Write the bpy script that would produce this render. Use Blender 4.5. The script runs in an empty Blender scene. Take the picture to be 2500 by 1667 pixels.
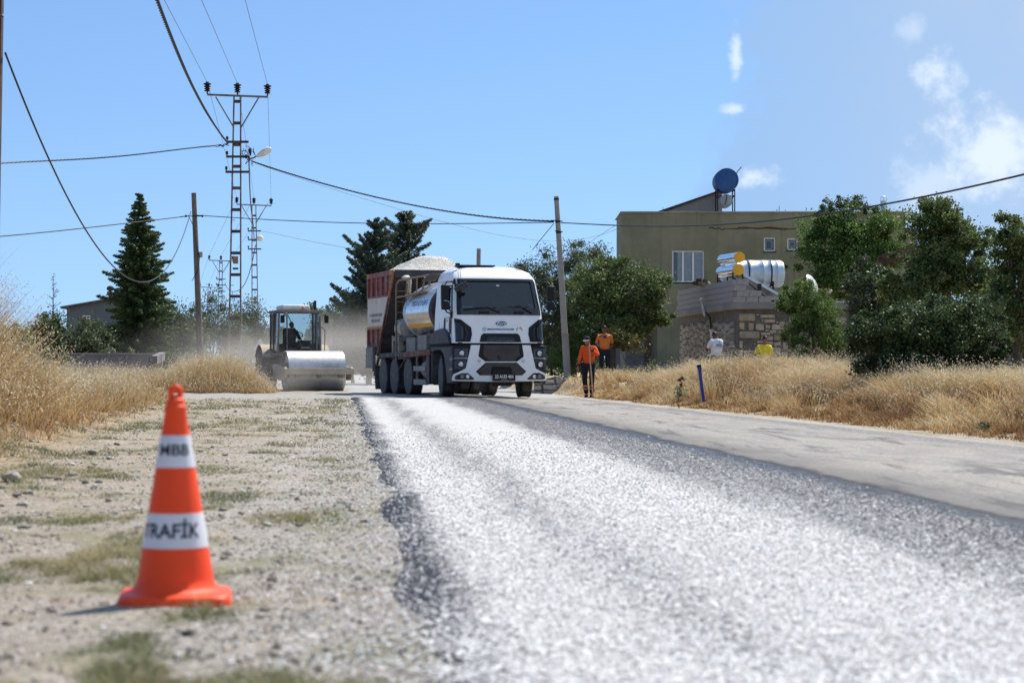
import bpy, bmesh, math, random
import numpy as np
from mathutils import Vector, Matrix, noise
R = math.radians
rng = np.random.default_rng(7)
random.seed(7)
S = bpy.context.scene
COL = S.collection

# ------------------------------------------------------------------ camera
CAMH = 0.765
cam_d = bpy.data.cameras.new('camera')
cam = bpy.data.objects.new('camera', cam_d); COL.objects.link(cam)
cam.location = (0, 0, CAMH); cam.rotation_euler = (R(90), 0, 0)
cam_d.lens = 70; cam_d.sensor_width = 36; cam_d.shift_y = 0.025
cam_d.clip_start = 0.1; cam_d.clip_end = 9000
cam_d.dof.use_dof = True; cam_d.dof.focus_distance = 49; cam_d.dof.aperture_fstop = 4.0
S.camera = cam

# ------------------------------------------------------------------ sun and sky
SUN_AZ, SUN_EL = R(36), R(55)          # azimuth from +Y towards +X
sd = bpy.data.lights.new('sun', 'SUN'); sd.energy = 4.4; sd.angle = R(0.53); sd.color = (1, .955, .88)
sun = bpy.data.objects.new('sun', sd); COL.objects.link(sun)
sdir = Vector((math.sin(SUN_AZ)*math.cos(SUN_EL), math.cos(SUN_AZ)*math.cos(SUN_EL), math.sin(SUN_EL)))
sun.rotation_euler = sdir.to_track_quat('Z', 'Y').to_euler()
sun.location = (30, 40, 60)
W = bpy.data.worlds.new('World'); S.world = W; W.use_nodes = True
wn = W.node_tree.nodes; wl = W.node_tree.links
for n in list(wn): wn.remove(n)
def N(t, **kw):
    n = wn.new(t)
    for k, v in kw.items(): setattr(n, k, v)
    return n
def M2(op, a, b=None, c=None, clamp=False):
    n = wn.new('ShaderNodeMath'); n.operation = op; n.use_clamp = clamp
    for i, v in enumerate((a, b, c)):
        if v is None: continue
        if isinstance(v, (int, float)): n.inputs[i].default_value = v
        else: wl.new(v, n.inputs[i])
    return n.outputs[0]
out = N('ShaderNodeOutputWorld'); bg = N('ShaderNodeBackground'); bg.inputs['Strength'].default_value = 0.125
sky = N('ShaderNodeTexSky'); sky.sky_type = 'NISHITA'; sky.sun_disc = False
sky.sun_elevation = SUN_EL; sky.sun_rotation = SUN_AZ
sky.air_density = 1.0; sky.dust_density = 0.35; sky.ozone_density = 2.4; sky.altitude = 900
geo = N('ShaderNodeNewGeometry'); sep = N('ShaderNodeSeparateXYZ')
tc = N('ShaderNodeTexCoord'); wl.new(tc.outputs['Generated'], sep.inputs[0])
# the clear band close to the horizon: the sky is read a little higher up than it stands
zz = M2('ADD', M2('MULTIPLY', sep.outputs[2], 1.6), 0.16)
cmb = N('ShaderNodeCombineXYZ'); wl.new(sep.outputs[0], cmb.inputs[0]); wl.new(sep.outputs[1], cmb.inputs[1]); wl.new(zz, cmb.inputs[2])
nrm = N('ShaderNodeVectorMath', operation='NORMALIZE'); wl.new(cmb.outputs[0], nrm.inputs[0])
wl.new(nrm.outputs[0], sky.inputs['Vector'])
# clouds: azimuth and elevation in degrees
az = M2('MULTIPLY', M2('ARCTAN2', sep.outputs[0], sep.outputs[1]), 57.2958)
el = M2('MULTIPLY', M2('ARCSINE', sep.outputs[2]), 57.2958)
cv = N('ShaderNodeCombineXYZ'); wl.new(az, cv.inputs[0]); wl.new(el, cv.inputs[1])
def noise_n(scale, detail, rough=.55, off=0, sx=1, sy=1, dist=0):
    mp = N('ShaderNodeMapping'); mp.inputs['Scale'].default_value = (sx, sy, 1); mp.inputs['Location'].default_value = (off, off*.7, off)
    wl.new(cv.outputs[0], mp.inputs[0])
    n = N('ShaderNodeTexNoise'); n.inputs['Scale'].default_value = scale; n.inputs['Detail'].default_value = detail
    n.inputs['Roughness'].default_value = rough; n.inputs['Distortion'].default_value = dist
    wl.new(mp.outputs[0], n.inputs[0]); return n.outputs[0]
def sstep(v, a, b):
    n = N('ShaderNodeMapRange'); n.interpolation_type = 'SMOOTHSTEP'
    n.inputs[1].default_value = a; n.inputs[2].default_value = b
    wl.new(v, n.inputs[0]); return n.outputs[0]
n1 = noise_n(.30, 7, .6); n2 = noise_n(1.1, 8, .62, 5)
# veil edge line: az = 4.8 at the foot, bulging right at el 6, back left at the top
wave = M2('MULTIPLY', M2('SINE', M2('MULTIPLY', el, .62)), -0.55)
edge = M2('ADD', M2('ADD', M2('MULTIPLY', M2('ABSOLUTE', M2('SUBTRACT', el, 4.2)), .28), 4.7), wave)
d = M2('SUBTRACT', az, edge)
d = M2('ADD', d, M2('MULTIPLY', M2('SUBTRACT', n2, .5), 3.4))
d = M2('ADD', d, M2('MULTIPLY', M2('SUBTRACT', n1, .5), 3.2))
veil = sstep(d, -.45, 1.3)
veil2 = M2('MULTIPLY', veil, M2('ADD', M2('MULTIPLY', n1, .35), .66), clamp=True)
veil2 = M2('MULTIPLY', veil2, sstep(el, .4, 4.0))
puffs = None
for (pa, pe, ra, re, am) in ((6.42, 8.85, .22, .80, .8), (6.35, 7.35, .42, .2, .85), (7.0, 5.42, .75, .36, .9), (12.0, 8.2, .75, .7, .8), (13.6, 5.9, 1.9, 1.35, .85), (11.4, 9.4, .5, .5, .4), (12.0, 5.2, 1.2, .8, .5), (-60, 14, 9, 4, .7), (75, 18, 12, 5, .8), (150, 16, 14, 5, .7), (-130, 20, 12, 5, .7)):
    a = M2('DIVIDE', M2('SUBTRACT', az, pa), ra); b = M2('DIVIDE', M2('SUBTRACT', el, pe), re)
    r2 = M2('SQRT', M2('ADD', M2('MULTIPLY', a, a), M2('MULTIPLY', b, b)))
    v = M2('MULTIPLY', sstep(M2('ADD', r2, M2('MULTIPLY', M2('SUBTRACT', n2, .5), 3.0)), 1.25, .05), am)
    puffs = v if puffs is None else M2('MAXIMUM', puffs, v)
vc = N('ShaderNodeMix', data_type='RGBA'); vc.inputs['A'].default_value = (2.0, 3.12, 4.75, 1); vc.inputs['B'].default_value = (2.75, 3.5, 4.6, 1); wl.new(M2('MULTIPLY', sstep(az, 6, 15), M2('ADD', M2('MULTIPLY', n1, .9), .4), clamp=True), vc.inputs['Factor'])
mx1 = N('ShaderNodeMix', data_type='RGBA'); wl.new(vc.outputs['Result'], mx1.inputs['B'])
tintn = N('ShaderNodeMix', data_type='RGBA', blend_type='MULTIPLY'); tintn.inputs['Factor'].default_value = 1; tintn.inputs['B'].default_value = (.84, .98, 1.03, 1); wl.new(sky.outputs[0], tintn.inputs['A'])
wl.new(M2('MULTIPLY', veil2, .92), mx1.inputs['Factor']); hz_ = N('ShaderNodeMix', data_type='RGBA'); hz_.inputs['B'].default_value = (2.7, 3.75, 4.9, 1); wl.new(M2('MULTIPLY', M2('EXPONENT', M2('MULTIPLY', M2('ABSOLUTE', el), -.22)), .55), hz_.inputs['Factor']); wl.new(tintn.outputs['Result'], hz_.inputs['A'])
wl.new(hz_.outputs['Result'], mx1.inputs['A'])
mx2 = N('ShaderNodeMix', data_type='RGBA'); mx2.inputs['B'].default_value = (4.9, 5.5, 6.3, 1)
wl.new(puffs, mx2.inputs['Factor']); wl.new(mx1.outputs['Result'], mx2.inputs['A'])
wl.new(mx2.outputs['Result'], bg.inputs['Color']); wl.new(bg.outputs[0], out.inputs[0])
S.view_settings.view_transform = 'Standard'; S.view_settings.look = 'None'
S.view_settings.exposure = 0.52; S.view_settings.gamma = 1; S.view_settings.use_curve_mapping = False
S.cycles.max_bounces = 8; S.cycles.transparent_max_bounces = 12; S.cycles.diffuse_bounces = 3; S.cycles.volume_bounces = 1
S.cycles.use_denoising = True; S.cycles.caustics_reflective = False; S.cycles.caustics_refractive = False
S.cycles.sample_clamp_indirect = 6

# ------------------------------------------------------------------ helpers
F = 4861.0
def at(px, py, Y):                      # survey point: where the photograph's sight line meets the depth Y
    return Vector(((px-1250)/F*Y, Y, CAMH+(896-py)/F*Y))
def link(o, parent=None):
    COL.objects.link(o)
    if parent is not None: o.parent = parent
    return o
def props(o, label=None, cat=None, group=None, kind=None):
    if label: o['label'] = label
    if cat: o['category'] = cat
    if group: o['group'] = group
    if kind: o['kind'] = kind
    return o
def empty(name, loc, rz=0, label=None, cat=None, group=None):
    o = bpy.data.objects.new(name, None); o.empty_display_size = .3
    o.location = loc; o.rotation_euler = (0, 0, rz); link(o)
    return props(o, label, cat, group)
class MB:
    def __init__(s): s.v = []; s.f = []; s.mi = []; s.cur = 0
    def add(s, vs, fs):
        b = len(s.v); s.v += [tuple(v) for v in vs]; s.f += [tuple(i+b for i in f) for f in fs]; s.mi += [s.cur]*len(fs); return s
    def box(s, c, d, rz=0, rx=0, ry=0):
        m = Matrix.Rotation(rz, 3, 'Z') @ Matrix.Rotation(ry, 3, 'Y') @ Matrix.Rotation(rx, 3, 'X')
        vs = [Vector(c)+m @ Vector((x*d[0]/2, y*d[1]/2, z*d[2]/2)) for x in (-1, 1) for y in (-1, 1) for z in (-1, 1)]
        return s.add(vs, [(0,1,3,2),(4,6,7,5),(0,4,5,1),(2,3,7,6),(0,2,6,4),(1,5,7,3)])
    def bar(s, a, b, w, h=None, up=(0, 0, 1)):
        a, b = Vector(a), Vector(b); h = h or w; t = (b-a).normalized()
        x = t.cross(Vector(up))
        if x.length < 1e-3: x = t.cross(Vector((0, 1, 0)))
        x.normalize(); y = x.cross(t).normalized(); vs = []
        for p in (a, b):
            for i, j in ((-1,-1),(1,-1),(1,1),(-1,1)): vs.append(p+x*(i*w/2)+y*(j*h/2))
        return s.add(vs, [(0,1,2,3),(7,6,5,4),(0,4,5,1),(1,5,6,2),(2,6,7,3),(3,7,4,0)])
    def tube(s, pts, r, n=8, cap=True):
        pts = [Vector(p) for p in pts]; m = len(pts); rs = r if isinstance(r, (list, tuple)) else [r]*m
        vs = []; px = None
        for i, p in enumerate(pts):
            t = (pts[min(i+1, m-1)]-pts[max(i-1, 0)]).normalized()
            if px is None:
                px = t.cross(Vector((0, 0, 1)))
                if px.length < .05: px = t.cross(Vector((0, 1, 0)))
            px = (px-t*px.dot(t)).normalized(); py = t.cross(px)
            for k in range(n):
                a = 2*math.pi*k/n; vs.append(p+(px*math.cos(a)+py*math.sin(a))*rs[i])
        fs = [(i*n+k, i*n+(k+1) % n, (i+1)*n+(k+1) % n, (i+1)*n+k) for i in range(m-1) for k in range(n)]
        if cap: fs += [tuple(reversed(range(n))), tuple(range((m-1)*n, m*n))]
        return s.add(vs, fs)
    def lathe(s, prof, n=24, c=(0, 0, 0), axis='Z', m=None, cap=True):   # prof: (radius, height)
        vs = []
        for r, h in prof:
            for k in range(n):
                a = 2*math.pi*k/n; p = Vector((r*math.cos(a), r*math.sin(a), h))
                if axis == 'X': p = Vector((p.z, p.x, p.y))
                if axis == 'Y': p = Vector((p.x, p.z, p.y))
                if m is not None: p = m @ p
                vs.append(p+Vector(c))
        q = len(prof)
        fs = [(i*n+k, i*n+(k+1) % n, (i+1)*n+(k+1) % n, (i+1)*n+k) for i in range(q-1) for k in range(n)]
        if cap: fs += [tuple(reversed(range(n))), tuple(range((q-1)*n, q*n))]
        return s.add(vs, fs)
    def prism(s, poly, d0, d1, plane='xz'):   # polygon pushed from d0 to d1 along the plane's normal
        def P(p, d): return (p[0], d, p[1]) if plane == 'xz' else ((d, p[0], p[1]) if plane == 'yz' else (p[0], p[1], d))
        n = len(poly); vs = [P(p, d0) for p in poly]+[P(p, d1) for p in poly]
        return s.add(vs, [tuple(range(n)), tuple(reversed(range(n, 2*n)))]+[(i, (i+1) % n, n+(i+1) % n, n+i) for i in range(n)])
    def build(s, name, mat, parent=None, smooth=0, bevel=0, loc=None, rz=0, seg=2):
        me = bpy.data.meshes.new(name); me.from_pydata(s.v, [], s.f)
        bm = bmesh.new(); bm.from_mesh(me)
        if len(bm.faces) < 60000: bmesh.ops.recalc_face_normals(bm, faces=bm.faces[:])
        bm.to_mesh(me); bm.free()
        for m in (mat if isinstance(mat, (list, tuple)) else [mat]): me.materials.append(m)
        if isinstance(mat, (list, tuple)): me.polygons.foreach_set('material_index', s.mi)
        o = bpy.data.objects.new(name, me); link(o, parent)
        if loc is not None: o.location = loc
        o.rotation_euler = (0, 0, rz)
        if smooth:
            me.shade_smooth()
            try: me.set_sharp_from_angle(angle=R(smooth))
            except Exception: pass
        if bevel:
            b = o.modifiers.new('bevel', 'BEVEL'); b.width = bevel; b.segments = seg; b.limit_method = 'ANGLE'; b.angle_limit = R(35)
        return o
def copy_obj(o, parent=None, loc=None, rot=None, label=None, scale=None):
    c = o.copy(); COL.objects.link(c)
    if parent is not None: c.parent = parent
    if loc is not None: c.location = loc
    if rot is not None: c.rotation_euler = rot
    if scale is not None: c.scale = scale
    if label: c['label'] = label
    return c

# ------------------------------------------------------------------ materials
def new_mat(name):
    m = bpy.data.materials.new(name); m.use_nodes = True; nt = m.node_tree
    for n in list(nt.nodes): nt.nodes.remove(n)
    o = nt.nodes.new('ShaderNodeOutputMaterial'); return m, nt, o
class G:                                  # small node-graph writer
    def __init__(s, name): s.m, s.nt, s.o = new_mat(name)
    def n(s, t, **kw):
        x = s.nt.nodes.new(t)
        for k, v in kw.items(): setattr(x, k, v)
        return x
    def set(s, sock, v):
        if v is None: return
        if isinstance(v, (int, float)): sock.default_value = v
        elif isinstance(v, tuple): sock.default_value = (v+(1,))[:4] if len(sock.default_value) == 4 else v
        else: s.nt.links.new(v, sock)
    def math(s, op, a, b=None, c=None, clamp=False):
        x = s.n('ShaderNodeMath', operation=op, use_clamp=clamp)
        for i, v in enumerate((a, b, c)): s.set(x.inputs[i], v)
        return x.outputs[0]
    def pos(s): return s.n('ShaderNodeNewGeometry').outputs['Position']
    def obj(s): return s.n('ShaderNodeTexCoord').outputs['Object']
    def xyz(s, v):
        x = s.n('ShaderNodeSeparateXYZ'); s.set(x.inputs[0], v); return x.outputs
    def noise(s, vec, scale, detail=5, rough=.6, sc=None, dist=0, color=False):
        if sc:
            mp = s.n('ShaderNodeMapping'); mp.inputs['Scale'].default_value = sc; s.set(mp.inputs[0], vec); vec = mp.outputs[0]
        x = s.n('ShaderNodeTexNoise'); s.set(x.inputs['Vector'], vec); x.inputs['Scale'].default_value = scale
        x.inputs['Detail'].default_value = detail; x.inputs['Roughness'].default_value = rough; x.inputs['Distortion'].default_value = dist
        return x.outputs[1 if color else 0]
    def vor(s, vec, scale, out='Distance', feat='F1', rnd=1):
        x = s.n('ShaderNodeTexVoronoi', feature=feat); s.set(x.inputs['Vector'], vec); x.inputs['Scale'].default_value = scale
        x.inputs['Randomness'].default_value = rnd; return x.outputs[out]
    def ss(s, v, a, b, c=0, d=1):
        x = s.n('ShaderNodeMapRange', interpolation_type='SMOOTHSTEP')
        for i, q in enumerate((v, a, b, c, d)): s.set(x.inputs[i], q)
        return x.outputs[0]
    def mix(s, f, a, b, bt='MIX'):
        x = s.n('ShaderNodeMix', data_type='RGBA', blend_type=bt); s.set(x.inputs['Factor'], f); s.set(x.inputs['A'], a); s.set(x.inputs['B'], b); return x.outputs['Result']
    def ramp(s, f, stops):
        x = s.n('ShaderNodeValToRGB'); e = x.color_ramp.elements
        while len(e) < len(stops): e.new(.5)
        for i, (p, c) in enumerate(stops): e[i].position = p; e[i].color = (*c, 1)
        s.set(x.inputs[0], f); return x.outputs[0]
    def bump(s, h, strength=.5, dist=.01, nrm=None):
        x = s.n('ShaderNodeBump'); x.inputs['Strength'].default_value = strength; x.inputs['Distance'].default_value = dist
        s.set(x.inputs['Height'], h); s.set(x.inputs['Normal'], nrm); return x.outputs[0]
    def attr(s, name): return s.n('ShaderNodeAttribute', attribute_name=name).outputs['Fac']
    def bsdf(s, color, rough=.6, metal=0, normal=None, spec=.5, coat=0, trans=0, ior=1.45):
        x = s.n('ShaderNodeBsdfPrincipled')
        s.set(x.inputs['Base Color'], color); s.set(x.inputs['Roughness'], rough); s.set(x.inputs['Metallic'], metal)
        s.set(x.inputs['Normal'], normal); s.set(x.inputs['Specular IOR Level'], spec); s.set(x.inputs['Coat Weight'], coat)
        s.set(x.inputs['Transmission Weight'], trans); s.set(x.inputs['IOR'], ior)
        return x.outputs[0]
    def done(s, sh): s.nt.links.new(sh, s.o.inputs['Surface']); return s.m
def plain(name, c, rough=.6, metal=0, var=.18, scale=6, dirt=None, dirt_amt=.4, bump=0, bscale=40, spec=.5, coat=0, dirt_scale=3):
    g = G(name); p = g.obj()
    f = g.noise(p, scale, 6)
    lo = tuple(x*(1-var) for x in c); hi = tuple(min(1, x*(1+var)) for x in c)
    col = g.mix(g.ss(f, .3, .7), lo, hi)
    if dirt:
        d = g.ss(g.noise(p, dirt_scale, 9, .7), .62-dirt_amt*.3, .80-dirt_amt*.3)
        col = g.mix(g.math('MULTIPLY', d, min(1, dirt_amt*1.3)), col, dirt)
    nr = g.bump(g.noise(p, bscale, 6, .7), bump, .02) if bump else None
    rg = g.ss(f, .2, .8, max(0, rough-.08), min(1, rough+.08))
    return g.done(g.bsdf(col, rg, metal, nr, spec, coat))
DUST = (.34, .31, .27)
M = {}
M['white_paint'] = plain('white_paint', (.85, .86, .87), .34, 0, .03, 2, (.60, .58, .54), .05, coat=.15)
M['white_dull'] = plain('white_dull', (.66, .65, .62), .5, 0, .08, 5, (.38, .35, .3), .45)
M['black_plastic'] = plain('black_plastic', (.012, .013, .017), .5, 0, .2, 5, (.06, .06, .06), .18, spec=.3)
M['black_gloss'] = plain('black_gloss', (.012, .013, .018), .15, 0, .1, 5, coat=.6)
M['grey_plastic'] = plain('grey_plastic', (.035, .039, .05), .5, 0, .15, 4, (.12, .11, .10), .4, spec=.35)
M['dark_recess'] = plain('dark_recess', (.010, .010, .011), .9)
M['tyre'] = plain('tyre', (.035, .035, .036), .85, 0, .2, 6, (.15, .14, .125), .55, .4, 30)
M['tyre_wall'] = plain('tyre_wall', (.12, .115, .11), .9, 0, .2, 6, (.17, .155, .14), .5, .3, 30)
M['rim'] = plain('rim', (.19, .17, .155), .8, .2, .2, 6, (.2, .17, .14), .6)
M['chassis'] = plain('chassis', (.07, .068, .068), .75, 0, .25, 5, (.19, .17, .15), .55, .3, 30)
M['grey_box'] = plain('grey_box', (.20, .20, .20), .7, 0, .2, 5, (.28, .25, .22), .5, .2)
M['step_metal'] = plain('step_metal', (.33, .31, .28), .7, .1, .2, 8, (.2, .17, .14), .4)
M['red_paint'] = plain('red_paint', (.23, .060, .060), .65, 0, .2, 5, (.30, .20, .18), .6, .15, 30)
M['red_frame'] = plain('red_frame', (.16, .025, .025), .65, 0, .25, 6, (.22, .17, .15), .55)
M['orange_trim'] = plain('orange_trim', (.42, .20, .075), .65, 0, .3, 12, (.25, .16, .12), .5)
M['yellow_rail'] = plain('yellow_rail', (.33, .19, .065), .65, 0, .3, 14, (.20, .17, .14), .8, dirt_scale=9)
M['body_white'] = plain('body_white', (.62, .58, .52), .65, 0, .06, 2, (.42, .37, .31), .5)
M['bulkhead'] = plain('bulkhead', (.055, .052, .056), .7, 0, .3, 4, (.12, .10, .09), .5, .2)
M['pipe_grey'] = plain('pipe_grey', (.42, .41, .38), .5, .6, .2, 10, (.2, .15, .1), .3)
M['glass_lamp'] = plain('glass_lamp', (.62, .64, .66), .12, .75, .25, 40, spec=.8)
M['amber'] = plain('amber', (.8, .22, .04), .25)
M['blue_badge'] = plain('blue_badge', (.012, .035, .13), .2, 0, .05, 4, coat=.6)
M['blue_strip'] = plain('blue_strip', (.02, .11, .34), .4, 0, .05)
M['chrome'] = plain('chrome', (.85, .86, .88), .12, 1, .03)
M['ink'] = plain('ink', (.03, .03, .04), .5)
M['ink_faded'] = plain('ink_faded', (.14, .13, .13), .6)
M['letter_white'] = plain('letter_white', (.82, .82, .82), .4)
M['red_mark'] = plain('red_mark', (.7, .06, .08), .4)
M['crest_blue'] = plain('crest_blue', (.25, .42, .6), .4)
def tank_mat():
    g = G('polished_steel'); p = g.obj(); x = g.xyz(p)
    n = g.noise(p, 1.2, 3, .5, (1, .25, 1)); ft = g.noise(p, 7, 8, .7)
    band = g.math('MULTIPLY', g.math('GREATER_THAN', x[2], -.40), g.math('LESS_THAN', x[2], -.31))
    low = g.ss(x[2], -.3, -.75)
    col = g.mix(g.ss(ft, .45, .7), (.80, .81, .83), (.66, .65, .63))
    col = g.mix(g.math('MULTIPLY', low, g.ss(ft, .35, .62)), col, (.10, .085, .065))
    met = g.ss(ft, .42, .7, .85, .6)
    return g.done(g.bsdf(col, g.ss(ft, .3, .75, .12, .34), met, g.bump(n, .22, .05)))
M['polished_steel'] = tank_mat()
M['galvanised'] = plain('galvanised', (.50, .57, .64), .42, .6, .12, 5, (.4, .36, .3), .15)
def metal_drum():
    g = G('drum_steel'); p = g.obj(); x = g.xyz(p)
    n = g.noise(p, 60, 4, .8); m = g.noise(p, 3, 6)
    sp = g.ss(g.noise(p, 28, 3, .9), .52, .62)
    c = g.mix(sp, (.60, .60, .61), (.36, .35, .34)); c = g.mix(g.ss(m, .4, .7), c, (.42, .40, .37))
    return g.done(g.bsdf(c, g.ss(m, .3, .7, .32, .5), .65, g.bump(n, .35, .01)))
M['drum_steel'] = metal_drum()
M['roller_frame'] = plain('roller_frame', (.45, .38, .29), .7, 0, .2, 6, (.30, .24, .18), .55, .3, 20)
M['roller_body'] = plain('roller_body', (.17, .16, .15), .75, 0, .2, 5, (.26, .22, .18), .6)
def glass_mat(name, tint, clear, rough=.02):
    g = G(name); t = g.n('ShaderNodeBsdfTransparent'); t.inputs[0].default_value = (*tint, 1)
    d = g.bsdf((.02, .035, .04), .35)
    gl = g.n('ShaderNodeBsdfGlossy'); gl.inputs['Roughness'].default_value = rough; gl.inputs['Color'].default_value = (.92, .97, 1, 1)
    m1 = g.n('ShaderNodeMixShader'); m1.inputs[0].default_value = 1-clear; g.set(m1.inputs[1], t.outputs[0]); g.set(m1.inputs[2], d)
    fr = g.n('ShaderNodeFresnel'); fr.inputs[0].default_value = 1.5
    m2 = g.n('ShaderNodeMixShader'); g.set(m2.inputs[0], g.math('ADD', fr.outputs[0], .03)); g.set(m2.inputs[1], m1.outputs[0]); g.set(m2.inputs[2], gl.outputs[0])
    return g.done(m2.outputs[0])
M['windscreen'] = glass_mat('windscreen', (.46, .56, .56), .82)
M['cab_glass'] = glass_mat('cab_glass', (.90, .95, .95), .96)
M['window_glass'] = glass_mat('window_glass', (.86, .9, .92), .95, .22)
def leafy(name, stops, trans=.45, rough=.55):
    g = G(name); c = g.ramp(g.attr('tint'), stops)
    d = g.bsdf(c, rough, spec=.35)
    t = g.n('ShaderNodeBsdfTranslucent'); g.set(t.inputs[0], g.mix(.5, c, (.30, .38, .05), 'ADD'))
    mx = g.n('ShaderNodeMixShader'); mx.inputs[0].default_value = trans*.6; g.set(mx.inputs[1], d); g.set(mx.inputs[2], t.outputs[0])
    return g.done(mx.outputs[0])
def leafy2(name, stops, trans=.3, rough=.5, spec=.4):
    g = G(name); c = g.ramp(g.attr('tint'), stops)
    d = g.bsdf(c, rough, spec=spec)
    t = g.n('ShaderNodeBsdfTranslucent'); g.set(t.inputs[0], c)
    mx = g.n('ShaderNodeMixShader'); mx.inputs[0].default_value = trans; g.set(mx.inputs[1], d); g.set(mx.inputs[2], t.outputs[0])
    return g.done(mx.outputs[0])
M['leaf_apple'] = leafy2('leaf_apple', [(0, (.030, .052, .018)), (.35, (.10, .15, .048)), (.8, (.19, .245, .085)), (1, (.26, .28, .17))], .32, .55, .3)
M['leaf_olive'] = leafy2('leaf_olive', [(0, (.050, .070, .032)), (.5, (.115, .150, .072)), (1, (.22, .24, .14))], .25, .5)
M['leaf_green'] = leafy2('leaf_green', [(0, (.028, .062, .015)), (.45, (.080, .155, .034)), (.85, (.15, .24, .060)), (1, (.20, .18, .05))], .38, .55, .3)
M['leaf_dark'] = leafy2('leaf_dark', [(0, (.020, .036, .014)), (.5, (.064, .100, .038)), (.85, (.13, .18, .066)), (1, (.18, .22, .10))], .3, .55, .3)
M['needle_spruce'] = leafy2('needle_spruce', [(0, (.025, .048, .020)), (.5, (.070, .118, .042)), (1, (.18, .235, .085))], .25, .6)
M['needle_cedar'] = leafy2('needle_cedar', [(0, (.028, .045, .032)), (.5, (.080, .112, .076)), (1, (.16, .20, .14))], .2, .6)
M['leaf_autumn'] = leafy2('leaf_autumn', [(0, (.05, .07, .02)), (.5, (.12, .12, .03)), (1, (.28, .17, .05))], .3, .5)
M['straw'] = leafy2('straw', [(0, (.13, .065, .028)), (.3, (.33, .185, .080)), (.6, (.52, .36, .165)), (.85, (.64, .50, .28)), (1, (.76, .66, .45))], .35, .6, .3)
M['oat_heads'] = leafy2('oat_heads', [(0, (.42, .33, .19)), (.5, (.66, .58, .40)), (1, (.86, .80, .64))], .35, .6, .3)
M['tuft_green'] = leafy2('tuft_green', [(0, (.10, .12, .05)), (.5, (.19, .20, .09)), (.8, (.34, .29, .15)), (1, (.46, .38, .22))], .3, .6, .3)
def bark(name, a, b, sc=(8, 8, 1.2)):
    g = G(name); p = g.obj(); n = g.noise(p, 5, 8, .7, sc)
    return g.done(g.bsdf(g.mix(g.ss(n, .35, .68), a, b), .9, 0, g.bump(n, .8, .03)))
M['bark'] = bark('bark', (.05, .04, .032), (.17, .145, .12))
M['bark_dark'] = bark('bark_dark', (.025, .02, .016), (.07, .055, .045))
M['pole_wood'] = bark('pole_wood', (.10, .082, .064), (.27, .235, .20), (14, 14, .7))
M['concrete_pole'] = plain('concrete_pole', (.31, .285, .255), .85, 0, .15, 3, (.20, .18, .16), .4, .4, 25)
M['rusty_steel'] = plain('rusty_steel', (.075, .048, .038), .8, .2, .35, 5, (.22, .20, .18), .35, .3, 30)
M['worn_steel'] = plain('worn_steel', (.20, .185, .17), .7, .3, .25, 3, (.095, .045, .028), .6, .2, dirt_scale=1.2)
M['insulator'] = plain('insulator', (.022, .014, .016), .25, 0, .1)
M['cable'] = plain('cable', (.014, .014, .015), .6)
M['wire'] = plain('wire', (.12, .12, .13), .5, .5)
M['lamp_white'] = plain('lamp_white', (.80, .80, .78), .35)
M['skin'] = plain('skin', (.30, .145, .09), .5, 0, .1, 20)
M['skin_dark'] = plain('skin_dark', (.16, .07, .045), .5, 0, .1, 20)
M['hair'] = plain('hair', (.012, .009, .008), .6)
M['hair_grey'] = plain('hair_grey', (.35, .34, .33), .7)
M['cloth_orange'] = plain('cloth_orange', (.80, .105, .012), .85, 0, .08, 8, bump=.3, bscale=12)
M['cloth_orange_pale'] = plain('cloth_orange_pale', (.62, .17, .035), .85, 0, .1, 8, bump=.3, bscale=12)
M['cloth_grey'] = plain('cloth_grey', (.05, .052, .062), .85, 0, .1, 8)
M['cloth_navy'] = plain('cloth_navy', (.010, .012, .022), .9, 0, .15, 8, bump=.3, bscale=12)
M['cloth_white'] = plain('cloth_white', (.74, .76, .82), .85, 0, .04, 8, bump=.3, bscale=12)
M['cloth_yellow'] = plain('cloth_yellow', (.80, .62, .02), .85, 0, .06, 8, bump=.3, bscale=12)
M['reflective'] = plain('reflective', (.62, .25, .13), .5)
M['cap_white'] = plain('cap_white', (.60, .58, .66), .8)
M['wood_handle'] = plain('wood_handle', (.50, .34, .22), .6, 0, .1, 20)
M['olive_plaster'] = None
def plaster(name, a, b, stain, lowstain=True, blot=.5):
    g = G(name); p = g.pos(); n = g.noise(p, .7, 8, .62); fine = g.noise(p, 14, 5, .7); st = g.noise(p, 1.2, 7, .65, (2.5, 2.5, .25))
    c = g.mix(g.ss(n, .35, .7), a, b); c = g.mix(g.math('MULTIPLY', g.ss(st, .5, .72), blot), c, stain)
    c = g.mix(g.math('MULTIPLY', g.ss(fine, .3, .8), .12), c, (.1, .1, .08))
    return g.done(g.bsdf(c, .9, 0, g.bump(fine, .35, .02)))
M['olive_plaster'] = plaster('olive_plaster', (.178, .180, .115), (.25, .245, .165), (.11, .118, .08))
M['grey_plaster'] = plaster('grey_plaster', (.26, .245, .215), (.37, .34, .30), (.16, .145, .13))
M['blue_wall'] = plaster('blue_wall', (.13, .155, .175), (.17, .195, .215), (.10, .12, .135))
M['cement'] = plaster('cement', (.23, .215, .20), (.32, .30, .275), (.15, .135, .12))
M['garden_wall'] = plaster('garden_wall', (.21, .20, .21), (.29, .27, .27), (.15, .14, .14))
M['concrete_block'] = plain('concrete_block', (.34, .325, .31), .92, 0, .2, 2.2, (.20, .18, .165), .4, .5, 25)
M['mortar'] = plain('mortar', (.155, .14, .125), .95, 0, .3, 4, bump=.6, bscale=14)
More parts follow.
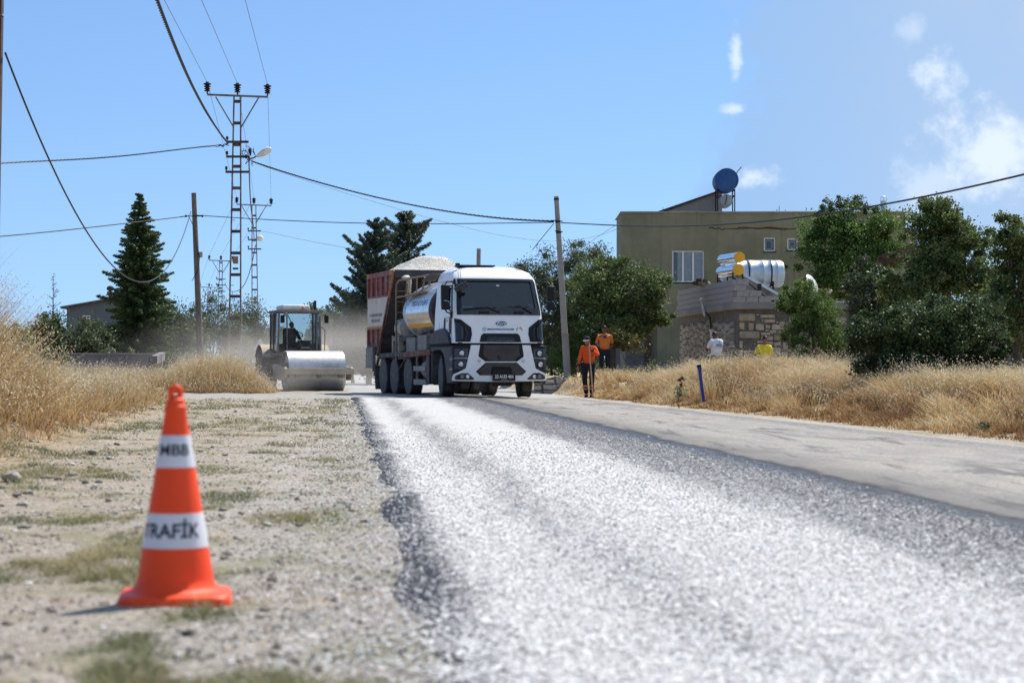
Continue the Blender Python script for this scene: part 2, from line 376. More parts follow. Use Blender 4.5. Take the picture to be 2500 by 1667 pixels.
def stone_mat(name, stops, sc=1):
    g = G(name); oi = g.n('ShaderNodeObjectInfo'); p = g.obj(); n = g.noise(p, 7*sc, 8, .7)
    c = g.ramp(oi.outputs['Random'], stops); c = g.mix(g.ss(n, .35, .75), c, g.mix(.5, c, (.12, .10, .085)))
    return g.done(g.bsdf(c, .9, 0, g.bump(n, .7, .03)))
M['stone_tan'] = stone_mat('stone_tan', [(0, (.44, .355, .25)), (.5, (.58, .475, .335)), (1, (.60, .53, .43))])
M['stone_pale'] = stone_mat('stone_pale', [(0, (.30, .265, .215)), (.5, (.41, .365, .295)), (1, (.52, .46, .38))])
M['rock'] = stone_mat('rock', [(0, (.36, .33, .29)), (.5, (.46, .43, .38)), (1, (.56, .53, .48))], .6)
M['blue_drum'] = plain('blue_drum', (.012, .075, .25), .45, 0, .15, 5, (.35, .4, .45), .12)
M['blue_pipe'] = plain('blue_pipe', (.012, .035, .22), .3, 0, .1)
M['tank_grey'] = plain('tank_grey', (.33, .36, .37), .6)
M['yellow_cap'] = plain('yellow_cap', (.80, .40, .015), .5, 0, .04)
M['solar_glass'] = plain('solar_glass', (.34, .37, .41), .35, .3, .15, 12)
M['pvc'] = plain('pvc', (.72, .70, .68), .45)
M['upvc'] = plain('upvc', (.72, .73, .75), .4, 0, .04)
M['curtain'] = plain('curtain', (.80, .82, .86), .9, 0, .12, 9)
M['brick_red'] = plain('brick_red', (.16, .055, .035), .9, 0, .3, 20)
M['rust_dark'] = plain('rust_dark', (.035, .024, .02), .8, .2)
M['wood_dark'] = plain('wood_dark', (.065, .042, .032), .8, 0, .3, 12)
M['sign_back'] = plain('sign_back', (.42, .47, .52), .5, .4)
M['door_maroon'] = plain('door_maroon', (.10, .03, .025), .7)
def cone_mat():
    return plain('cone_orange', (.93, .074, .014), .45, 0, .05, 6, (.50, .07, .03), .28, .15, 60, spec=.3, dirt_scale=9)
M['cone_orange'] = cone_mat()
M['cone_white'] = plain('cone_white', (.70, .69, .73), .45, 0, .05, 8, (.4, .37, .36), .25)

# ------------------------------------------------------------------ terrain
def XL(y): return .3-.085*y
def XR(y): return 7.99-.111*y
def sm(x, a=0., b=1.):
    t = np.clip((x-a)/(b-a), 0, 1); return t*t*(3-2*t)
_tab = rng.random((256, 256))
def vnoise(x, y):
    xi = np.floor(x).astype(int); yi = np.floor(y).astype(int); fx = x-xi; fy = y-yi
    fx = fx*fx*(3-2*fx); fy = fy*fy*(3-2*fy)
    g = lambda i, j: _tab[(xi+i) % 256, (yi+j) % 256]
    return (g(0,0)*(1-fx)+g(1,0)*fx)*(1-fy)+(g(0,1)*(1-fx)+g(1,1)*fx)*fy
def fbm(x, y, o=4):
    t = 0; a = .5; s = 1
    for i in range(o): t = t+a*vnoise(x*s+17*i, y*s+31*i); a *= .5; s *= 2.03
    return t/(1-.5**o)
def terrain(x, y, under=True):
    x = np.asarray(x, float); y = np.asarray(y, float)
    u = x-XL(y); v = x-XR(y); w = XR(y)-XL(y)
    road = -.10*sm(u/np.maximum(w, .5), .4, 1)
    z = road.copy()
    near = np.clip(1-(y-60)/60, 0, 1)
    xb = -2.0-.115*y
    left = (.34-.10*sm(y, 20, 30))*sm(xb-x, 0, 1.5)*(1-sm(y, 43, 47))*sm(y, 2, 8)
    left = left*(1+.5*(fbm(x*1.3, y*.9)-.5))
    xb2 = -7.4-.13*(y-60)
    left2 = .25*sm(xb2-x, 0, 1.2)*sm(y, 57.5, 59.5)
    wv = 2.3-1.7*sm(y, 58, 64)
    right = (.28+.22*sm(y, 57, 63))*sm((v-.45)/wv)*(1+.35*(fbm(x*.8+9, y*.8)-.5))
    right = right-.26*sm(v, 3.4, 4.8)*sm(y, 52, 57)*(1-sm(y, 90, 110))+(.34*np.exp(-((x-6.6)/1.7)**2-((y-48)/4)**2)+.16*np.exp(-((x-4.6)/1.3)**2-((y-49)/4)**2))*sm(v, .5, 2)
    off = np.where(u < 0, sm(-u, 0, 1.2), sm(v, 0, 1.0))
    rough = (fbm(x*2.2, y*2.2, 5)-.5)*.085*off+(fbm(x*9, y*9, 3)-.5)*.02*off
    lump = (fbm(x*3.1+5, y*3.1, 4)-.5)*.16*sm(xb-x, -.9, .2)*(y < 46)
    z = z+left+left2+right+rough+lump
    if under: z = z-.045*sm(u, .0, .35)*sm(-v, .0, .35)
    return z
def tz(x, y): return float(terrain(np.array([x]), np.array([y]))[0])
def axis(fine0, fine1, step, lo, hi, k=1.35):
    a = list(np.arange(fine0, fine1+1e-6, step)); s = step; p = a[-1]
    while p < hi: s *= k; p += s; a.append(p)
    s = step; p = a[0]; b = []
    while p > lo: s *= k; p -= s; b.append(p)
    return np.array(b[::-1]+a)
def fast_mesh(name, verts, faces, mat, parent=None, attrs=None, smooth=False, mi=None):
    """verts (N,3) and faces (M,k) as arrays; one object."""
    me = bpy.data.meshes.new(name); verts = np.asarray(verts, np.float32); faces = np.asarray(faces, np.int32)
    me.vertices.add(len(verts)); me.vertices.foreach_set('co', verts.ravel())
    m, k = faces.shape
    me.loops.add(m*k); me.loops.foreach_set('vertex_index', faces.ravel())
    me.polygons.add(m); me.polygons.foreach_set('loop_start', np.arange(0, m*k, k, dtype=np.int32))
    for an, av in (attrs or {}).items():
        a = me.attributes.new(an, 'FLOAT', 'POINT'); a.data.foreach_set('value', np.asarray(av, np.float32))
    me.materials.append(mat); me.update(calc_edges=True)
    if smooth: me.shade_smooth()
    o = bpy.data.objects.new(name, me); link(o, parent); return o
def grid_faces(nx, ny):
    i = np.arange(nx*ny).reshape(ny, nx)
    return np.stack([i[:-1, :-1].ravel(), i[:-1, 1:].ravel(), i[1:, 1:].ravel(), i[1:, :-1].ravel()], 1)

def ground_material():
    g = G('dry_ground'); p = g.pos(); x, y, z = g.xyz(p)
    u = g.math('SUBTRACT', g.math('ADD', x, g.math('MULTIPLY', y, .085)), .3)
    v = g.math('SUBTRACT', g.math('ADD', x, g.math('MULTIPLY', y, .111)), 7.99)
    n0 = g.noise(p, .9, 8, .65); n1 = g.noise(p, 6, 8, .7); n2 = g.noise(p, 45, 6, .75); n3 = g.noise(p, 160, 4, .8)
    dirt = g.mix(g.ss(n1, .3, .72), (.20, .150, .105), (.41, .335, .255))
    peb = g.vor(p, 60, 'Color'); pb = g.xyz(peb)
    stone = g.mix(pb[0], (.24, .205, .17), (.62, .56, .48))
    grav = g.mix(g.ss(n2, .4, .6), dirt, stone)
    grey = g.mix(pb[1], (.20, .19, .175), (.66, .62, .57))
    # grey loose chippings towards the road
    gz = g.ss(g.math('ADD', u, g.math('MULTIPLY', g.math('SUBTRACT', n0, .5), 1.8)), -1.9, -.35)
    c = g.mix(g.math('MULTIPLY', gz, g.ss(n2, .32, .62)), grav, grey)
    # patches of low growth and trampled straw
    pt = g.noise(p, 1.6, 7, .65, (1, .8, 1))
    c = g.mix(g.math('MULTIPLY', g.ss(pt, .49, .63), .70), c, g.mix(g.ss(n2, .3, .7), (.12, .13, .06), (.33, .30, .17)))
    pt2 = g.noise(p, 1.1, 7, .65, (1.2, .8, 1), 3)
    c = g.mix(g.math('MULTIPLY', g.ss(pt2, .55, .70), .6), c, (.44, .31, .16))
    # straw litter on the banks
    strawc = g.mix(g.ss(n2, .3, .7), (.34, .22, .10), (.60, .46, .24))
    rb = g.ss(v, .15, .9); lb = g.ss(g.math('ADD', x, g.math('MULTIPLY', y, .115)), -1.75, -2.6)
    c = g.mix(g.math('MULTIPLY', g.math('MAXIMUM', rb, lb), g.ss(n1, .3, .6)), c, strawc)
    # side track of grey gravel
    tr = g.math('MULTIPLY', g.ss(y, 46.5, 49.5), g.ss(y, 58.5, 57))
    tr = g.math('MULTIPLY', tr, g.ss(x, -1, -3)); tr = g.math('MULTIPLY', tr, .85)
    c = g.mix(g.math('MULTIPLY', g.math('MULTIPLY', lb, g.ss(n1, .68, .40)), .75), c, (.16, .112, .078))
    c = g.mix(tr, c, g.mix(pb[0], (.24, .23, .215), (.50, .48, .45)))
    c = g.mix(g.math('MULTIPLY', g.ss(n3, .45, .7), .25), c, (.10, .085, .065))
    far = g.ss(y, 110, 240); c = g.mix(far, c, (.26, .23, .15))
    h = g.math('ADD', g.math('MULTIPLY', g.vor(p, 60, 'Distance'), -.6), g.math('MULTIPLY', n2, .8))
    return g.done(g.bsdf(c, .95, 0, g.bump(g.math('ADD', h, g.math('MULTIPLY', n1, 1.2)), .9, .018), .25))
M['ground'] = ground_material()
gx = axis(-17, 18, .22, -3500, 3500); gy = axis(2.5, 70, .22, -300, 6000)
XX, YY = np.meshgrid(gx, gy)
ZZ = terrain(XX, YY)
ZZ = np.where((YY > 130) | (YY < -8) | (np.abs(XX) > 60), np.minimum(ZZ, .15)-.02, ZZ)
ground = fast_mesh('ground', np.stack([XX.ravel(), YY.ravel(), ZZ.ravel()], 1), grid_faces(len(gx), len(gy)), M['ground'], smooth=True)
props(ground, 'dry stony ground with patches of straw and low green growth', None, None, 'structure')

def road_material():
    g = G('road_surface'); p = g.pos(); x, y, z = g.xyz(p)
    u = g.math('SUBTRACT', g.math('ADD', x, g.math('MULTIPLY', y, .085)), .3)
    n0 = g.noise(p, 1.4, 6, .6, (1.6, .45, 1)); nl = g.noise(p, 1.0, 5, .6, (5, .12, 1)); nf = g.noise(p, 30, 5, .75); nm = g.noise(p, 9, 6, .7)
    uj = g.math('ADD', u, g.math('MULTIPLY', g.math('SUBTRACT', n0, .5), .38))
    uj = g.math('ADD', uj, g.math('MULTIPLY', g.math('SUBTRACT', nm, .5), .22))
    left = g.ss(uj, -.02, .27)
    right = g.ss(uj, 3.0, 2.62, .0, 1)
    sparse = g.math('SUBTRACT', 1, g.math('MULTIPLY', g.math('MULTIPLY', g.ss(uj, 1.85, 2.45), .72), 1))
    def gauss(c, wd, a):
        t = g.math('DIVIDE', g.math('SUBTRACT', uj, c), wd)
        return g.math('MULTIPLY', g.math('EXPONENT', g.math('MULTIPLY', g.math('MULTIPLY', t, t), -1)), a)
    dips = g.math('ADD', gauss(.74, .22, .48), gauss(2.05, .2, .45))
    dips = g.math('MULTIPLY', dips, g.ss(g.math('ADD', g.math('MULTIPLY', nl, .5), g.math('MULTIPLY', nm, .5)), .36, .52))
    cov = g.math('SUBTRACT', g.math('MULTIPLY', sparse, g.ss(nm, .25, .5, g.ss(y, 12, 26, .84, .76), g.ss(y, 12, 26, .97, .90))), dips)  # coverage drops with distance: darker colour stands in for the stones' relief shading
    cov = g.math('MULTIPLY', g.math('MULTIPLY', cov, left), right)
    end = g.ss(g.math('ADD', y, g.math('MULTIPLY', n0, 2)), 51.5, 49.5); cov = g.math('MULTIPLY', cov, end)
    cell = g.xyz(g.vor(p, 85, 'Color')); dist = g.vor(p, 85, 'Distance')
    chip = g.math('LESS_THAN', cell[0], g.math('MAXIMUM', cov, 0))
    chipc = g.mix(cell[1], (.40, .39, .375), (.84, .82, .79))
    chipc = g.mix(g.math('MULTIPLY', g.ss(dist, .3, .62), .25), chipc, (.25, .25, .26))
    # old, sun-bleached asphalt
    oa = g.mix(g.ss(nf, .33, .66), (.17, .16, .15), (.46, .43, .39))
    oa = g.mix(g.ss(n0, .30, .60), g.mix(.4, oa, (.15, .15, .15)), oa)
    oa = g.mix(g.math('MULTIPLY', g.ss(g.noise(p, .45, 5, .6, (1, .5, 1), 2), .45, .62), .5), oa, g.mix(g.ss(nf, .3, .7), (.24, .21, .18), (.50, .46, .40)))
    oa = g.mix(g.math('MULTIPLY', g.ss(g.noise(p, 90, 3, .8), .52, .62), .5), oa, (.07, .068, .066))
    oa = g.mix(g.math('MULTIPLY', g.ss(g.noise(p, 1.3, 6, .65, (3, .22, 1), .5), .56, .64), .6), oa, (.085, .082, .08))
    oa = g.mix(g.math('MULTIPLY', g.ss(g.noise(p, .9, 6, .6, (1, .35, 1), 1), .55, .66), .75), oa, (.09, .088, .09))
    vv = g.math('SUBTRACT', g.math('ADD', x, g.math('MULTIPLY', y, .111)), 7.99)
    oa = g.mix(g.math('MULTIPLY', g.math('MULTIPLY', g.ss(vv, -.95, -.45), g.ss(vv, -.05, -.3)), .7), oa, g.mix(g.ss(nf, .35, .6), (.08, .08, .08), (.27, .265, .26)))
    oa = g.mix(g.math('MULTIPLY', g.ss(vv, -.25, .05), g.ss(nm, .3, .6)), oa, (.44, .38, .30))
    fargrav = g.mix(cell[0], (.24, .24, .23), (.52, .51, .50))
    oa = g.mix(g.math('MULTIPLY', g.ss(y, 51, 56), .85), oa, fargrav)
    tar = g.mix(g.ss(nf, .4, .7), (.013, .014, .018), (.035, .037, .044))
    wet = g.math('MULTIPLY', g.ss(uj, 3.16, 3.04), g.ss(uj, -.32, -.18)); wet = g.math('MULTIPLY', wet, end)
    halo = g.math('MULTIPLY', g.ss(uj, 4.1, 3.0), .72)
    base = g.mix(g.math('MULTIPLY', g.math('MULTIPLY', halo, end), g.ss(nf, .2, .7)), oa, (.05, .05, .055))
    base = g.mix(wet, base, tar)
    c = g.mix(chip, base, chipc)
    shiny = g.math('MULTIPLY', wet, g.math('SUBTRACT', 1, chip))
    line = g.math('MULTIPLY', g.math('MULTIPLY', g.ss(uj, 2.72, 2.90), g.ss(uj, 3.08, 2.98)), g.math('MULTIPLY', end, g.ss(nm, .42, .6, .15, .8)))
    rough = g.math('SUBTRACT', .93, g.math('MULTIPLY', shiny, g.math('ADD', .25, g.math('MULTIPLY', line, .42))))
    h = g.math('ADD', g.math('MULTIPLY', chip, g.math('SUBTRACT', 1, dist)), g.math('MULTIPLY', nf, .35))
    return g.done(g.bsdf(c, rough, 0, g.bump(h, .8, .007), g.math('ADD', .12, g.math('MULTIPLY', line, .45))))
M['road'] = road_material()
ru = np.concatenate([np.linspace(0, 1, 33)])
ry = axis(1.5, 70, .5, -40, 900, 1.3)
rv = []
for yy in ry:
    jl = (fbm(np.array([yy*.9]), np.array([3.3]), 4)[0]-.5)*.35; jr = (fbm(np.array([yy*.8]), np.array([8.3]), 4)[0]-.5)*.4
    w0, w1 = XL(yy)-.22+jl, XR(yy)+.25+jr
    if yy > 63: w1 = w0+(7.99-.111*63)-(.3-.085*63)+.4
    for t in ru:
        xx = w0+(w1-w0)*t; rv.append((xx, yy, 0))
rv = np.array(rv)
rz = terrain(rv[:, 0], rv[:, 1], False); edge = np.tile(np.where((ru < .001) | (ru > .999), -.03, .008), len(ry))
edge = np.where(np.tile((ru > .02) & (ru < .98), len(ry)), .012, edge)
rv[:, 2] = np.where(rv[:, 1] > 80, np.maximum(rz, -.02)*0+.03-.06*np.tile(ru, len(ry)), rz+edge)
road = fast_mesh('road', rv, grid_faces(len(ru), len(ry)), M['road'], smooth=True)
props(road, 'road with a fresh strip of white chippings on wet tar beside old grey asphalt', None, None, 'structure')

# loose stones: points that carry instanced pebbles
def pebbles(name, pts, rad, mat, label, flat=.62, sub=1):
    me = bpy.data.meshes.new(name); me.vertices.add(len(pts)); me.vertices.foreach_set('co', np.asarray(pts, np.float32).ravel())
    a = me.attributes.new('size', 'FLOAT', 'POINT'); a.data.foreach_set('value', np.asarray(rad, np.float32))
    o = bpy.data.objects.new(name, me); link(o); props(o, label, None, None, 'stuff')
    ng = bpy.data.node_groups.new(name, 'GeometryNodeTree')
    ng.interface.new_socket('Geometry', in_out='INPUT', socket_type='NodeSocketGeometry')
    ng.interface.new_socket('Geometry', in_out='OUTPUT', socket_type='NodeSocketGeometry')
    n = ng.nodes; l = ng.links
    gi = n.new('NodeGroupInput'); go = n.new('NodeGroupOutput'); iop = n.new('GeometryNodeInstanceOnPoints')
    ico = n.new('GeometryNodeMeshIcoSphere'); ico.inputs['Radius'].default_value = 1; ico.inputs['Subdivisions'].default_value = sub
    na = n.new('GeometryNodeInputNamedAttribute'); na.data_type = 'FLOAT'; na.inputs['Name'].default_value = 'size'
    rs = n.new('FunctionNodeRandomValue'); rs.data_type = 'FLOAT_VECTOR'; rs.inputs[0].default_value = (.7, .6, .22+flat*.15); rs.inputs[1].default_value = (1.3, 1.1, .22+flat*.6)
    vm = n.new('ShaderNodeVectorMath'); vm.operation = 'SCALE'
    rr = n.new('FunctionNodeRandomValue'); rr.data_type = 'FLOAT_VECTOR'; rr.inputs[0].default_value = (-.35, -.35, 0); rr.inputs[1].default_value = (.35, .35, 6.28)
    sm_ = n.new('GeometryNodeSetMaterial'); sm_.inputs['Material'].default_value = mat
    l.new(gi.outputs[0], iop.inputs['Points']); l.new(ico.outputs[0], sm_.inputs[0]); l.new(sm_.outputs[0], iop.inputs['Instance'])
    l.new(rs.outputs[0], vm.inputs[0]); l.new(na.outputs[0], vm.inputs['Scale']); l.new(vm.outputs[0], iop.inputs['Scale'])
    l.new(rr.outputs[0], iop.inputs['Rotation']); l.new(iop.outputs[0], go.inputs[0])
    md = o.modifiers.new('stones', 'NODES'); md.node_group = ng
    return o
def chip_mat(name, stops, rough=.8):
    g = G(name); oi = g.n('ShaderNodeObjectInfo'); return g.done(g.bsdf(g.ramp(oi.outputs['Random'], stops), rough, spec=.3))
M['chips'] = chip_mat('chips', [(0, (.30, .29, .275)), (.2, (.60, .585, .56)), (.7, (.80, .78, .75)), (1, (.88, .86, .83))])
M['pebble'] = chip_mat('pebble', [(0, (.10, .09, .085)), (.4, (.27, .23, .19)), (.8, (.46, .41, .35)), (1, (.74, .72, .68))])
def frustum_pts(n, y0, y1, u0, u1, pw=2.0):
    """random points in road coordinates inside the camera's sight, thinner with distance"""
    t = rng.random(n); y = (y0**(1-pw)+(y1**(1-pw)-y0**(1-pw))*t)**(1/(1-pw)) if pw != 1 else y0*(y1/y0)**t
    u = u0+(u1-u0)*rng.random(n); x = u+XL(y)
    k = (np.abs(x) < .262*y+.5); return x[k], y[k], u[k]
x, y, u = frustum_pts(120000, 4.2, 26, -.5, 3.05, 2.2)
nn = fbm(x*1.7+3, y*.55, 4)-.5; uj = u+nn*.5+(fbm(x*8, y*8, 2)-.5)*.25
cov = sm(uj, -.05, .28)*(1-.82*sm(uj, 1.85, 2.5))*(1-.93*sm(uj, 2.65, 3.05))
cov = cov-(.58*np.exp(-((uj-.74)/.22)**2)+.35*np.exp(-((uj-2.0)/.16)**2))*sm(fbm(x*3, y*.8, 4), .32, .50)
cl = fbm(x*22, y*22, 2); k = rng.random(len(x)) < cov*(.55+.9*cl)*(1-sm(y, 15, 26))
x, y = x[k], y[k]; r = (.0045+.004*rng.random(len(x)))*(1+.035*np.maximum(y-8, 0))
z = terrain(x, y, False)+.012+r*.35
pebbles('white_chippings', np.stack([x, y, z], 1), r, M['chips'], 'fresh white stone chippings spread over the tar', .22)
x, y, u = frustum_pts(150000, 4.2, 45, -6.5, .15, 1.8)
dens = .25+.75*sm(fbm(x*1.5, y*1.2, 4), .38, .62); dens = np.maximum(dens, sm(u, -1.6, -.3)); k = rng.random(len(x)) < dens
x, y, u = x[k], y[k], u[k]; r = (.0025+.008*rng.random(len(x))**3.0+.016*(rng.random(len(x)) > .992))*(1+.03*np.maximum(y-8, 0))
z = terrain(x, y)+r*.2
pebbles('loose_gravel', np.stack([x, y, z], 1), r, M['pebble'], 'loose grey and tan gravel on the dirt shoulder')
x, y, u = frustum_pts(15000, 4.2, 40, -.9, .4, 1.8)
k = rng.random(len(x)) < sm(u, -1.0, .1)**2; x, y = x[k], y[k]; r = (.004+.004*rng.random(len(x)))*(1+.03*np.maximum(y-8, 0))
pebbles('scattered_gravel', np.stack([x, y, terrain(x, y)+.012+r*.3], 1), r, M['chips'], 'stray white chippings spilled beside the road edge')

# ------------------------------------------------------------------ grass
def grass(name, x, y, h, w, lean, mat, label, tint, zoff=0, bend=.5, wind=(0, 0)):
    n = len(x); z = terrain(x, y)-.01+zoff
    a = rng.random(n)*2*np.pi; fa = rng.random(n)*2*np.pi     # lean direction, face direction
    lx = np.cos(a)*lean*h+wind[0]*h; ly = np.sin(a)*lean*h+wind[1]*h
    wx = np.cos(fa)*w/2; wy = np.sin(fa)*w/2
    b = np.stack([x, y, z], 1); W3 = np.stack([wx, wy, wx*0], 1)
    mid = b+np.stack([lx*.35, ly*.35, h*.55], 1); tip = b+np.stack([lx, ly, h*(1-.25*bend)], 1)
    V = np.stack([b-W3, b+W3, mid+W3*.8, mid-W3*.8, tip+W3*.25, tip-W3*.25], 1).reshape(-1, 3)
    i = np.arange(n)[:, None]*6
    Fc = np.concatenate([i+np.array([[0, 1, 2, 3]]), i+np.array([[3, 2, 4, 5]])], 0)
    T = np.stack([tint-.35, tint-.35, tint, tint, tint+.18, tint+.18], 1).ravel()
    o = fast_mesh(name, V, Fc, mat, attrs={'tint': np.clip(T, 0, 1)})
    props(o, label, None, None, 'stuff'); return tip
def heads(name, tips, s, mat, label, per=3, spread=.05, tint=None):
    n = len(tips)*per; p = np.repeat(tips, per, 0)+rng.normal(0, 1, (n, 3))*np.array([spread, spread, spread*1.3])
    d = rng.normal(0, 1, (n, 3)); d[:, 2] -= .7; d /= np.linalg.norm(d, axis=1)[:, None]
    e = np.cross(d, rng.normal(0, 1, (n, 3))); e /= np.linalg.norm(e, axis=1)[:, None]
    L = (s*(.7+.7*rng.random(n)))[:, None] if np.ndim(s) else s*(.7+.7*rng.random(n))[:, None]
    V = np.stack([p-d*L, p+e*L*.32, p+d*L, p-e*L*.32], 1).reshape(-1, 3)
    T = np.repeat(rng.random(n), 4)
    o = fast_mesh(name, V, np.arange(n*4).reshape(-1, 4), mat, attrs={'tint': T}); props(o, label, None, None, 'stuff')
# left bank
n = 210000; y = 11+34.5*rng.random(n)**1.35; xb = -2.0-.115*y; d = rng.random(n)**.8*(3.2+.10*y); x = xb-.15-d
k = (x > -.262*y-.6-1.5*rng.random(len(x))); x, y, d = x[k], y[k], d[k]
pn = fbm(x*1.1+40, y*.7, 4); pn2 = fbm(x*.6+11, y*.5+7, 3)
cl = fbm(x*3.3, y*2.2+9, 3)
k = rng.random(len(x)) < sm(pn+.5*(cl-.5), .28, .56)*sm(d, -.05, .75); x, y, d, pn, pn2, cl = x[k], y[k], d[k], pn[k], pn2[k], cl[k]
tall = sm(d, .35, 1.7)*(1-sm(y, 20, 31))
h = (.08+.20*sm(d, .1, 1.0)+.10*(1-sm(y, 20, 34))+.95*tall*(.5+.8*pn2))*(.55+.75*rng.random(len(x)))*(.55+.9*cl)
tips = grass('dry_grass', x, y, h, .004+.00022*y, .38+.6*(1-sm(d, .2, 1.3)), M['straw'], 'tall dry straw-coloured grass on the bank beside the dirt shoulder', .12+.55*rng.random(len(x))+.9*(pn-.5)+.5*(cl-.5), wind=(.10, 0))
k = rng.random(len(tips)) < .55*sm(h, .25, .5); heads('oat_grass', tips[k], .0125+.00012*y[k].repeat(3), M['oat_heads'], 'pale dangling wild oat heads above the left bank grass', 3, .045)
# far left grass round the wooden pole
n = 80000; y = 57.8+16*rng.random(n)**1.5; x = -19+12.0*rng.random(n); k = x < -7.35-.13*(y-60)+.4*rng.random(n); x, y = x[k], y[k]
pn = fbm(x*.8, y*.8, 3); k = rng.random(len(x)) < .7*sm(pn+.6*(fbm(x*3, y*3, 3)-.5), .25, .5); x, y, pn = x[k], y[k], pn[k]
edge_ = sm((-7.35-.13*(y-60))-x, -.3, .7)*sm(y, 57.6, 58.8); h = (.10+edge_*(.10+.50*(pn-.2)+(.30*sm(x/y*4861+1250, 410, 450))))*(.5+.8*rng.random(len(x)))*(.5+fbm(x*2.5, y*2.5, 3))
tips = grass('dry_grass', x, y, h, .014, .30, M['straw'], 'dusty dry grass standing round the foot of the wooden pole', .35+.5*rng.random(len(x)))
k = rng.random(len(tips)) < .5; heads('oat_grass', tips[k], .022, M['oat_heads'], 'pale seed heads over the grass by the wooden pole', 3, .10)
# right bank
n = 420000; y = 15+49*rng.random(n)**1.15; v = .35+rng.random(n)**1.1*(6.5+.03*y); x = XR(y)+v
k = (x < .262*y+.8+2.8*rng.random(len(x))); x, y, v = x[k], y[k], v[k]
pn = fbm(x*.9+70, y*.7, 4); pn2 = fbm(x*.5+1, y*.4+3, 3)
cl = fbm(x*2.6+3, y*1.8+9, 4)
k = rng.random(len(x)) < sm(pn+1.3*(cl-.5), .28, .48)*sm(v, .1, 1.2)*(1-.8*sm(y, 58, 62)); x, y, v, pn, pn2, cl = x[k], y[k], v[k], pn[k], pn2[k], cl[k]
h = (.07+.34*sm(v, .3, 2.2))*(.55+.75*pn2+.3)*(.5+.75*rng.random(len(x)))*(1-.35*sm(y, 50, 58))*(.35+1.3*cl)
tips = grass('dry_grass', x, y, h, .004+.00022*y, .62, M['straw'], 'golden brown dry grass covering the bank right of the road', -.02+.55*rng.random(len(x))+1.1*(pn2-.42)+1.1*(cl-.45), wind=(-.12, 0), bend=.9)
k = rng.random(len(tips)) < .30*sm(v, 1.0, 2.4); heads('oat_grass', tips[k], .011+.00012*y[k].repeat(2), M['oat_heads'], 'pale wild oat heads above the grass on the right bank', 2, .05)
def stalks(n, xf, hf, label, label2, per=5):
    x, y, h = xf(n); h = hf(x, y)*(.75+.5*rng.random(len(x)))
    tips = grass('dry_stalks', x, y, h, .003+.00014*y, .30, M['straw'], label, .45+.4*rng.random(len(x)), wind=(.05, 0), bend=.2)
    heads('oat_sprays', tips, .012+.00013*y.repeat(per), M['oat_heads'], label2, per, .065)
def lf(n):
    y = 12+26*rng.random(n)**1.4; d = rng.random(n)*(2.6+.08*y)+.35; x = -2.0-.115*y-d; k = (x > -.262*y-.4) & (fbm(x*1.6+4, y+2, 3) > .46); return x[k], y[k], None
stalks(7000, lf, lambda x, y: .42+.62*sm((-2.0-.115*y)-x, .5, 1.8)*(1-sm(y, 20, 30)), 'tall thin stalks standing above the left bank grass', 'loose pale oat sprays on the tall left stalks')
def rf(n):
    y = 18+40*rng.random(n); v = .9+rng.random(n)*(3.6+.02*y); x = XR(y)+v; k = (x < .262*y+.5) & (fbm(x*1.3+8, y*1.1+5, 3) > .5); return x[k], y[k], None
stalks(13000, rf, lambda x, y: .32+.30*sm(fbm(x*.7, y*.5, 3), .4, .6)+.0*x, 'thin dry stalks rising out of the right bank grass', 'loose pale oat sprays over the right bank', 4)
# weeds and tufts on the shoulder
n = 520000; t = rng.random(n); y = (4.3**-.9+(47**-.9-4.3**-.9)*t)**(1/-.9); u = -6.5+6.4*rng.random(n); x = u+XL(y)
k = np.abs(x) < .262*y+.4; x, y, u = x[k], y[k], u[k]
pa = fbm(x*1.9+20, y*1.1+4, 4); dd = sm(pa, .45, .60)*sm(fbm(x*9, y*9, 3), .3, .6)*sm(np.hypot(x+1.085, y-6.42), .2, .32); dd = dd*(1-sm(u, -.5, -.1)*.8)+.012
k = rng.random(len(x)) < dd; x, y, pa = x[k], y[k], pa[k]
dry = fbm(x*1.2+50, y*.7, 3); h = (.012+.03*sm(pa, .52, .7))*(.5+rng.random(len(x)))*(1+.015*y)
grass('low_grass', x, y, h, .0022+.00022*y, 1.1, M['tuft_green'], 'low green and yellow tufts scattered over the dirt shoulder', np.clip(.20+1.6*(dry-.46)+.35*rng.random(len(x)), 0, 1))

# ------------------------------------------------------------------ plants
def leaves_mesh(P, size, aspect=.55, droop=0., outward=None, tint=None, spike=False):
    n = len(P); d = rng.normal(0, 1, (n, 3))
    if outward is not None: d = d*.8+outward*1.1
    d[:, 2] -= droop; d /= np.linalg.norm(d, axis=1)[:, None]+1e-9
    e = np.cross(d, rng.normal(0, 1, (n, 3))); e /= np.linalg.norm(e, axis=1)[:, None]+1e-9
    L = (size*(.6+.8*rng.random(n)))[:, None]
    q = np.cross(d, e)*.18*L
    V = np.stack([P-d*L*.5, P+e*L*aspect*.5+q, P+d*L*.5, P-e*L*aspect*.5+q], 1).reshape(-1, 3)
    return V
def foliage(name, P, size, mat, parent, aspect=.55, droop=0., outward=None, tint=None):
    n = len(P); V = leaves_mesh(P, size, aspect, droop, outward)
    t = rng.random(n) if tint is None else tint
    return fast_mesh(name, V, np.arange(4*n).reshape(-1, 4), mat, parent, {'tint': np.repeat(np.clip(t, 0, 1), 4)})
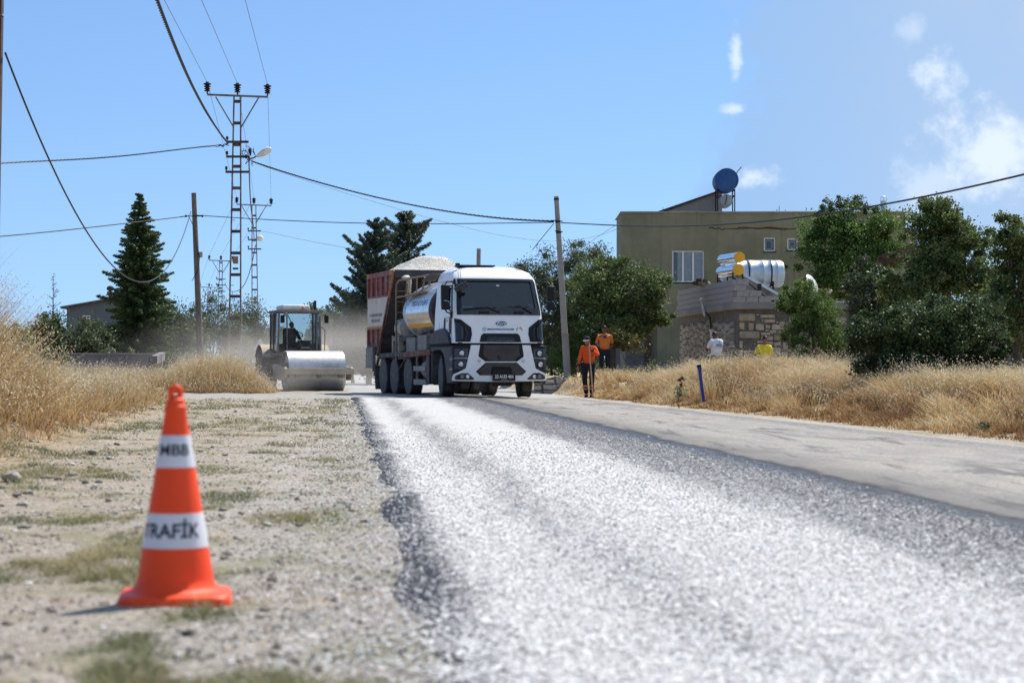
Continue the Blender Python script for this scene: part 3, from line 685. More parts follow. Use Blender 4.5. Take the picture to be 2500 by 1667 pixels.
def clump_points(blobs, total, nclump=90, sig=.13, shell=.62):
    """blobs: (centre, radii) in metres; returns leaf points, clump centres, a tone per leaf"""
    vol = np.array([b[1][0]*b[1][1]*b[1][2] for b in blobs]); vol = vol**.75; vol /= vol.sum()
    P = []; Cc = []; T = []
    for (c, r), f in zip(blobs, vol):
        k = max(6, int(nclump*f)); d = rng.normal(0, 1, (k, 3)); d /= np.linalg.norm(d, axis=1)[:, None]
        rad = shell+(1-shell)*rng.random(k)[:, None]**.6*1.05
        rad[rng.random(k) < .28] *= .55
        cc = np.array(c)+d*rad*np.array(r)*(1+.16*rng.normal(0, 1, (k, 1)))
        m = int(total*f/k); s = np.array(r).mean()*sig*(.5+1.0*rng.random(k))
        so = rng.random(k) < .16; cc[so] = np.array(c)+(cc[so]-np.array(c))*(1.06+.17*rng.random((so.sum(), 1)))+np.array([0, 0, .05*r[2]]); s[so] *= .55
        p = cc[:, None, :]+rng.normal(0, 1, (k, m, 3))*s[:, None, None]*np.array([1, 1, .75])
        tone = rng.normal(.45, .14, k)[:, None]+rng.normal(0, .16, (k, m))
        P.append(p.reshape(-1, 3)); Cc.append(cc); T.append(tone.ravel())
    return np.concatenate(P), np.concatenate(Cc), np.concatenate(T)
def branch_net(mb, base, fork, Cc, r0, nb=26):
    """trunk from base to fork and limbs to a choice of clump centres"""
    base = Vector(base); fork = Vector(fork)
    mid = base.lerp(fork, .5)+Vector((random.uniform(-.06, .06), random.uniform(-.05, .05), 0))
    mb.tube([base-Vector((0, 0, .15)), base.lerp(mid, .3), mid, fork], [r0*1.35, r0, r0*.85, r0*.72], 8)
    idx = rng.permutation(len(Cc))[:nb]
    for i in idx:
        c = Vector(Cc[i]); d = c-fork
        a = fork+d*.35+Vector((random.uniform(-.12, .12), random.uniform(-.12, .12), d.length*.10))
        b = fork+d*.7+Vector((random.uniform(-.12, .12), random.uniform(-.12, .12), d.length*.06))
        mb.tube([fork, a, b, c], [r0*.36, r0*.22, r0*.12, r0*.04], 5, False)
def broad_tree(name, label, cat, Y, base_px, blobs_px, leaves, size, mat, r0=.10, fork_py=None, bark='bark', nclump=110, sig=.13, aspect=.55, depth=.9, base_z=None, shell=.62, twigs=26, tone=0., group=None):
    bx = (base_px-1250)/F*Y; bz = tz(bx, Y) if base_z is None else base_z
    root = empty(name, (bx, Y, bz), 0, label, cat, group)
    bl = []
    for px, py, rx, rz in blobs_px:
        c = at(px, py, Y+random.uniform(-.3, .3)); s = F/Y
        bl.append((np.array([c.x-bx, c.y-Y, c.z-bz]), (rx/s, rx/s*depth, rz/s)))
    P, Cc, T = clump_points(bl, leaves, nclump, sig, shell)
    k = P[:, 2] > .02; P, T = P[k], T[k]
    cen = np.mean([b[0] for b in bl], 0)
    top = at(base_px, fork_py, Y) if fork_py else Vector((bx+cen[0]*.4, Y, bz+cen[2]*.45))
    mb = MB(); branch_net(mb, (0, 0, 0), (top.x-bx, 0, max(top.z-bz, .15)), Cc, r0, twigs)
    mb.build('trunk', M[bark], root, 60)
    o = P-cen; o /= np.linalg.norm(o, axis=1)[:, None]+1e-6
    foliage('crown', P, size, mat, root, aspect, .35, o*.5, T+tone)
    return root
def conifer(name, label, Y, px, top_py, base_py_z, width_px, quads, mat, whorls=34, power=1.0, droop=.25, rise=.0, size=.16, irregular=.25, lean=0., group=None, cat='tree', r0=.13, bare=False, low=.06, jitter=1.6):
    s = F/Y; bx = (px-1250)/s; bz = base_py_z; H = CAMH+(896-top_py)/s-bz; Rm = width_px/2/s
    root = empty(name, (bx, Y, bz), 0, label, cat, group)
    mb = MB(); mb.tube([(0, 0, -.2), (lean*.5, 0, H*.5), (lean, 0, H)], [r0, r0*.55, r0*.06], 8)
    P = []; D = []; Tn = []
    for i in range(whorls):
        f0 = (i+random.random()*.6)/whorls; rr0 = 1+irregular*random.uniform(-1, 1)
        for j in range(random.randint(6, 8) if not bare else 4):
            rs = rise+random.uniform(-.16, .30)*(0 if bare else 1)
            f = min(.995, max(0, f0+random.uniform(-1, 1)*jitter/whorls)); z = H*(low+(1-low)*f); rr = Rm*(1-f)**power*rr0+.06*Rm
            a = random.random()*6.283; L = rr*(random.uniform(.55, 1.12) if random.random() < .75 else random.uniform(1.0, 1.38))
            dz = lambda t: (rs*L*t-droop*L*t*t+.10*L*t**4)
            ox, oz = lean*z/H, z
            pts = [(ox+math.cos(a)*L*t, math.sin(a)*L*t, oz+dz(t)) for t in (0, .35, .7, 1)]
            mb.tube(pts, [r0*.16*(1-f)+.008, .010*(1-f)+.006, .006, .003], 4, False)
            m = int(quads/(whorls*7)*(L/Rm+.12)*2.0)
            if m < 2: continue
            t = rng.random(m)**.6*.96+.06; side = rng.normal(0, 1, m)*.11*L*(1.08-t)
            q = np.stack([ox+np.cos(a)*L*t-np.sin(a)*side, np.sin(a)*L*t+np.cos(a)*side, oz+rs*L*t-droop*L*t*t+.10*L*t**4-rng.normal(.04, .16, m)*L*.7*(1.1-t)-np.abs(side)*.35], 1)
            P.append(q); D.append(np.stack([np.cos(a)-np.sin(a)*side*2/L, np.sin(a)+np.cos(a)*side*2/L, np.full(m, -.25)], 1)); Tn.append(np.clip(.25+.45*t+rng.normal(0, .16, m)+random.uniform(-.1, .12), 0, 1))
    mb.build('trunk', M['bark_dark' if not bare else 'bark'], root, 60)
    P = np.concatenate(P); D = np.concatenate(D); Tn = np.concatenate(Tn)
    foliage('crown', P, size, mat, root, .30, .1, D*1.6, Tn)
    return root

# ------------------------------------------------------------------ green house
def window_unit(parent, x0, x1, z0, z1, y, sashes, glass, dark_first=False, open_sash=False):
    """frame, sill and panes set in front of a dark room; y is the wall's outer face"""
    w = x1-x0; fw = .06
    mb = MB()
    mb.box(((x0+x1)/2, y+.0, z0+fw/2), (w, .09, fw)); mb.box(((x0+x1)/2, y, z1-fw/2), (w, .09, fw))
    for i in range(sashes+1):
        cx = x0+fw/2+(w-fw)*i/sashes; mb.box((cx, y, (z0+z1)/2), (fw*(1 if i in (0, sashes) else 1.35), .092, z1-z0-2*fw))
    fr = mb.build('window', M['upvc'], parent, bevel=.006)
    for i in range(sashes):
        a = x0+fw+(w-fw)*i/sashes; b = x0+(w-fw)*(i+1)/sashes
        MB().box(((a+b)/2, y+.02, (z0+z1)/2), (b-a-.01, .008, z1-z0-2*fw)).build('pane', M['window_glass'], fr)
        ca = a+(b-a)*.48 if (i == 0 and dark_first) else a
        if glass == 'curtain':
            cm = MB(); m = 14
            vs = [(ca+(b-ca)*k/m, y+.06+.012*math.sin(k*2.2), zz) for k in range(m+1) for zz in (z0+fw, z1-fw)]
            cm.add(vs, [(2*k, 2*k+2, 2*k+3, 2*k+1) for k in range(m)]); cm.build('curtain', M['curtain'], fr)
    if open_sash:
        mb = MB(); a, b = x0+.12, x1-.14; zz0, zz1 = z0+.12, z1-.14
        for p, q in (((a, zz0), (b, zz0)), ((b, zz0), (b, zz1)), ((b, zz1), (a, zz1)), ((a, zz1), (a, zz0))):
            mb.bar((p[0], y+.06, p[1]), (q[0], y+.06, q[1]), .035, .04, (0, 1, 0))
        mb.build('sash', M['upvc'], fr)
    MB().box(((x0+x1)/2, y-.03, z0-.035), (w+.10, .14, .05)).build('sill', M['white_dull'], parent)
    return fr
HY = 92.0; hx = lambda px: (px-1250)/F*HY; hz = lambda py: CAMH+(896-py)/F*HY
H0 = Vector((hx(1518), HY, 0)); house = empty('house', H0, 0, 'olive green two storey house with flat roof behind the stone shed', 'house')
X1 = hx(2211)-H0.x; ZT = hz(520); xr = hx(1605)-H0.x
holes = [(hx(1641), hx(1719), hz(689), hz(612)), (hx(1865), hx(1893), hz(614), hz(580)), (hx(1922), hx(1948), hz(611), hz(582))]
hl = [(a-H0.x, b-H0.x, c, d) for a, b, c, d in holes]
def wall_holes(x0, x1, z0, z1, rects, y, t):
    xs = sorted({x0, x1, *[r[0] for r in rects], *[r[1] for r in rects]}); zs = sorted({z0, z1, *[r[2] for r in rects], *[r[3] for r in rects]})
    mb = MB(); V = {}; vs = []; fs = []
    def vi(i, j):
        if (i, j) not in V: V[(i, j)] = len(vs); vs.append((xs[i], y, zs[j]))
        return V[(i, j)]
    inh = lambda a, b: any(r[0]-1e-6 < a < r[1]+1e-6 and r[2]-1e-6 < b < r[3]+1e-6 for r in rects)
    for i in range(len(xs)-1):
        for j in range(len(zs)-1):
            if not inh((xs[i]+xs[i+1])/2, (zs[j]+zs[j+1])/2): fs.append((vi(i, j), vi(i+1, j), vi(i+1, j+1), vi(i, j+1)))
    mb.add(vs, fs)
    for r in rects:   # reveals
        a, b, c, d = r; q = [(a, y, c), (b, y, c), (b, y, d), (a, y, d)]; w = [(p[0], y+t, p[2]) for p in q]
        mb.add(q+w, [(i, (i+1) % 4, 4+(i+1) % 4, 4+i) for i in range(4)])
    return mb
zl = 2.95
mb = wall_holes(0, X1, zl, ZT, hl, 0, .22)
mb.add([(xr, 0, -.6), (X1, 0, -.6), (X1, 0, zl), (xr, 0, zl)], [(0, 1, 2, 3)])
D = 4.6
mb.add([(0, 0, zl), (0, D, zl), (0, D, ZT), (0, 0, ZT), (X1, 0, -.6), (X1, D, -.6), (X1, D, ZT), (X1, 0, ZT), (xr, 0, zl), (xr, D, zl), (xr, 0, -.6), (xr, D, -.6)],
       [(0, 1, 2, 3), (4, 5, 6, 7), (0, 1, 9, 8), (8, 9, 11, 10), (1, 5, 6, 2)])
mb.build('wall', M['olive_plaster'], house)
mb = MB(); mb.box((X1/2-.02, .10, ZT+.035), (X1+.10, .34, .07)); mb.box((.07, D/2+.2, ZT+.035), (.26, D, .07)); mb.build('coping', M['cement'], house, bevel=.01)
MB().box((X1/2, D/2+.3, ZT-.45), (X1-.3, D-.3, .1)).build('roof', M['cement'], house)
for a, b, c, d in hl: MB().add([(a-.3, 1.2, c-.3), (b+.3, 1.2, c-.3), (b+.3, 1.2, d+.3), (a-.3, 1.2, d+.3), (a-.3, .23, c-.3), (b+.3, .23, c-.3), (b+.3, .23, d+.3), (a-.3, .23, d+.3)], [(0, 1, 2, 3), (0, 4, 5, 1), (2, 6, 7, 3), (0, 3, 7, 4), (1, 5, 6, 2)]).build('room', M['dark_recess'], house)
window_unit(house, *hl[0], .10, 3, 'curtain', True)
window_unit(house, *hl[1], .10, 1, None, open_sash=True)
window_unit(house, *hl[2], .10, 1, None, open_sash=True)
# fallen plaster with brick showing below the parapet
pts = []; n = 46
for i in range(n):
    t = i/(n-1); px = 1768+(1922-1768)*t; th = .6+3.4*math.exp(-((t-.72)/.16)**2)+1.6*math.exp(-((t-.4)/.1)**2)+.6*random.random()
    pts.append((hx(px)-H0.x, hz(558-th+1.6*t*0), hz(559+.5*random.random()+1.2*math.sin(t*9))))
mb = MB(); mb.add([(p[0], -.006, p[1]) for p in pts]+[(p[0], -.006, p[2]) for p in pts], [(i, i+1, n+i+1, n+i) for i in range(n-1)]); mb.build('exposed_brick', M['brick_red'], house)
for px0, px1 in ((1730, 1770), (1800, 1945)):
    mb = MB(); m = 16; q = [(hx(px0+(px1-px0)*i/m)-H0.x, hz(556+1.5*math.sin(i*.9+px0)+i*.25)) for i in range(m+1)]
    for a, b in zip(q, q[1:]): mb.bar((a[0], -.004, a[1]), (b[0], -.004, b[1]), .03, .02, (0, 1, 0))
    mb.build('crack', M['dark_recess'], house)
# recess under the overhang
mb = MB(); mb.add([(-.2, D, -.6), (xr, D, -.6), (xr, D, zl), (-.2, D, zl)], [(0, 1, 2, 3)]); mb.build('back_wall', M['grey_plaster'], house)
mb = MB(); mb.box((.75, 3.4, .9), (1.05, .08, 2.3)); mb.build('door', M['tank_grey'], house); MB().box((.05, .15, 1.15), (.22, .22, 3.5)).build('post', M['cement'], house)
MB().box((-.05, 2.0, 1.0), (.8, .1, 2.2)).build('screen_panel', M['garden_wall'], house)
# lower annex at the right end
mb = MB(); zb = hz(562); mb.box((X1+.28, 2.2, zb/2), (.54, 4, zb)); mb.build('annex_wall', M['olive_plaster'], house); MB().box((X1+.30, 2.2, zb+.04), (.66, 4.1, .08)).build('annex_coping', M['cement'], house)
# stair head with sloping roof
def hp(px, py, dy=0): return (hx(px)*(HY+dy)/HY-H0.x, dy, CAMH+(896-py)/F*(HY+dy))
mb = MB(); a, b, c, d = hp(1606, 523, 2.6), hp(1756, 469, 2.6), hp(1763, 469, 2.6), hp(1763, 530, 2.6)
mb.prism([(a[0], a[2]), (d[0], d[2]-.2), (c[0], c[2]), (b[0], b[2])], 2.6, 4.4); mb.build('stair_wall', M['grey_plaster'], house)
mb = MB(); mb.bar((a[0]-.1, 3.5, a[2]+.05), (b[0]+.05, 3.5, b[2]+.05), 2.1, .09); mb.build('stair_roof', M['wood_dark'], house)
mb = MB()
for px, py0, py1 in ((1618, 519, 506), (1632, 520, 508), (1896, 522, 511), (1902, 522, 503), (1917, 522, 512), (2204, 522, 508)):
    p = hp(px, py1, .1); MB().bar((p[0], .1, ZT), (p[0]+.01, .1, p[2]), .022).build('rebar', M['rust_dark'], house)
ch = empty('chimney', (hx(2167), HY+1, ZT-.4), 0, 'grey round flue pipe with cap standing on the green house roof', 'chimney')
hh = hz(480)-ZT+.4
MB().lathe([(.15, 0), (.15, hh-.12)], 16).build('flue', M['galvanised'], ch, 40); mb = MB()
for k in range(4): MB().bar((.13*math.cos(k*1.57), .13*math.sin(k*1.57), hh-.13), (.13*math.cos(k*1.57), .13*math.sin(k*1.57), hh+.07), .02).build('cap_bracket', M['galvanised'], ch)
MB().lathe([(.17, hh+.07), (.02, hh+.12)], 16).build('cap', M['galvanised'], ch); MB().lathe([(.165, hh*.55), (.165, hh*.58)], 16).build('flue_band', M['galvanised'], ch)

# blue barrel on its stand
st = empty('water_tank_stand', (hx(1777), HY+1.2, ZT-.4), 0, 'brown steel stand holding blue barrel on the green house roof', 'stand')
zd = hz(460)-ZT+.4
for sx in (-.40, .40):
    for sy in (-.45, .45): MB().box((sx, sy, zd/2), (.05, .05, zd)).build('leg', M['rust_dark'], st)
for z in (.36, zd-.28, zd): _ = [MB().box(c_, d_).build('rail', M['rust_dark'], st) for c_, d_ in (((0, -.45, z), (.86, .045, .045)), ((0, .45, z), (.86, .045, .045)), ((-.4, 0, z), (.045, .86, .045)), ((.4, 0, z), (.045, .86, .045)))]
def barrel(name, loc, r, L, mat, label, cat, ribs=(), rot=0):
    o = empty(name, loc, rot, label, cat); pr = [(r*.93, 0), (r, .015)]
    for q in ribs: pr += [(r, L*q-.02), (r*1.025, L*q), (r, L*q+.02)]
    pr += [(r, L-.015), (r*.93, L)]
    MB().lathe(pr, 40, axis='Y').build('shell', mat, o, 40)
    return o
b = barrel('water_barrel', (hx(1778)-.01, HY+.55, hz(437)), .545, 1.35, M['blue_drum'], 'blue steel barrel lying on stand above the green house roof', 'water tank', (.33, .66))
mb = MB(); mb.lathe([(.552, -.015), (.552, .03), (.50, .03), (.50, -.015), (.552, -.015)], 40, axis='Y', cap=False); mb.build('rim', M['blue_drum'], b)
MB().tube([(.40, .2, .1), (.52, .15, .42), (.70, .1, .62)], .02, 6).build('vent_pipe', M['rust_dark'], b)
b = barrel('water_barrel', (hx(1777), HY+.7, hz(487)), .30, .9, M['tank_grey'], 'small pale grey drum under the blue barrel on the roof', 'water tank')
MB().tube([(.03, -.02, .26), (.02, -.05, .1), (-.06, -.04, -.2)], .018, 6).build('pipe', M['rust_dark'], b)

# ------------------------------------------------------------------ stone shed
SC = Vector((7.28, 64, 0)); SL = Vector((6.26, 74, 0)); sdv = (SL-SC); sl = sdv.length; sdv.normalize()
ang = math.atan2(sdv.y, sdv.x)
shed = empty('stone_shed', SC, 0, 'low stone shed with flat concrete roof in front of the green house', 'shed')
sn = Vector((-sdv.y, sdv.x, 0))           # outward of the left face
zs0, zs1 = 2.62, 2.84; XE = 11.5
mb = MB(); ctr = sdv*(sl/2)
Pz = [Vector((0, 0, 0)), sdv*sl, sdv*sl+Vector((XE, 0, 0)), Vector((XE, 0, 0))]
pin = [(p.x, p.y) for p in Pz]
mb.prism(pin, -.7, zs0, 'xy'); mb.build('mortar_wall', M['mortar'], shed)
out_ = [(-.18+0, -.20), (sdv.x*sl-.20, sdv.y*sl+.1), (sdv.x*sl+XE, sdv.y*sl+.1), (XE, -.20)]
mb = MB(); mb.prism(out_, zs0, zs1, 'xy'); mb.build('roof_slab', M['cement'], shed, bevel=.02)
mb = MB()
for i in range(60):
    xx = 3.2+i*.14; mb.box((xx, -.12+.03*random.random(), zs1+.015), (.15, .10, .03+.02*random.random()))
mb.build('lime_edge', M['white_dull'], shed)
# parapet of concrete blocks along the left wall, stepping down past the corner
bl = MB().box((0, 0, 0), (.385, .18, .178)).build('block', M['concrete_block'], shed, bevel=.006); first = True
def put(o, i, parent, loc, rz, sc=(1, 1, 1)):
    global first
    c = o if first else copy_obj(o, parent)
    first = False; c.location = loc; c.rotation_euler = (random.uniform(-.012, .012), random.uniform(-.012, .012), rz+random.uniform(-.008, .008)); c.scale = sc
nB = int(sl/.40)
for r in range(4):
    for i in range(nB):
        s_ = .2+i*.40+(.2 if r % 2 else 0)
        if s_ > sl-.1: continue
        p = sdv*s_+sn*.06; put(bl, i, shed, (p.x, p.y, zs1+.09+r*.187), ang)
for r, k in ((0, 3), (1, 2), (2, 1), (3, 1)):
    for i in range(k):
        put(bl, i, shed, (.12+i*.40-(.0 if r % 2 else .10), -.10, zs1+.09+r*.187), 0)
# stones: coursed front face right of the corner
def stone_poly(mb_name, poly, y0, depth, mat, parent):
    bm = bmesh.new(); n = len(poly)
    cx = sum(p[0] for p in poly)/n; cz = sum(p[1] for p in poly)/n
    ring0 = [bm.verts.new((p[0], y0, p[1])) for p in poly]
    ring1 = [bm.verts.new((cx+(p[0]-cx)*.96, y0-depth*.7, cz+(p[1]-cz)*.94)) for p in poly]
    ring2 = [bm.verts.new((cx+(p[0]-cx)*.80, y0-depth*(1+random.uniform(-.25, .25)), cz+(p[1]-cz)*.74)) for p in poly]
    for a, b in ((ring0, ring1), (ring1, ring2)):
        for i in range(n): bm.faces.new((a[i], a[(i+1) % n], b[(i+1) % n], b[i]))
    bm.faces.new(ring2); bmesh.ops.recalc_face_normals(bm, faces=bm.faces[:])
    me = bpy.data.meshes.new(mb_name); bm.to_mesh(me); bm.free(); me.materials.append(mat); me.shade_smooth()
    try: me.set_sharp_from_angle(angle=R(50))
    except Exception: pass
    o = bpy.data.objects.new(mb_name, me); link(o, parent); return o
def jag(x0, x1, z0, z1, j=.02):
    w, h = x1-x0, z1-z0; j = min(j, w*.12, h*.14); q = lambda: random.uniform(-j, j); c = min(w, h)*.16
    return [(x0+c+q(), z0+q()*.6), (x0+w/2, z0+q()*.6), (x1-c+q(), z0+q()*.6), (x1+q()*.6, z0+c), (x1+q()*.6, z1-c), (x1-c+q(), z1+q()*.6), (x0+w/2, z1+q()*.6), (x0+c+q(), z1+q()*.6), (x0+q()*.6, z1-c), (x0+q()*.6, z0+c)]
fx = lambda cx: (1640+cx/4.9-1250)/F*64-SC.x; fz = lambda cy: CAMH+(896-(580+cy/4.9))/F*64
stones = [(805,905,1000,1000),(1005,912,1050,935),(1055,918,1235,965),(1072,965,1098,1012),(1100,972,1240,1020),(1000,1030,1108,1115),(910,1015,985,1112),(808,1010,872,1105),(1115,1040,1178,1098),
 (1195,1035,1345,1105),(1245,1000,1275,1030),(1280,1003,1355,1045),(1360,1008,1392,1110),(1115,1100,1160,1125),(1165,1102,1255,1148),(1258,1112,1315,1150),(1320,1112,1388,1140),(808,1120,1052,1212),
 (1062,1130,1180,1170),(1060,1175,1120,1215),(1185,1130,1215,1160),(1215,1150,1390,1235),(1125,1175,1210,1232),(805,1230,850,1330),(1020,1230,1110,1262),(1320,1250,1390,1350),(1115,1240,1210,1300),(1215,1245,1315,1300),(1015,1268,1105,1340),(860,1345,1000,1420),(1115,1310,1310,1400),(1012,1350,1105,1420),(1320,1360,1390,1440),(805,1340,855,1420)]
for a, b, c, d in stones:
    stone_poly('stone', jag(fx(a+3), fx(c-3), fz(d-3), fz(b+3)), -.002, .05, M['stone_tan'], shed)
x = fx(1400)
while x < 6.0:
    z = -.3
    while z < zs0-.3:
        w = random.uniform(.3, .6); h = random.uniform(.2, .34); stone_poly('stone', jag(x, x+w-.03, z, z+h-.03), -.002, .04, M['stone_pale'], shed); z += h
    x += random.uniform(.45, .62)
# rubble on the left face, in the wall's own plane (built then turned)
Lrot = Matrix(((-sdv.x, -sn.x, 0), (-sdv.y, -sn.y, 0), (0, 0, 1)))
s_ = .55
while s_ < sl-.35:
    if 3.2 < s_ < 3.9: s_ += .35; continue
    z = -.1+random.uniform(0, .1); w = random.uniform(.46, .66)
    while z < 2.20:
        h = random.uniform(.18, .27)
        for q in (0, 1):
            a0 = s_+q*w/2+random.uniform(-.03, .03); o = stone_poly('stone', jag(-a0-w/2+.03, -a0, z, z+h-.025, .03), -.002, .05, M['stone_pale'], shed)
            o.matrix_basis = Lrot.to_4x4()
        z += h
    s_ += w
# roof clutter
def onroof(px, py, Y): return at(px, py, Y)
p = at(1854, 735, 64.6)
ob = empty('roof_post', (p.x, p.y, zs1), 0, 'short black square post in a cement mound on shed roof', 'post')
MB().box((0, 0, .32), (.12, .12, .62)).build('post', M['rust_dark'], ob); MB().lathe([(.17, 0), (.13, .06), (.06, .15)], 12).build('mound', M['white_dull'], ob, 60)
hb = empty('timber_scrap', (at(1712, 690, 69).x, 69.2, zs1+.75), R(70), 'pile of old timber blocks and sacking lying on the block parapet', 'scrap wood')
for i in range(4): MB().box((-.5+i*.3, 0, .07+.05*(i % 2)), (.28, .2, .12+.1*(i % 2)), random.uniform(-.2, .2)).build('timber', M['wood_dark'], hb)
mb = MB(); mb.tube([(.5, 0, .08), (.8, .05, .15), (1.1, 0, .1), (1.5, .05, .08)], [.07, .1, .08, .04], 8); mb.build('sacking', M['cement'], hb, 60)

# solar water heater
hd = Vector((-.24, .97, 0)).normalized(); ha = math.atan2(hd.y, hd.x)-R(90)
HP = Vector((7.50, 66, 0)); heater = empty('solar_water_heater', (HP.x, HP.y, zs1), ha, 'solar water heater with two yellow capped chrome cylinders on shed roof', 'solar heater')
for (px, py, r) in ((1806, 628, .178), (1803, 658.6, .190)):
    w = at(px, py, 66); lx = (w.x-HP.x)*math.cos(ha)
    c = MB().lathe([(r*.98, .012), (r*.98, 1.7)], 32, (lx, 0, w.z-zs1), 'Y').build('cylinder', M['chrome'], heater, 40)
    MB().lathe([(r*.9, -.03), (r*1.02, -.02), (r*1.02, .05)], 32, (lx, 0, w.z-zs1), 'Y').build('end_cap', M['yellow_cap'], heater, 30)
pa = (at(1812, 668, 66).z-zs1); lxa, lxb = .22, 1.62; zb_ = .22
for sY in (0, 1):
    mb = MB(); y0 = .05+sY*.9
    mb.bar((lxa, y0+.4, pa-.05), (lxb, y0+.4, zb_), .82, .05, (0, 0, 1)); pn = mb.build('panel', M['solar_glass'], heater)
    for e in (0, .82): MB().bar((lxa-.02, y0-.01+e, pa-.03), (lxb+.02, y0-.01+e, zb_+.02), .035, .085).build('panel_frame', M['galvanised'], heater)
    mb = MB()
    for k in range(8): mb.bar((lxa, y0+.08+k*.095, pa-.01), (lxb, y0+.08+k*.095, zb_+.04), .018, .014)
    mb.build('tube', M['galvanised'], heater)
mb = MB()
for yy in (.1, 1.6):
    for a, b in (((-.15, yy, 0), (-.15, yy, 1.2)), ((.2, yy, 0), (.2, yy, 1.0)), ((-.15, yy, .9), (.25, yy, .6)), ((.2, yy, .85), (1.2, yy, .1)), ((1.5, yy, 0), (1.5, yy, .25)), ((-.15, yy, .2), (1.5, yy, .05))): mb.bar(a, b, .035)
for a, b in (((-.15, .1, .5), (-.15, 1.6, .9)), ((.2, .1, 1.0), (.2, 1.6, 1.0)), ((.2, 1.6, .1), (.2, .1, .9))): mb.bar(a, b, .03)
mb.build('frame', M['rust_dark'], heater)
# galvanised water tank
ty = 69.6; a = at(1772, 668, ty); tk = empty('water_tank', (a.x, a.y, zs1), R(5), 'large ribbed galvanised water tank lying on stand on shed roof', 'water tank')
zc = a.z-zs1; r = .47; L = 2.0; prof = [(r*.35, -.06), (r*.8, -.03), (r, 0)]
for q in (.22, .45, .68, .80, .93): prof += [(r, L*q-.025), (r*1.03, L*q), (r, L*q+.025)]
prof += [(r, L), (r*.9, L+.10), (r*.5, L+.15)]
MB().lathe(prof, 48, (-.1, 0, zc), 'X').build('shell', M['galvanised'], tk, 35)
mb = MB()
for q in (.42, .82): mb.lathe([(r*1.045, L*q-.02), (r*1.045, L*q+.02)], 48, (-.1, 0, zc), 'X')
mb.build('strap', M['rust_dark'], tk)
mb = MB()
for q in (.2, 1.6):
    for sy in (-.35, .35): mb.bar((q, sy, 0), (q, sy, zc-.25), .06)
    mb.bar((q, -.4, zc-.42), (q, .4, zc-.42), .06)
mb.build('stand', M['rust_dark'], tk)
# dish
p = at(1984, 695, 70); dsh = empty('satellite_dish', (p.x, p.y, zs1), R(62), 'white satellite dish on shed roof behind the green bush', 'dish')
m = Matrix.Rotation(R(68), 3, 'X'); MB().lathe([(.01, .11), (.2, .075), (.34, .02), (.40, -.03), (.41, -.03), (.35, .03), (.2, .09)], 32, (0, 0, p.z-zs1), 'Z', m).build('reflector', M['white_dull'], dsh, 50)
mb = MB(); mb.tube([(0, .08, 0), (0, .08, p.z-zs1)], .025, 8); mb.bar((0, .05, p.z-zs1-.36), (0, -.62, p.z-zs1-.30), .025); mb.build('mount', M['galvanised'], dsh)
MB().tube([(0, -.58, p.z-zs1-.31), (.0, -.70, p.z-zs1-.20)], [.05, .035], 10).build('receiver', M['white_dull'], dsh)
# drain pipes on the left face
q1 = sdv*3.85+sn*.12
dp = empty('downpipe', (SC.x+q1.x, SC.y+q1.y, 0), ang, 'thin brown downpipe fed by a white spout on shed wall', 'pipe')
MB().tube([(0, 0, .1), (0, 0, 2.2), (.15, 0, 2.45), (.35, .10, 2.62)], .035, 8).build('pipe', M['rusty_steel'], dp, 60)
mb = MB(); mb.tube([(.42, .12, 2.5), (.62, .22, 3.1)], .03, 8); mb.tube([(.55, .12, 2.55), (.62, .22, 3.1)], .03, 8); mb.box((.62, .2, 3.12), (.34, .05, .06)); mb.build('spout', M['pvc'], dp)
q1 = sdv*3.36+sn*.14
dp = empty('drain_pipe', (SC.x+q1.x, SC.y+q1.y, 0), ang, 'thick white plastic pipe end against the shed wall behind the man', 'pipe')
MB().tube([(0, 0, -.1), (0, 0, 1.75), (0, .02, 2.05)], [.09, .09, .10], 14).build('pipe', M['pvc'], dp, 60); MB().lathe([(.085, 2.05), (.02, 2.054)], 14, (0, .02, 0)).build('opening', M['dark_recess'], dp)
# door in the front wall
dx = 2.95; MB().box((dx, -.03, 1.0), (.9, .07, 2.0)).build('door', M['door_maroon'], shed)
MB().box((9.9, -.03, 1.05), (1.5, .08, 1.9)).build('gate', M['door_maroon'], shed)
# wooden canopy by the big tree
p0 = at(2150, 632, 62); cn = empty('wooden_canopy', (p0.x, 62, 0), R(-8), 'dark plank canopy roof half hidden behind the large right tree', 'canopy')
for i in range(9): MB().bar((i*.20, -.6, p0.z+.05+.30*min(i, 4)/4), (i*.20, 1.6, p0.z-.10+.30*min(i, 4)/4), .19, .035).build('plank', M['wood_dark'], cn)
for i in range(2): MB().box((.3+i*1.3, 0, p0.z/2), (.1, .1, p0.z)).build('post', M['wood_dark'], cn)
MB().box((.9, -.2, p0.z-.06), (2.0, .1, .14)).build('beam', M['wood_dark'], cn)

# ------------------------------------------------------------------ left buildings and walls
BY = 112.; p = at(163, 752, BY); q = at(268, 734, BY); g_ = empty('shed_house', (p.x, BY, 0), 0, 'blue grey gabled building behind the dark spruce tree', 'house')
w = (q.x-p.x); zl_ = p.z; zr = q.z; slope = (zr-zl_)/w
mb = MB(); mb.prism([(0, -.3), (w*1.75, -.3), (w*1.75, zl_+slope*w*1.75), (0, zl_)], 0, 9); mb.build('wall', M['blue_wall'], g_)
mb = MB(); mb.bar((-.3, 4.5, zl_-slope*.3+.07), (w*1.76, 4.5, zl_+slope*w*1.76+.07), 9.6, .12); mb.build('roof', M['chassis'], g_)
a, b = at(202, 791, BY), at(221, 770, BY)
window_unit(g_, a.x-p.x, b.x-p.x, a.z, b.z, -.02, 2, 'curtain', True)
MB().box(((a.x+b.x)/2-p.x, -.005, (a.z+b.z)/2), (b.x-a.x, .02, b.z-a.z)).build('room', M['dark_recess'], g_)
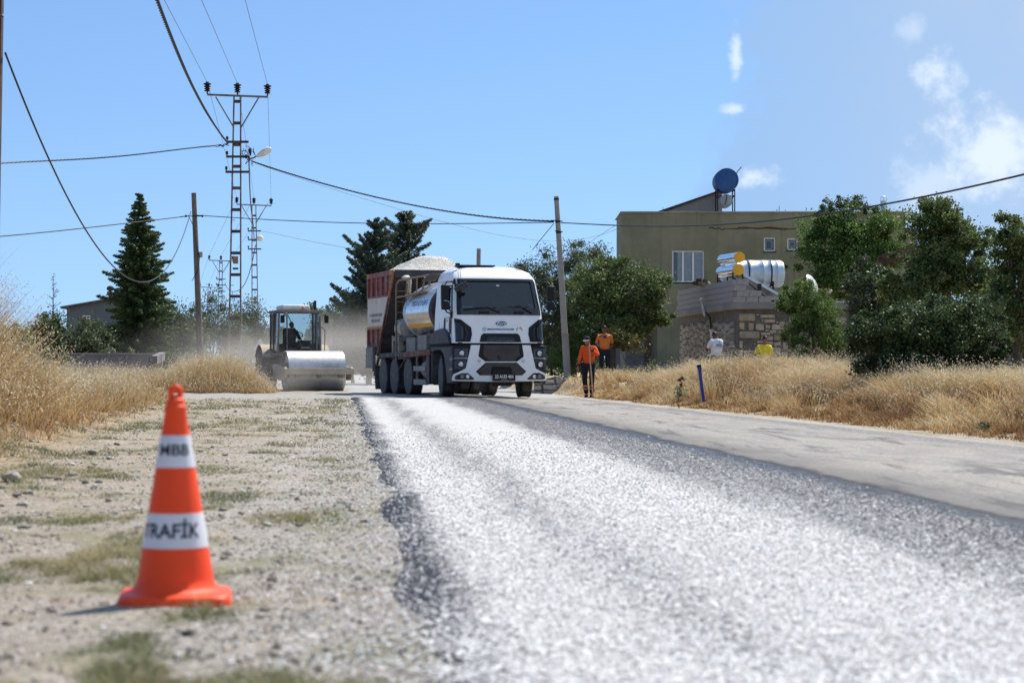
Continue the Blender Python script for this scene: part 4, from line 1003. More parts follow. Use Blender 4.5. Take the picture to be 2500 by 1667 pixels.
p = at(269, 735, 110); tv = empty('roof_vent', (p.x, 110, p.z-.2), 0, 'two dark ball ventilators on a thin mast above the grey roof', 'vent')
hh = at(269, 703, 110).z-p.z+.2; MB().tube([(0, 0, 0), (0, 0, hh)], .03, 8).build('mast', M['rust_dark'], tv)
for z in (hh-.30, hh-.02): MB().lathe([(.06, z-.15), (.19, z-.08), (.20, z), (.15, z+.10), (.04, z+.14)], 16).build('ball', M['red_frame'] if z < hh-.1 else M['rust_dark'], tv, 60)
gw_y = 72.; a = at(95, 863, gw_y); b = at(396, 862, gw_y); gw = empty('garden_wall', (a.x, gw_y, 0), 0, 'long low grey block wall in front of the spruce', 'wall')
L = b.x-a.x; MB().box((L/2, 0, a.z/2-.2), (L, .2, a.z+.3)).build('wall', M['garden_wall'], gw, bevel=.01); MB().box((L/2, 0, a.z-.02), (L+.05, .28, .07)).build('coping', M['cement'], gw, bevel=.01)
MB().bar((L, 0, a.z-.1), (L+.25, -3.0, a.z-.25), .2, .3).build('wing', M['garden_wall'], gw)
for k in range(5): MB().box((L*(.1+.2*k), -.105, a.z/2-.1), (.03, .02, a.z)).build('joint', M['mortar'], gw)
MB().box((L/2-.2, -.10, .45), (L-.2, .012, .9)).build('render', M['garden_wall'], gw)

# low stone retaining wall behind the kerb
rw = empty('retaining_wall', (at(1306, 925, 64.5).x, 64.4, 0), R(3), 'low rough grey stone wall along the roadside below concrete pole', 'wall')
L = 2.6; MB().box((L/2, .22, .08), (L, .3, .55)).build('core', M['mortar'], rw)
x = 0
while x < L:
    w_ = random.uniform(.22, .50); z = -.16
    while z < .34:
        h_ = random.uniform(.14, .24); o = stone_poly('stone', jag(x+random.uniform(-.04, .04), x+w_-.02+random.uniform(-.04, .04), z, z+h_-.015, .06), .08, random.uniform(.05, .14), M['rock'], rw); z += h_
    x += w_
# boulders
def rock(px, py, Y, r, label, sq=.7, cat='rock', dz=0., name='boulder', seed=0):
    bm = bmesh.new(); bmesh.ops.create_icosphere(bm, subdivisions=3, radius=1)
    for v in bm.verts:
        nz = noise.noise(v.co*1.5+Vector((seed, 3, 1)))*.55+noise.noise(v.co*4.3+Vector((seed, 0, 5)))*.16
        v.co *= 1+nz; v.co.z *= sq
    me = bpy.data.meshes.new(name); bm.to_mesh(me); bm.free(); me.materials.append(M['rock']); me.shade_smooth()
    o = bpy.data.objects.new(name, me); link(o); p = at(px, py, Y); o.location = (p.x, Y, p.z if dz == 0 else tz(p.x, Y)+dz); o.scale = (r*1.25, r, r); o.rotation_euler[2] = seed
    return props(o, label, cat)
rock(1960, 876, 48, .19, 'pale rounded boulder among grass below the stone shed', seed=1, dz=.22)
rock(1916, 874, 48.5, .12, 'small white stone just left of the pale rounded boulder', seed=2, name='rock', dz=.20)
rock(2075, 885, 44, .15, 'pale stone against the left side of the dark bush', seed=3, name='rock', dz=.2)
rock(2470, 905, 32, .16, 'grey boulder half hidden by grass at right edge', seed=4, dz=.2)
rock(2490, 922, 30, .13, 'lower grey stone below the boulder at right edge', seed=5, name='rock', dz=.17)
rock(80, 1088, 18.6, .045, 'sharp pale stone on dirt below the tall left grass', seed=6, name='rock', dz=.02)
rock(30, 1204, 13, .05, 'grey pointed stone at left edge of the shoulder', seed=7, name='rock', dz=.03)
rock(265, 1245, 11.3, .016, 'small dark grey pebble left of the traffic cone', seed=8, name='pebble', dz=.01)
rock(226, 1122, 17.2, .035, 'flat brown stone lying on the dirt slope', seed=9, name='rock', dz=.02)
rock(545, 1253, 10.6, .018, 'brown pebble right of cone on the shoulder', seed=10, name='pebble', dz=.01)
rng2 = random.Random(3)
def near_rocks():
    proto = None
    for i in range(46):
        y = 9+rng2.random()**1.3*28; x = -2.0-.115*y-rng2.uniform(-.9, .7)
        if x < -.262*y: continue
        r = rng2.uniform(.008, .026)*(1+.02*y)
        if proto is None: proto = rock(0, 0, y, r, 'rough stone lying among others on the crumbling dirt slope', seed=11, name='rock', dz=.01); o = proto
        else: o = copy_obj(proto)
        o.location = (x, y, tz(x, y)+r*.25); o.scale = (r*rng2.uniform(.8, 1.6), r, r*rng2.uniform(.7, 1.1)); o.rotation_euler = (0, 0, rng2.random()*6)
        o['group'] = 'stones on the dirt slope left of the shoulder'; o['label'] = 'rough stone lying among others on the crumbling dirt slope'
near_rocks()
# blue pipe stub
p = at(1718, 969, 40); bp = empty('blue_pipe', (p.x, 40, p.z-.1), 0, 'blue plastic pipe stub leaning out of the dry grass', 'pipe')
t_ = at(1706, 893, 40); dx_ = t_.x-p.x; dz_ = t_.z-p.z+.1
MB().tube([(0, 0, 0), (dx_*.6, 0, dz_*.62), (dx_*.78, 0, dz_*.85)], .034, 14).build('pipe', M['blue_pipe'], bp, 60)
MB().tube([(dx_*.76, 0, dz_*.83), (dx_*.9, -.01, dz_*.95), (dx_, -.03, dz_)], [.038, .043, .052], 14, False).build('socket', M['blue_pipe'], bp, 60)
MB().lathe([(.045, 0), (.001, .001)], 14, (dx_, -.03, dz_-.004)).build('opening', M['dark_recess'], bp)

# ------------------------------------------------------------------ poles and pylons
def pylon(px_base, px_top, py_top, Y, label, rod=True, lamp=False, detail=True, arms=(), lw=2.45, wb=.52):
    s = F/Y; bx = (px_base-1250)/s; bz = .1; H = CAMH+(896-py_top)/s-bz; tx = (px_top-1250)/s-bx
    r = empty('power_pylon', (bx, Y, bz), 0, label, 'pylon', 'steel ladder pylons carrying the power line'); wt = .27
    k = 1 if detail else 1.15
    hw = lambda z: (wb+(wt-wb)*z/H)/2; cx = lambda z: tx*z/H
    for sgn in (-1, 1): MB().bar((cx(0)+sgn*hw(0), 0, -.4), (cx(H)+sgn*hw(H), 0, H), .055*k, .11, (0, 1, 0)).build('leg', M['worn_steel'], r)
    z = .9; i = 0
    while z < H-.2:
        MB().box((cx(z), -.01, z), (2*hw(z)-.03, .10, .12*k)).build('batten', M['rusty_steel'], r); z += .88+.0*i; i += 1
    if rod:
        z = 1.35
        while z < H*.72: MB().box((cx(z)-hw(z)+.08, -.03, z), (.16, .02, .022)).build('step', M['rusty_steel'], r); z += .88*1.5
    zc = H-.02; h = lw/2
    MB().bar((cx(zc)-h, 0, zc+.045), (cx(zc)+h, 0, zc-.05), .075*k, .09, (0, 1, 0)).build('crossarm', M['worn_steel'], r)
    for sgn in (-1, 1):
        MB().bar((cx(zc)+sgn*h*.72, 0, zc-.05), (cx(zc)+sgn*(hw(zc)+.02), 0, zc-1.28), .05*k, .05, (0, 1, 0)).build('brace', M['worn_steel'], r)
    tops = []
    for q in (-h, 0, h):
        x = cx(zc)+q; zz = zc+(-q/h)*.045+.03
        MB().lathe([(.03, 0), (.03, .10), (.11, .10), (.13, .13), (.06, .17), (.125, .19), (.13, .215), (.06, .26), (.14, .28), (.145, .31), (.07, .35), (.16, .38), (.16, .42), (.07, .45), (.06, .49)], 14, (x, 0, zz)).build('insulator', M['insulator'], r, 40)
        tops.append(Vector((bx+x, Y, bz+zz+.47)))
    for (dz, x0, x1) in arms:
        zz = H-dz; MB().box((cx(zz)+(x0+x1)/2, -.05, zz), (x1-x0, .09, .09)).build('side_arm', M['rusty_steel'], r)
        MB().lathe([(.02, 0), (.02, .05), (.06, .08), (.05, .14), (.06, .17), (.03, .20)], 8, (cx(zz)+x0+.03, -.05, zz+.03)).build('pin_insulator', M['insulator'], r)
    if detail:
        MB().box((cx(4)+.02, -.09, H-6.70 if H > 9 else 3), (.20, .14, .30)).build('meter_box', M['yellow_rail'], r)
        MB().box((cx(4)+.02, -.09, (H-7.05 if H > 9 else 2.6)), (.22, .10, .08)).build('plate', M['ink'], r)
    if lamp:
        zz = H-2.62; a = Vector((cx(zz)+.45, -.1, zz))
        MB().tube([a, a+Vector((.25, -.12, .06)), a+Vector((.42, -.22, .12))], .028, 8).build('lamp_arm', M['worn_steel'], r)
        mb = MB(); c = a+Vector((.72, -.4, .24)); ax = Vector((.62, -.40, .28)).normalized()
        pts = [c+ax*t for t in (-.40, -.32, -.15, .05, .25, .36, .40)]; mb.tube(pts, [.03, .075, .12, .15, .13, .07, .02], 14)
        MB_ = mb.build('lamp_head', M['lamp_white'], r, 60); MB_.scale = (1, 1, 1)
    return r, tops
_, T1 = pylon(572, 579.6, 233, 81, 'tall rusty steel pylon nearest the camera carrying a street lamp', lamp=True, arms=((1.90, -.42, .48), (2.50, -.42, .52), (3.12, -.44, .52)))
_, T2 = pylon(624, 620, 500, 142, 'second steel pylon just right of the tallest one', arms=((1.87, -.45, .5), (2.49, -.45, .5), (3.16, -.45, .5)))
_, T3 = pylon(535, 539.5, 636, 206, 'third steel pylon farther off left of the tallest', detail=False, arms=((1.93, -.45, .5), (2.54, -.45, .5), (3.2, -.45, .5)))
_, T4 = pylon(506, 510.5, 701, 272, 'farthest small steel pylon above the trees', detail=False, arms=((2.0, -.62, .5), (2.7, -.9, .5)))
# second lamp and fittings on pylon 2
pz = at(634, 584, 141.6)
sl_ = empty('street_lamp', (pz.x-.3, 141.6, pz.z-.05), 0, 'small white street lamp fixed to the second pylon', 'lamp')
MB().tube([(-.2, 0, 0), (.15, -.05, .1)], .03, 6).build('arm', M['worn_steel'], sl_); MB().tube([(.1, 0, .05), (.25, 0, .1), (.45, 0, .12), (.55, 0, .1)], [.08, .22, .2, .05], 12).build('lamp_head', M['lamp_white'], sl_, 60)
# wooden pole
wp0 = at(492, 932, 72); wp1 = at(473, 468, 72)
wp = empty('wooden_pole', (wp0.x, 72, wp0.z-.05), 0, 'weathered leaning wooden utility pole in the dry grass on left', 'pole')
v = wp1-wp0; mb = MB(); mb.tube([(0, 0, -.3), v*.3, v*.65, v], [.125, .115, .10, .088], 14); mb.build('pole', M['pole_wood'], wp, 60)
za = v*((932-525)/464.); mb = MB(); mb.bar(za+Vector((-.30, -.1, 0)), za+Vector((.32, -.1, 0)), .03); mb.lathe([(.03, 0), (.035, .08)], 8, za+Vector((-.3, -.1, -.04))); mb.lathe([(.03, 0), (.035, .08)], 8, za+Vector((.3, -.1, -.04))); mb.build('bracket', M['rust_dark'], wp)
zb2 = v*.675; MB().box(zb2+Vector((.17, -.05, 0)), (.13, .12, .2)).build('junction_box', M['tank_grey'], wp)
MB().tube([za+Vector((-.2, -.12, 0)), za+Vector((.0, -.16, -.4)), v*.75+Vector((.02, -.13, 0)), zb2+Vector((.14, -.12, -.1)), zb2+Vector((.1, -.13, -.55)), zb2+Vector((-.14, -.12, -.95))], .012, 6).build('lead_wire', M['cable'], wp)
# concrete pole
cp0 = at(1387, 934, 65.6); cp1 = at(1358, 476, 65.6)
cp = empty('concrete_pole', (cp0.x, 65.6, cp0.z-.05), 0, 'leaning grey concrete utility pole behind the worker', 'pole')
v = cp1-cp0; MB().tube([(0, 0, -.3), v*.5, v], [.115, .10, .078], 18).build('pole', M['concrete_pole'], cp, 60)
MB().tube([v*.01, v*.27], [.122, .114], 18).build('painted_band', M['cement'], cp, 60)
for t in (.865, .808, .63, .985):
    c = v*t; MB().tube([c-v.normalized()*.03, c+v.normalized()*.03], [.098-.01*t]*2, 18).build('clamp', M['rust_dark'], cp)
c = v*.868; mb = MB(); mb.bar(c+Vector((-.22, -.1, .02)), c+Vector((.16, -.1, -.01)), .03); mb.bar(v*.81+Vector((-.12, -.1, .03)), v*.81+Vector((.14, -.1, 0)), .03); mb.build('bracket', M['rust_dark'], cp)
# stub pole far behind the cab
p0 = at(1164, 700, 92); p1 = at(1169, 607, 92)
sp = empty('concrete_pole', (p0.x, 92, 0), 0, 'distant grey pole top sticking up behind the white cab', 'pole'); d_ = p1-Vector((p0.x, 92, 0)); MB().tube([(0, 0, -.2), d_*.5, d_], [.13, .11, .095], 12).build('pole', M['concrete_pole'], sp, 60)
# near left pole
a = at(5.5, 30, 30); b_ = at(-4, 580, 30); dirv = (a-b_).normalized(); top = a+dirv*1.6; bot = b_-dirv*((b_.z+.3)/dirv.z)
lp = empty('steel_pole', bot, 0, 'rusty steel pole running up the left edge of view', 'pole')
off = Vector((-.055, 0, 0)); mb = MB(); mb.bar(off, top-bot+off, .13, .10, (0, 1, 0)); mb.bar(off+Vector((.055, -.06, 0)), top-bot+off+Vector((.055, -.06, 0)), .02, .05, (0, 1, 0)); mb.build('pole', M['rusty_steel'], lp, bevel=.006)
cz = a-bot+off+Vector((.0, 0, -.05)); MB().box(cz, (.15, .13, .02)).build('clamp', M['galvanised'], lp)

# ------------------------------------------------------------------ cables
def cable(name, A, B, pix, r, label, mat='cable', twist=0, extend=0, cat='cable', n=7):
    """a hanging cable between two fixed points; pix are sightings of it, each solved on the straight plan line A-B"""
    A, B = Vector(A), Vector(B); T = [(0., A.z)]
    for px, py in pix:
        k = (px-1250)/F; dn = (B.x-A.x)-k*(B.y-A.y)
        t = (k*A.y-A.x)/dn; Y = A.y+(B.y-A.y)*t; T.append((t, CAMH+(896-py)/F*Y))
    T.append((1., B.z)); T = sorted(q for q in T if -.0001 <= q[0] <= 1.0001)
    ts = np.array([q[0] for q in T]); zs = np.array([q[1] for q in T])
    # smooth sag: least squares cubic on top of the chord
    base = A.z+(B.z-A.z)*ts; w = ts*(1-ts)
    if len(ts) > 2:
        deg = min(3, len(ts)-2); Mx = np.stack([w*ts**j for j in range(deg)], 1); co = np.linalg.lstsq(Mx[1:-1], (zs-base)[1:-1], rcond=None)[0]
    else: co = [0]
    P = []; m = 60
    for i in range(m+1+extend):
        t = i/m; z = A.z+(B.z-A.z)*t+sum(c*t*(1-t)*t**j for j, c in enumerate(co)); p = A.lerp(B, t); P.append(Vector((p.x, p.y, z)))
    mb = MB()
    if twist:
        L = sum((b-a).length for a, b in zip(P, P[1:])); q = min(900, int(L/.06)); PP = []
        for i in range(q+1):
            f = i/q*(len(P)-1); j = min(int(f), len(P)-2); PP.append(P[j].lerp(P[j+1], f-j))
        for ph in (0, 2.09, 4.19):
            mb.tube([p+Vector((math.cos(i*.52+ph)*r*.75, 0, math.sin(i*.52+ph)*r*.75)) for i, p in enumerate(PP)], r*.62, 4, False)
    else: mb.tube(P, r, n)
    o = mb.build(name, M[mat], None, 60); return props(o, label, cat)
P1 = lambda px, py: at(px, py, 80.9)
cz_ = 1/2.6128
def c1(*pts): return [(a*cz_, b*cz_) for a, b in pts]
A = at(372, -30, 28.2); Bp = P1(556, 350)
cable('bundled_cable', Bp, A+(A-Bp)*.0, [(a, b) for a, b in c1((1450, 895), (1380, 820), (1320, 720), (1260, 610), (1200, 490), (1130, 330), (1080, 220), (1030, 80), (990, 0))], .024, 'thick twisted black cable sweeping up from pylon over the camera', twist=1, extend=6)
cable('bundled_cable', at(-60, 404, 66), P1(528, 356), [(6, 399), (119, 392), (270, 384), (380, 372)], .022, 'thick black cable from left pole across to the tall pylon', twist=1)
cable('service_cable', at(13, 130, 30), at(466, 517, 71.8), [(120, 392), (172, 494), (207, 558), (248, 617), (287, 660), (315, 680), (349, 688), (378, 682), (406, 656), (435, 605)], .016, 'black sagging cable looping down in front of the spruce', twist=0)
cable('service_cable', at(-80, 583, 62), at(463, 527, 71.9), [(2, 577), (205, 557), (320, 544)], .018, 'straight black cable from the left edge to wooden pole')
cable('service_cable', at(479, 525.5, 71.9), at(1352, 543, 65.4), [(600, 533), (700, 539), (900, 545), (1150, 546)], .015, 'black cable spanning from wooden pole to concrete pole')
cable('bundled_cable', P1(618, 395), at(1352, 540, 65.4), [(660, 410), (740, 434), (850, 464), (980, 496), (1120, 520), (1250, 535)], .024, 'thick black cable falling from pylon lamp to concrete pole', twist=1)
cable('service_cable', P1(620, 397), at(1514, 556, 92), [(700, 425), (808, 459), (900, 487), (989, 521), (1100, 545), (1200, 566), (1297, 587), (1430, 583)], .008, 'thin pale wire from the tall pylon towards green house', 'wire')
cable('bundled_cable', at(1370, 544, 65.4), at(2640, 391, 31), [(1500, 550), (1620, 553), (1730, 549), (1890, 539), (2020, 521), (2160, 498), (2330, 464), (2500, 428)], .018, 'black cable passing in front of green house to the right', twist=0, extend=20)
cable('service_cable', at(1352, 546, 65.4), at(1300, 610, 69), [(1324, 580)], .012, 'short black drop wire from concrete pole into the tree')
cable('service_cable', at(1512, 545, 92), at(1395, 625, 72), [(1440, 592)], .010, 'short wire dropping from green house corner into the tree')
for T, (tx_, ty_), lb in zip(T1, (((384), -2), ((478), -2), ((590), -2)), ('left', 'middle', 'right')):
    e = at(tx_-.0, ty_-30, 53); cable('power_wire', T, e, [], .009, f'thin overhead wire from the {lb} top insulator of tall pylon', 'wire', extend=2, n=5)
for T, U, lb, sg in zip(T1, T2, ('left', 'middle', 'right'), (1, 1, 1)):
    m = (T+U)/2; cable('power_wire', T, U, [], .009, f'thin wire from {lb} insulator of tall pylon to second pylon', 'wire', n=5)
for Ta, Tb, lb in ((T2, T3, 'second to third'), (T3, T4, 'third to fourth')):
    for T, U, w_ in zip(Ta, Tb, ('left', 'middle', 'right')):
        cable('power_wire', T, U, [], .012, f'thin {w_} wire running from {lb} pylon', 'wire', n=4)
cable('bundled_cable', P1(608, 392), at(621, 590, 141.9), [(610, 456), (614, 517), (619, 560)], .022, 'twisted cable hanging from pylon lamp to second pylon', twist=1)
cable('bundled_cable', at(624, 598, 141.9), at(549, 690, 205.8), [(604, 680), (585, 706), (568, 713), (555, 702)], .03, 'dark sagging cable between second and third pylon')
cable('service_cable', at(640, 565, 141.8), at(960, 628, 84), [(700, 577), (757, 589), (880, 611)], .010, 'thin wire from second pylon into the dark cedar', 'wire')
# loops of wire where the cables meet the tall pylon
mb = MB(); rr = random.Random(5); c0 = P1(600, 378)
for i in range(11):
    a = P1(590+rr.uniform(0, 28), 358+rr.uniform(0, 36)); b = P1(590+rr.uniform(0, 30), 360+rr.uniform(0, 34)); m_ = (a+b)/2+Vector((rr.uniform(-.15, .2), rr.uniform(-.3, .1), rr.uniform(-.3, .2)))
    mb.tube([a, a.lerp(m_, .6)+Vector((.04, 0, .05)), m_, b.lerp(m_, .6)+Vector((-.04, 0, -.05)), b], .012, 5, False)
for i in range(6):
    px, py = 594+rr.uniform(0, 18), 362+rr.uniform(0, 26); a = P1(px, py); mb.tube([a, a+Vector((.02, 0, -.16))], [.05, .04], 6)
for i in range(5):
    a = P1(527+rr.uniform(0, 8), 357+rr.uniform(-3, 3)); b = P1(552+rr.uniform(0, 12), 348+rr.uniform(0, 8)); m_ = (a+b)/2+Vector((0, -.1, rr.uniform(-.12, .28)))
    mb.tube([a, a.lerp(m_, .6)+Vector((0, 0, .06)), m_, b.lerp(m_, .6)+Vector((0, 0, .05)), b], .012, 5, False)
props(mb.build('wire_tangle', M['cable'], None, 60), 'tangle of black wire loops and connectors on tall pylon', 'wires')
# triangular sign seen from behind
p = at(635.5, 850, 112); sg = empty('road_sign', (p.x, 112, 0), R(4), 'triangular road sign seen from behind near the roller', 'sign')
zt = at(0, 826, 112).z; zb3 = at(0, 854, 112).z; h_ = .36
mb = MB(); mb.prism([(-h_, zb3), (h_, zb3), (h_*.93, zb3+.05), (.03, zt), (-.03, zt), (-h_*.93, zb3+.05)], 0, .02); mb.build('plate', M['sign_back'], sg); MB().tube([(0, .04, -.2), (0, .04, zt-.1)], .03, 8).build('post', M['worn_steel'], sg)

# ------------------------------------------------------------------ trees and bushes
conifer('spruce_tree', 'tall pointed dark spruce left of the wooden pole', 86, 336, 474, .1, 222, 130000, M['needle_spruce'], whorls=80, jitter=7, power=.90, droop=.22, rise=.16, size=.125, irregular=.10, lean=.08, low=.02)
conifer('bare_sapling', 'thin nearly bare sapling left of the grey building', 74, 128, 668, .2, 62, 900, M['leaf_olive'], whorls=26, power=.7, droop=-.25, rise=.2, size=.06, irregular=.4, lean=.04, bare=True, r0=.05)
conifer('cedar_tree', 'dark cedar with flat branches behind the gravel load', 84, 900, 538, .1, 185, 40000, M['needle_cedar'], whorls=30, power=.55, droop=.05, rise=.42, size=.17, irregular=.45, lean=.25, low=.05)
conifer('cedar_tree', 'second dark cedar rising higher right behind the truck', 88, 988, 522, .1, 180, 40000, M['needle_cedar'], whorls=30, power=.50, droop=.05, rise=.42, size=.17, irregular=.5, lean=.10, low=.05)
# thickets on the far left
for i, (px, py, rx, rz, Y, lb, mt) in enumerate(((15, 838, 60, 52, 62, 'green bush at the left edge behind the tall grass', 'leaf_green'), (105, 830, 52, 55, 66, 'dark green bush behind the oat grass below the sapling', 'leaf_dark'), (200, 828, 66, 48, 74, 'bushy green shrub in front of the grey building', 'leaf_olive'),
        (430, 812, 66, 62, 104, 'dusty olive tree right of the spruce', 'leaf_olive'), (520, 800, 72, 70, 108, 'rounded olive tree behind the tall pylon', 'leaf_olive'), (600, 808, 58, 66, 114, 'dusty olive tree behind the second pylon', 'leaf_olive'), (655, 838, 40, 42, 122, 'low olive tree behind the roller', 'leaf_dark'),
        (800, 800, 42, 62, 96, 'pale green bush left of the dark cedars', 'leaf_green'), (862, 815, 62, 90, 92, 'dark dusty bush at the foot of the cedars', 'leaf_dark'))):
    broad_tree('bush' if i in (0, 1, 2, 7, 8) else 'olive_tree', lb, 'bush' if i in (0, 1, 2, 7, 8) else 'tree', Y, px, [(px, py, rx, rz), (px-rx*.5, py+rz*.45, rx*.6, rz*.6), (px+rx*.5, py+rz*.5, rx*.6, rz*.55)], 16000 if i < 3 else 13000, .085 if i < 3 else .12, M[mt], .09, nclump=90, sig=.2, twigs=10, base_z=0)
broad_tree('almond_tree', 'tall feathery grey green almond tree behind the concrete pole', 'tree', 70, 1400, [(1345, 655, 62, 66), (1425, 640, 62, 58), (1300, 735, 62, 70), (1385, 745, 95, 85), (1470, 680, 50, 50), (1250, 660, 40, 24), (1340, 835, 70, 55)], 34000, .10, M['leaf_olive'], .13, 800, nclump=210, sig=.17, aspect=.34, base_z=.3, twigs=40, tone=.02)
broad_tree('apple_tree', 'spreading leafy fruit tree between the workers and the green house', 'tree', 67.6, 1497, [(1470, 715, 85, 78), (1555, 705, 75, 72), (1590, 745, 52, 52), (1430, 760, 62, 62), (1515, 785, 90, 45), (1500, 655, 48, 38), (1560, 800, 42, 30), (1480, 765, 80, 62), (1520, 735, 80, 70)], 52000, .085, M['leaf_apple'], .115, 850, nclump=260, sig=.17, aspect=.62, base_z=.35, twigs=36, tone=.08)
broad_tree('autumn_shrub', 'yellowing low branches hanging beside the fruit tree trunk', 'shrub', 65.5, 1530, [(1535, 835, 30, 28), (1510, 826, 24, 22)], 2500, .07, M['leaf_autumn'], .02, nclump=24, sig=.25, base_z=.35, twigs=6)
broad_tree('bush', 'bright green bush between concrete pole and the workers', 'bush', 68, 1420, [(1420, 850, 50, 52), (1375, 880, 32, 30), (1460, 840, 34, 40)], 12000, .06, M['leaf_green'], .05, nclump=90, sig=.2, aspect=.4, base_z=.35, twigs=12, tone=.1)
broad_tree('bush', 'dark bush behind the truck mirror beside concrete pole', 'bush', 80, 1345, [(1345, 840, 58, 80), (1400, 800, 60, 70), (1290, 850, 50, 60)], 12000, .10, M['leaf_dark'], .07, nclump=110, sig=.22, base_z=0, twigs=10)
broad_tree('fig_tree', 'dense green tree in front of the right end of green house', 'tree', 76, 2110, [(2010, 585, 62, 60), (2080, 560, 75, 60), (2150, 600, 70, 70), (1985, 650, 55, 55), (2070, 650, 85, 65), (2140, 690, 55, 50), (2020, 700, 50, 40)], 42000, .095, M['leaf_green'], .15, 720, nclump=230, sig=.17, aspect=.6, base_z=0, twigs=36, tone=.08)
broad_tree('autumn_shrub', 'tree top with yellowing leaves against the green house roof', 'shrub', 77, 2165, [(2150, 560, 30, 40), (2175, 612, 30, 30)], 6000, .09, M['leaf_autumn'], .08, nclump=60, sig=.2, base_z=0, twigs=8, tone=-.1)
broad_tree('leafy_shoots', 'upright leafy shoots above the roofline behind the dense tree', 'shrub', 76.4, 2075, [(2020, 508, 20, 18), (2055, 500, 16, 26), (2090, 500, 20, 20), (2112, 506, 14, 20)], 3400, .08, M['leaf_olive'], .05, nclump=60, sig=.25, base_z=0, twigs=30)
broad_tree('young_tree', 'bright green young tree growing against the shed front wall', 'tree', 60, 1985, [(1960, 720, 52, 38), (1925, 735, 36, 24), (1990, 780, 62, 55), (2030, 830, 48, 45), (1945, 825, 40, 45)], 21000, .075, M['leaf_green'], .06, 820, nclump=150, sig=.18, aspect=.38, base_z=-.05, twigs=30, tone=.16)
broad_tree('bush', 'brownish olive bush left of the large right tree', 'bush', 52, 2120, [(2110, 705, 52, 50), (2165, 705, 50, 48), (2120, 780, 60, 60), (2200, 745, 50, 50), (2085, 850, 35, 45)], 20000, .075, M['leaf_olive'], .08, nclump=150, sig=.18, base_z=.1, twigs=24, tone=-.1)
broad_tree('large_tree', 'large leafy tree rising highest at the right', 'tree', 47, 2310, [(2290, 540, 72, 60), (2300, 600, 62, 65), (2340, 600, 75, 70), (2290, 660, 90, 60), (2215, 710, 60, 46), (2370, 690, 70, 60), (2285, 500, 40, 25)], 46000, .075, M['leaf_apple'], .15, 700, nclump=260, sig=.15, aspect=.6, base_z=.1, twigs=50, tone=.05)
broad_tree('large_tree', 'leafy tree cut off by the right edge of view', 'tree', 44, 2480, [(2470, 590, 62, 62), (2490, 680, 75, 70), (2440, 760, 60, 60), (2520, 790, 60, 60)], 26000, .075, M['leaf_apple'], .13, 760, nclump=170, sig=.16, aspect=.6, base_z=.2, twigs=34, tone=.05)
broad_tree('dark_bush', 'broad dark green bush standing in the dry grass at right', 'bush', 36, 2265, [(2260, 800, 110, 78), (2180, 840, 85, 72), (2350, 800, 95, 72), (2230, 890, 95, 62), (2150, 910, 60, 45), (2370, 870, 80, 60), (2130, 800, 55, 55), (2420, 860, 55, 50), (2170, 940, 55, 30)], 70000, .055, M['leaf_dark'], .10, 900, nclump=330, sig=.15, aspect=.62, base_z=.3, twigs=50, tone=.03, shell=.55)
broad_tree('weed', 'red brown dried dock stalk in the grass left of blue pipe', 'weed', 42, 1658, [(1660, 936, 5, 16), (1664, 925, 6, 5)], 260, .035, M['door_maroon'], .008, nclump=12, sig=.3, base_z=tz((1658-1250)/F*42, 42), twigs=4)
for px, py, Y, lb in ((1660, 955, 41, 'small green weed in the grass beneath the dock stalk'), (1790, 870, 50, 'green weed in the grass between the two men'), (1590, 895, 54, 'low green weeds at the foot of green house wall'), (1445, 915, 63, 'broad leaved green weed left of the standing worker'), (1530, 905, 62, 'green weed beside the fruit tree trunk'), (265, 1015, 33, 'dark green thistle at the end of the left grass'), (2400, 1040, 25, 'thin green weed in the brown grass at right')):
    broad_tree('weed', lb, 'weed', Y, px, [(px, py, 12, 15), (px+6, py+8, 12, 8)], 260, .03+.0003*Y, M['leaf_olive'], .005, nclump=16, sig=.35, twigs=9, tone=.1)
# wood far behind everything
bl = []
for i in range(60):
    X = -75+i*2.6+random.uniform(-1, 1); bl.append((np.array([X, 190+random.uniform(-12, 12), 1.1]), (3.2, 3, 2.0+random.random()*1.4)))
P, Cc, T = clump_points(bl, 60000, 900, .26, .5)
o = foliage('distant_wood', P, .30, M['leaf_olive'], None, .8, 0, None, T); props(o, 'low line of far off olive scrub along the horizon', None, None, 'stuff')

# ------------------------------------------------------------------ lettering
def text_parts(txt, size, shear=0, bold=0, sx=1.0):
    cu = bpy.data.curves.new('lettering', 'FONT'); cu.body = txt; cu.size = size; cu.align_x = 'CENTER'; cu.align_y = 'CENTER'; cu.shear = shear; cu.offset = bold
    ob = bpy.data.objects.new('lettering', cu); me = ob.to_mesh()
    vs = [Vector((v.co.x*sx, v.co.y, 0)) for v in me.vertices]; fs = [tuple(p.vertices) for p in me.polygons]
    ob.to_mesh_clear(); bpy.data.objects.remove(ob); bpy.data.curves.remove(cu); return vs, fs
def lettering(txt, size, fn, mat, parent, shear=0, bold=0, sx=1.0, name='lettering'):
    vs, fs = text_parts(txt, size, shear, bold, sx); mb = MB(); mb.add([fn(v.x, v.y) for v in vs], fs); return mb.build(name, mat, parent)

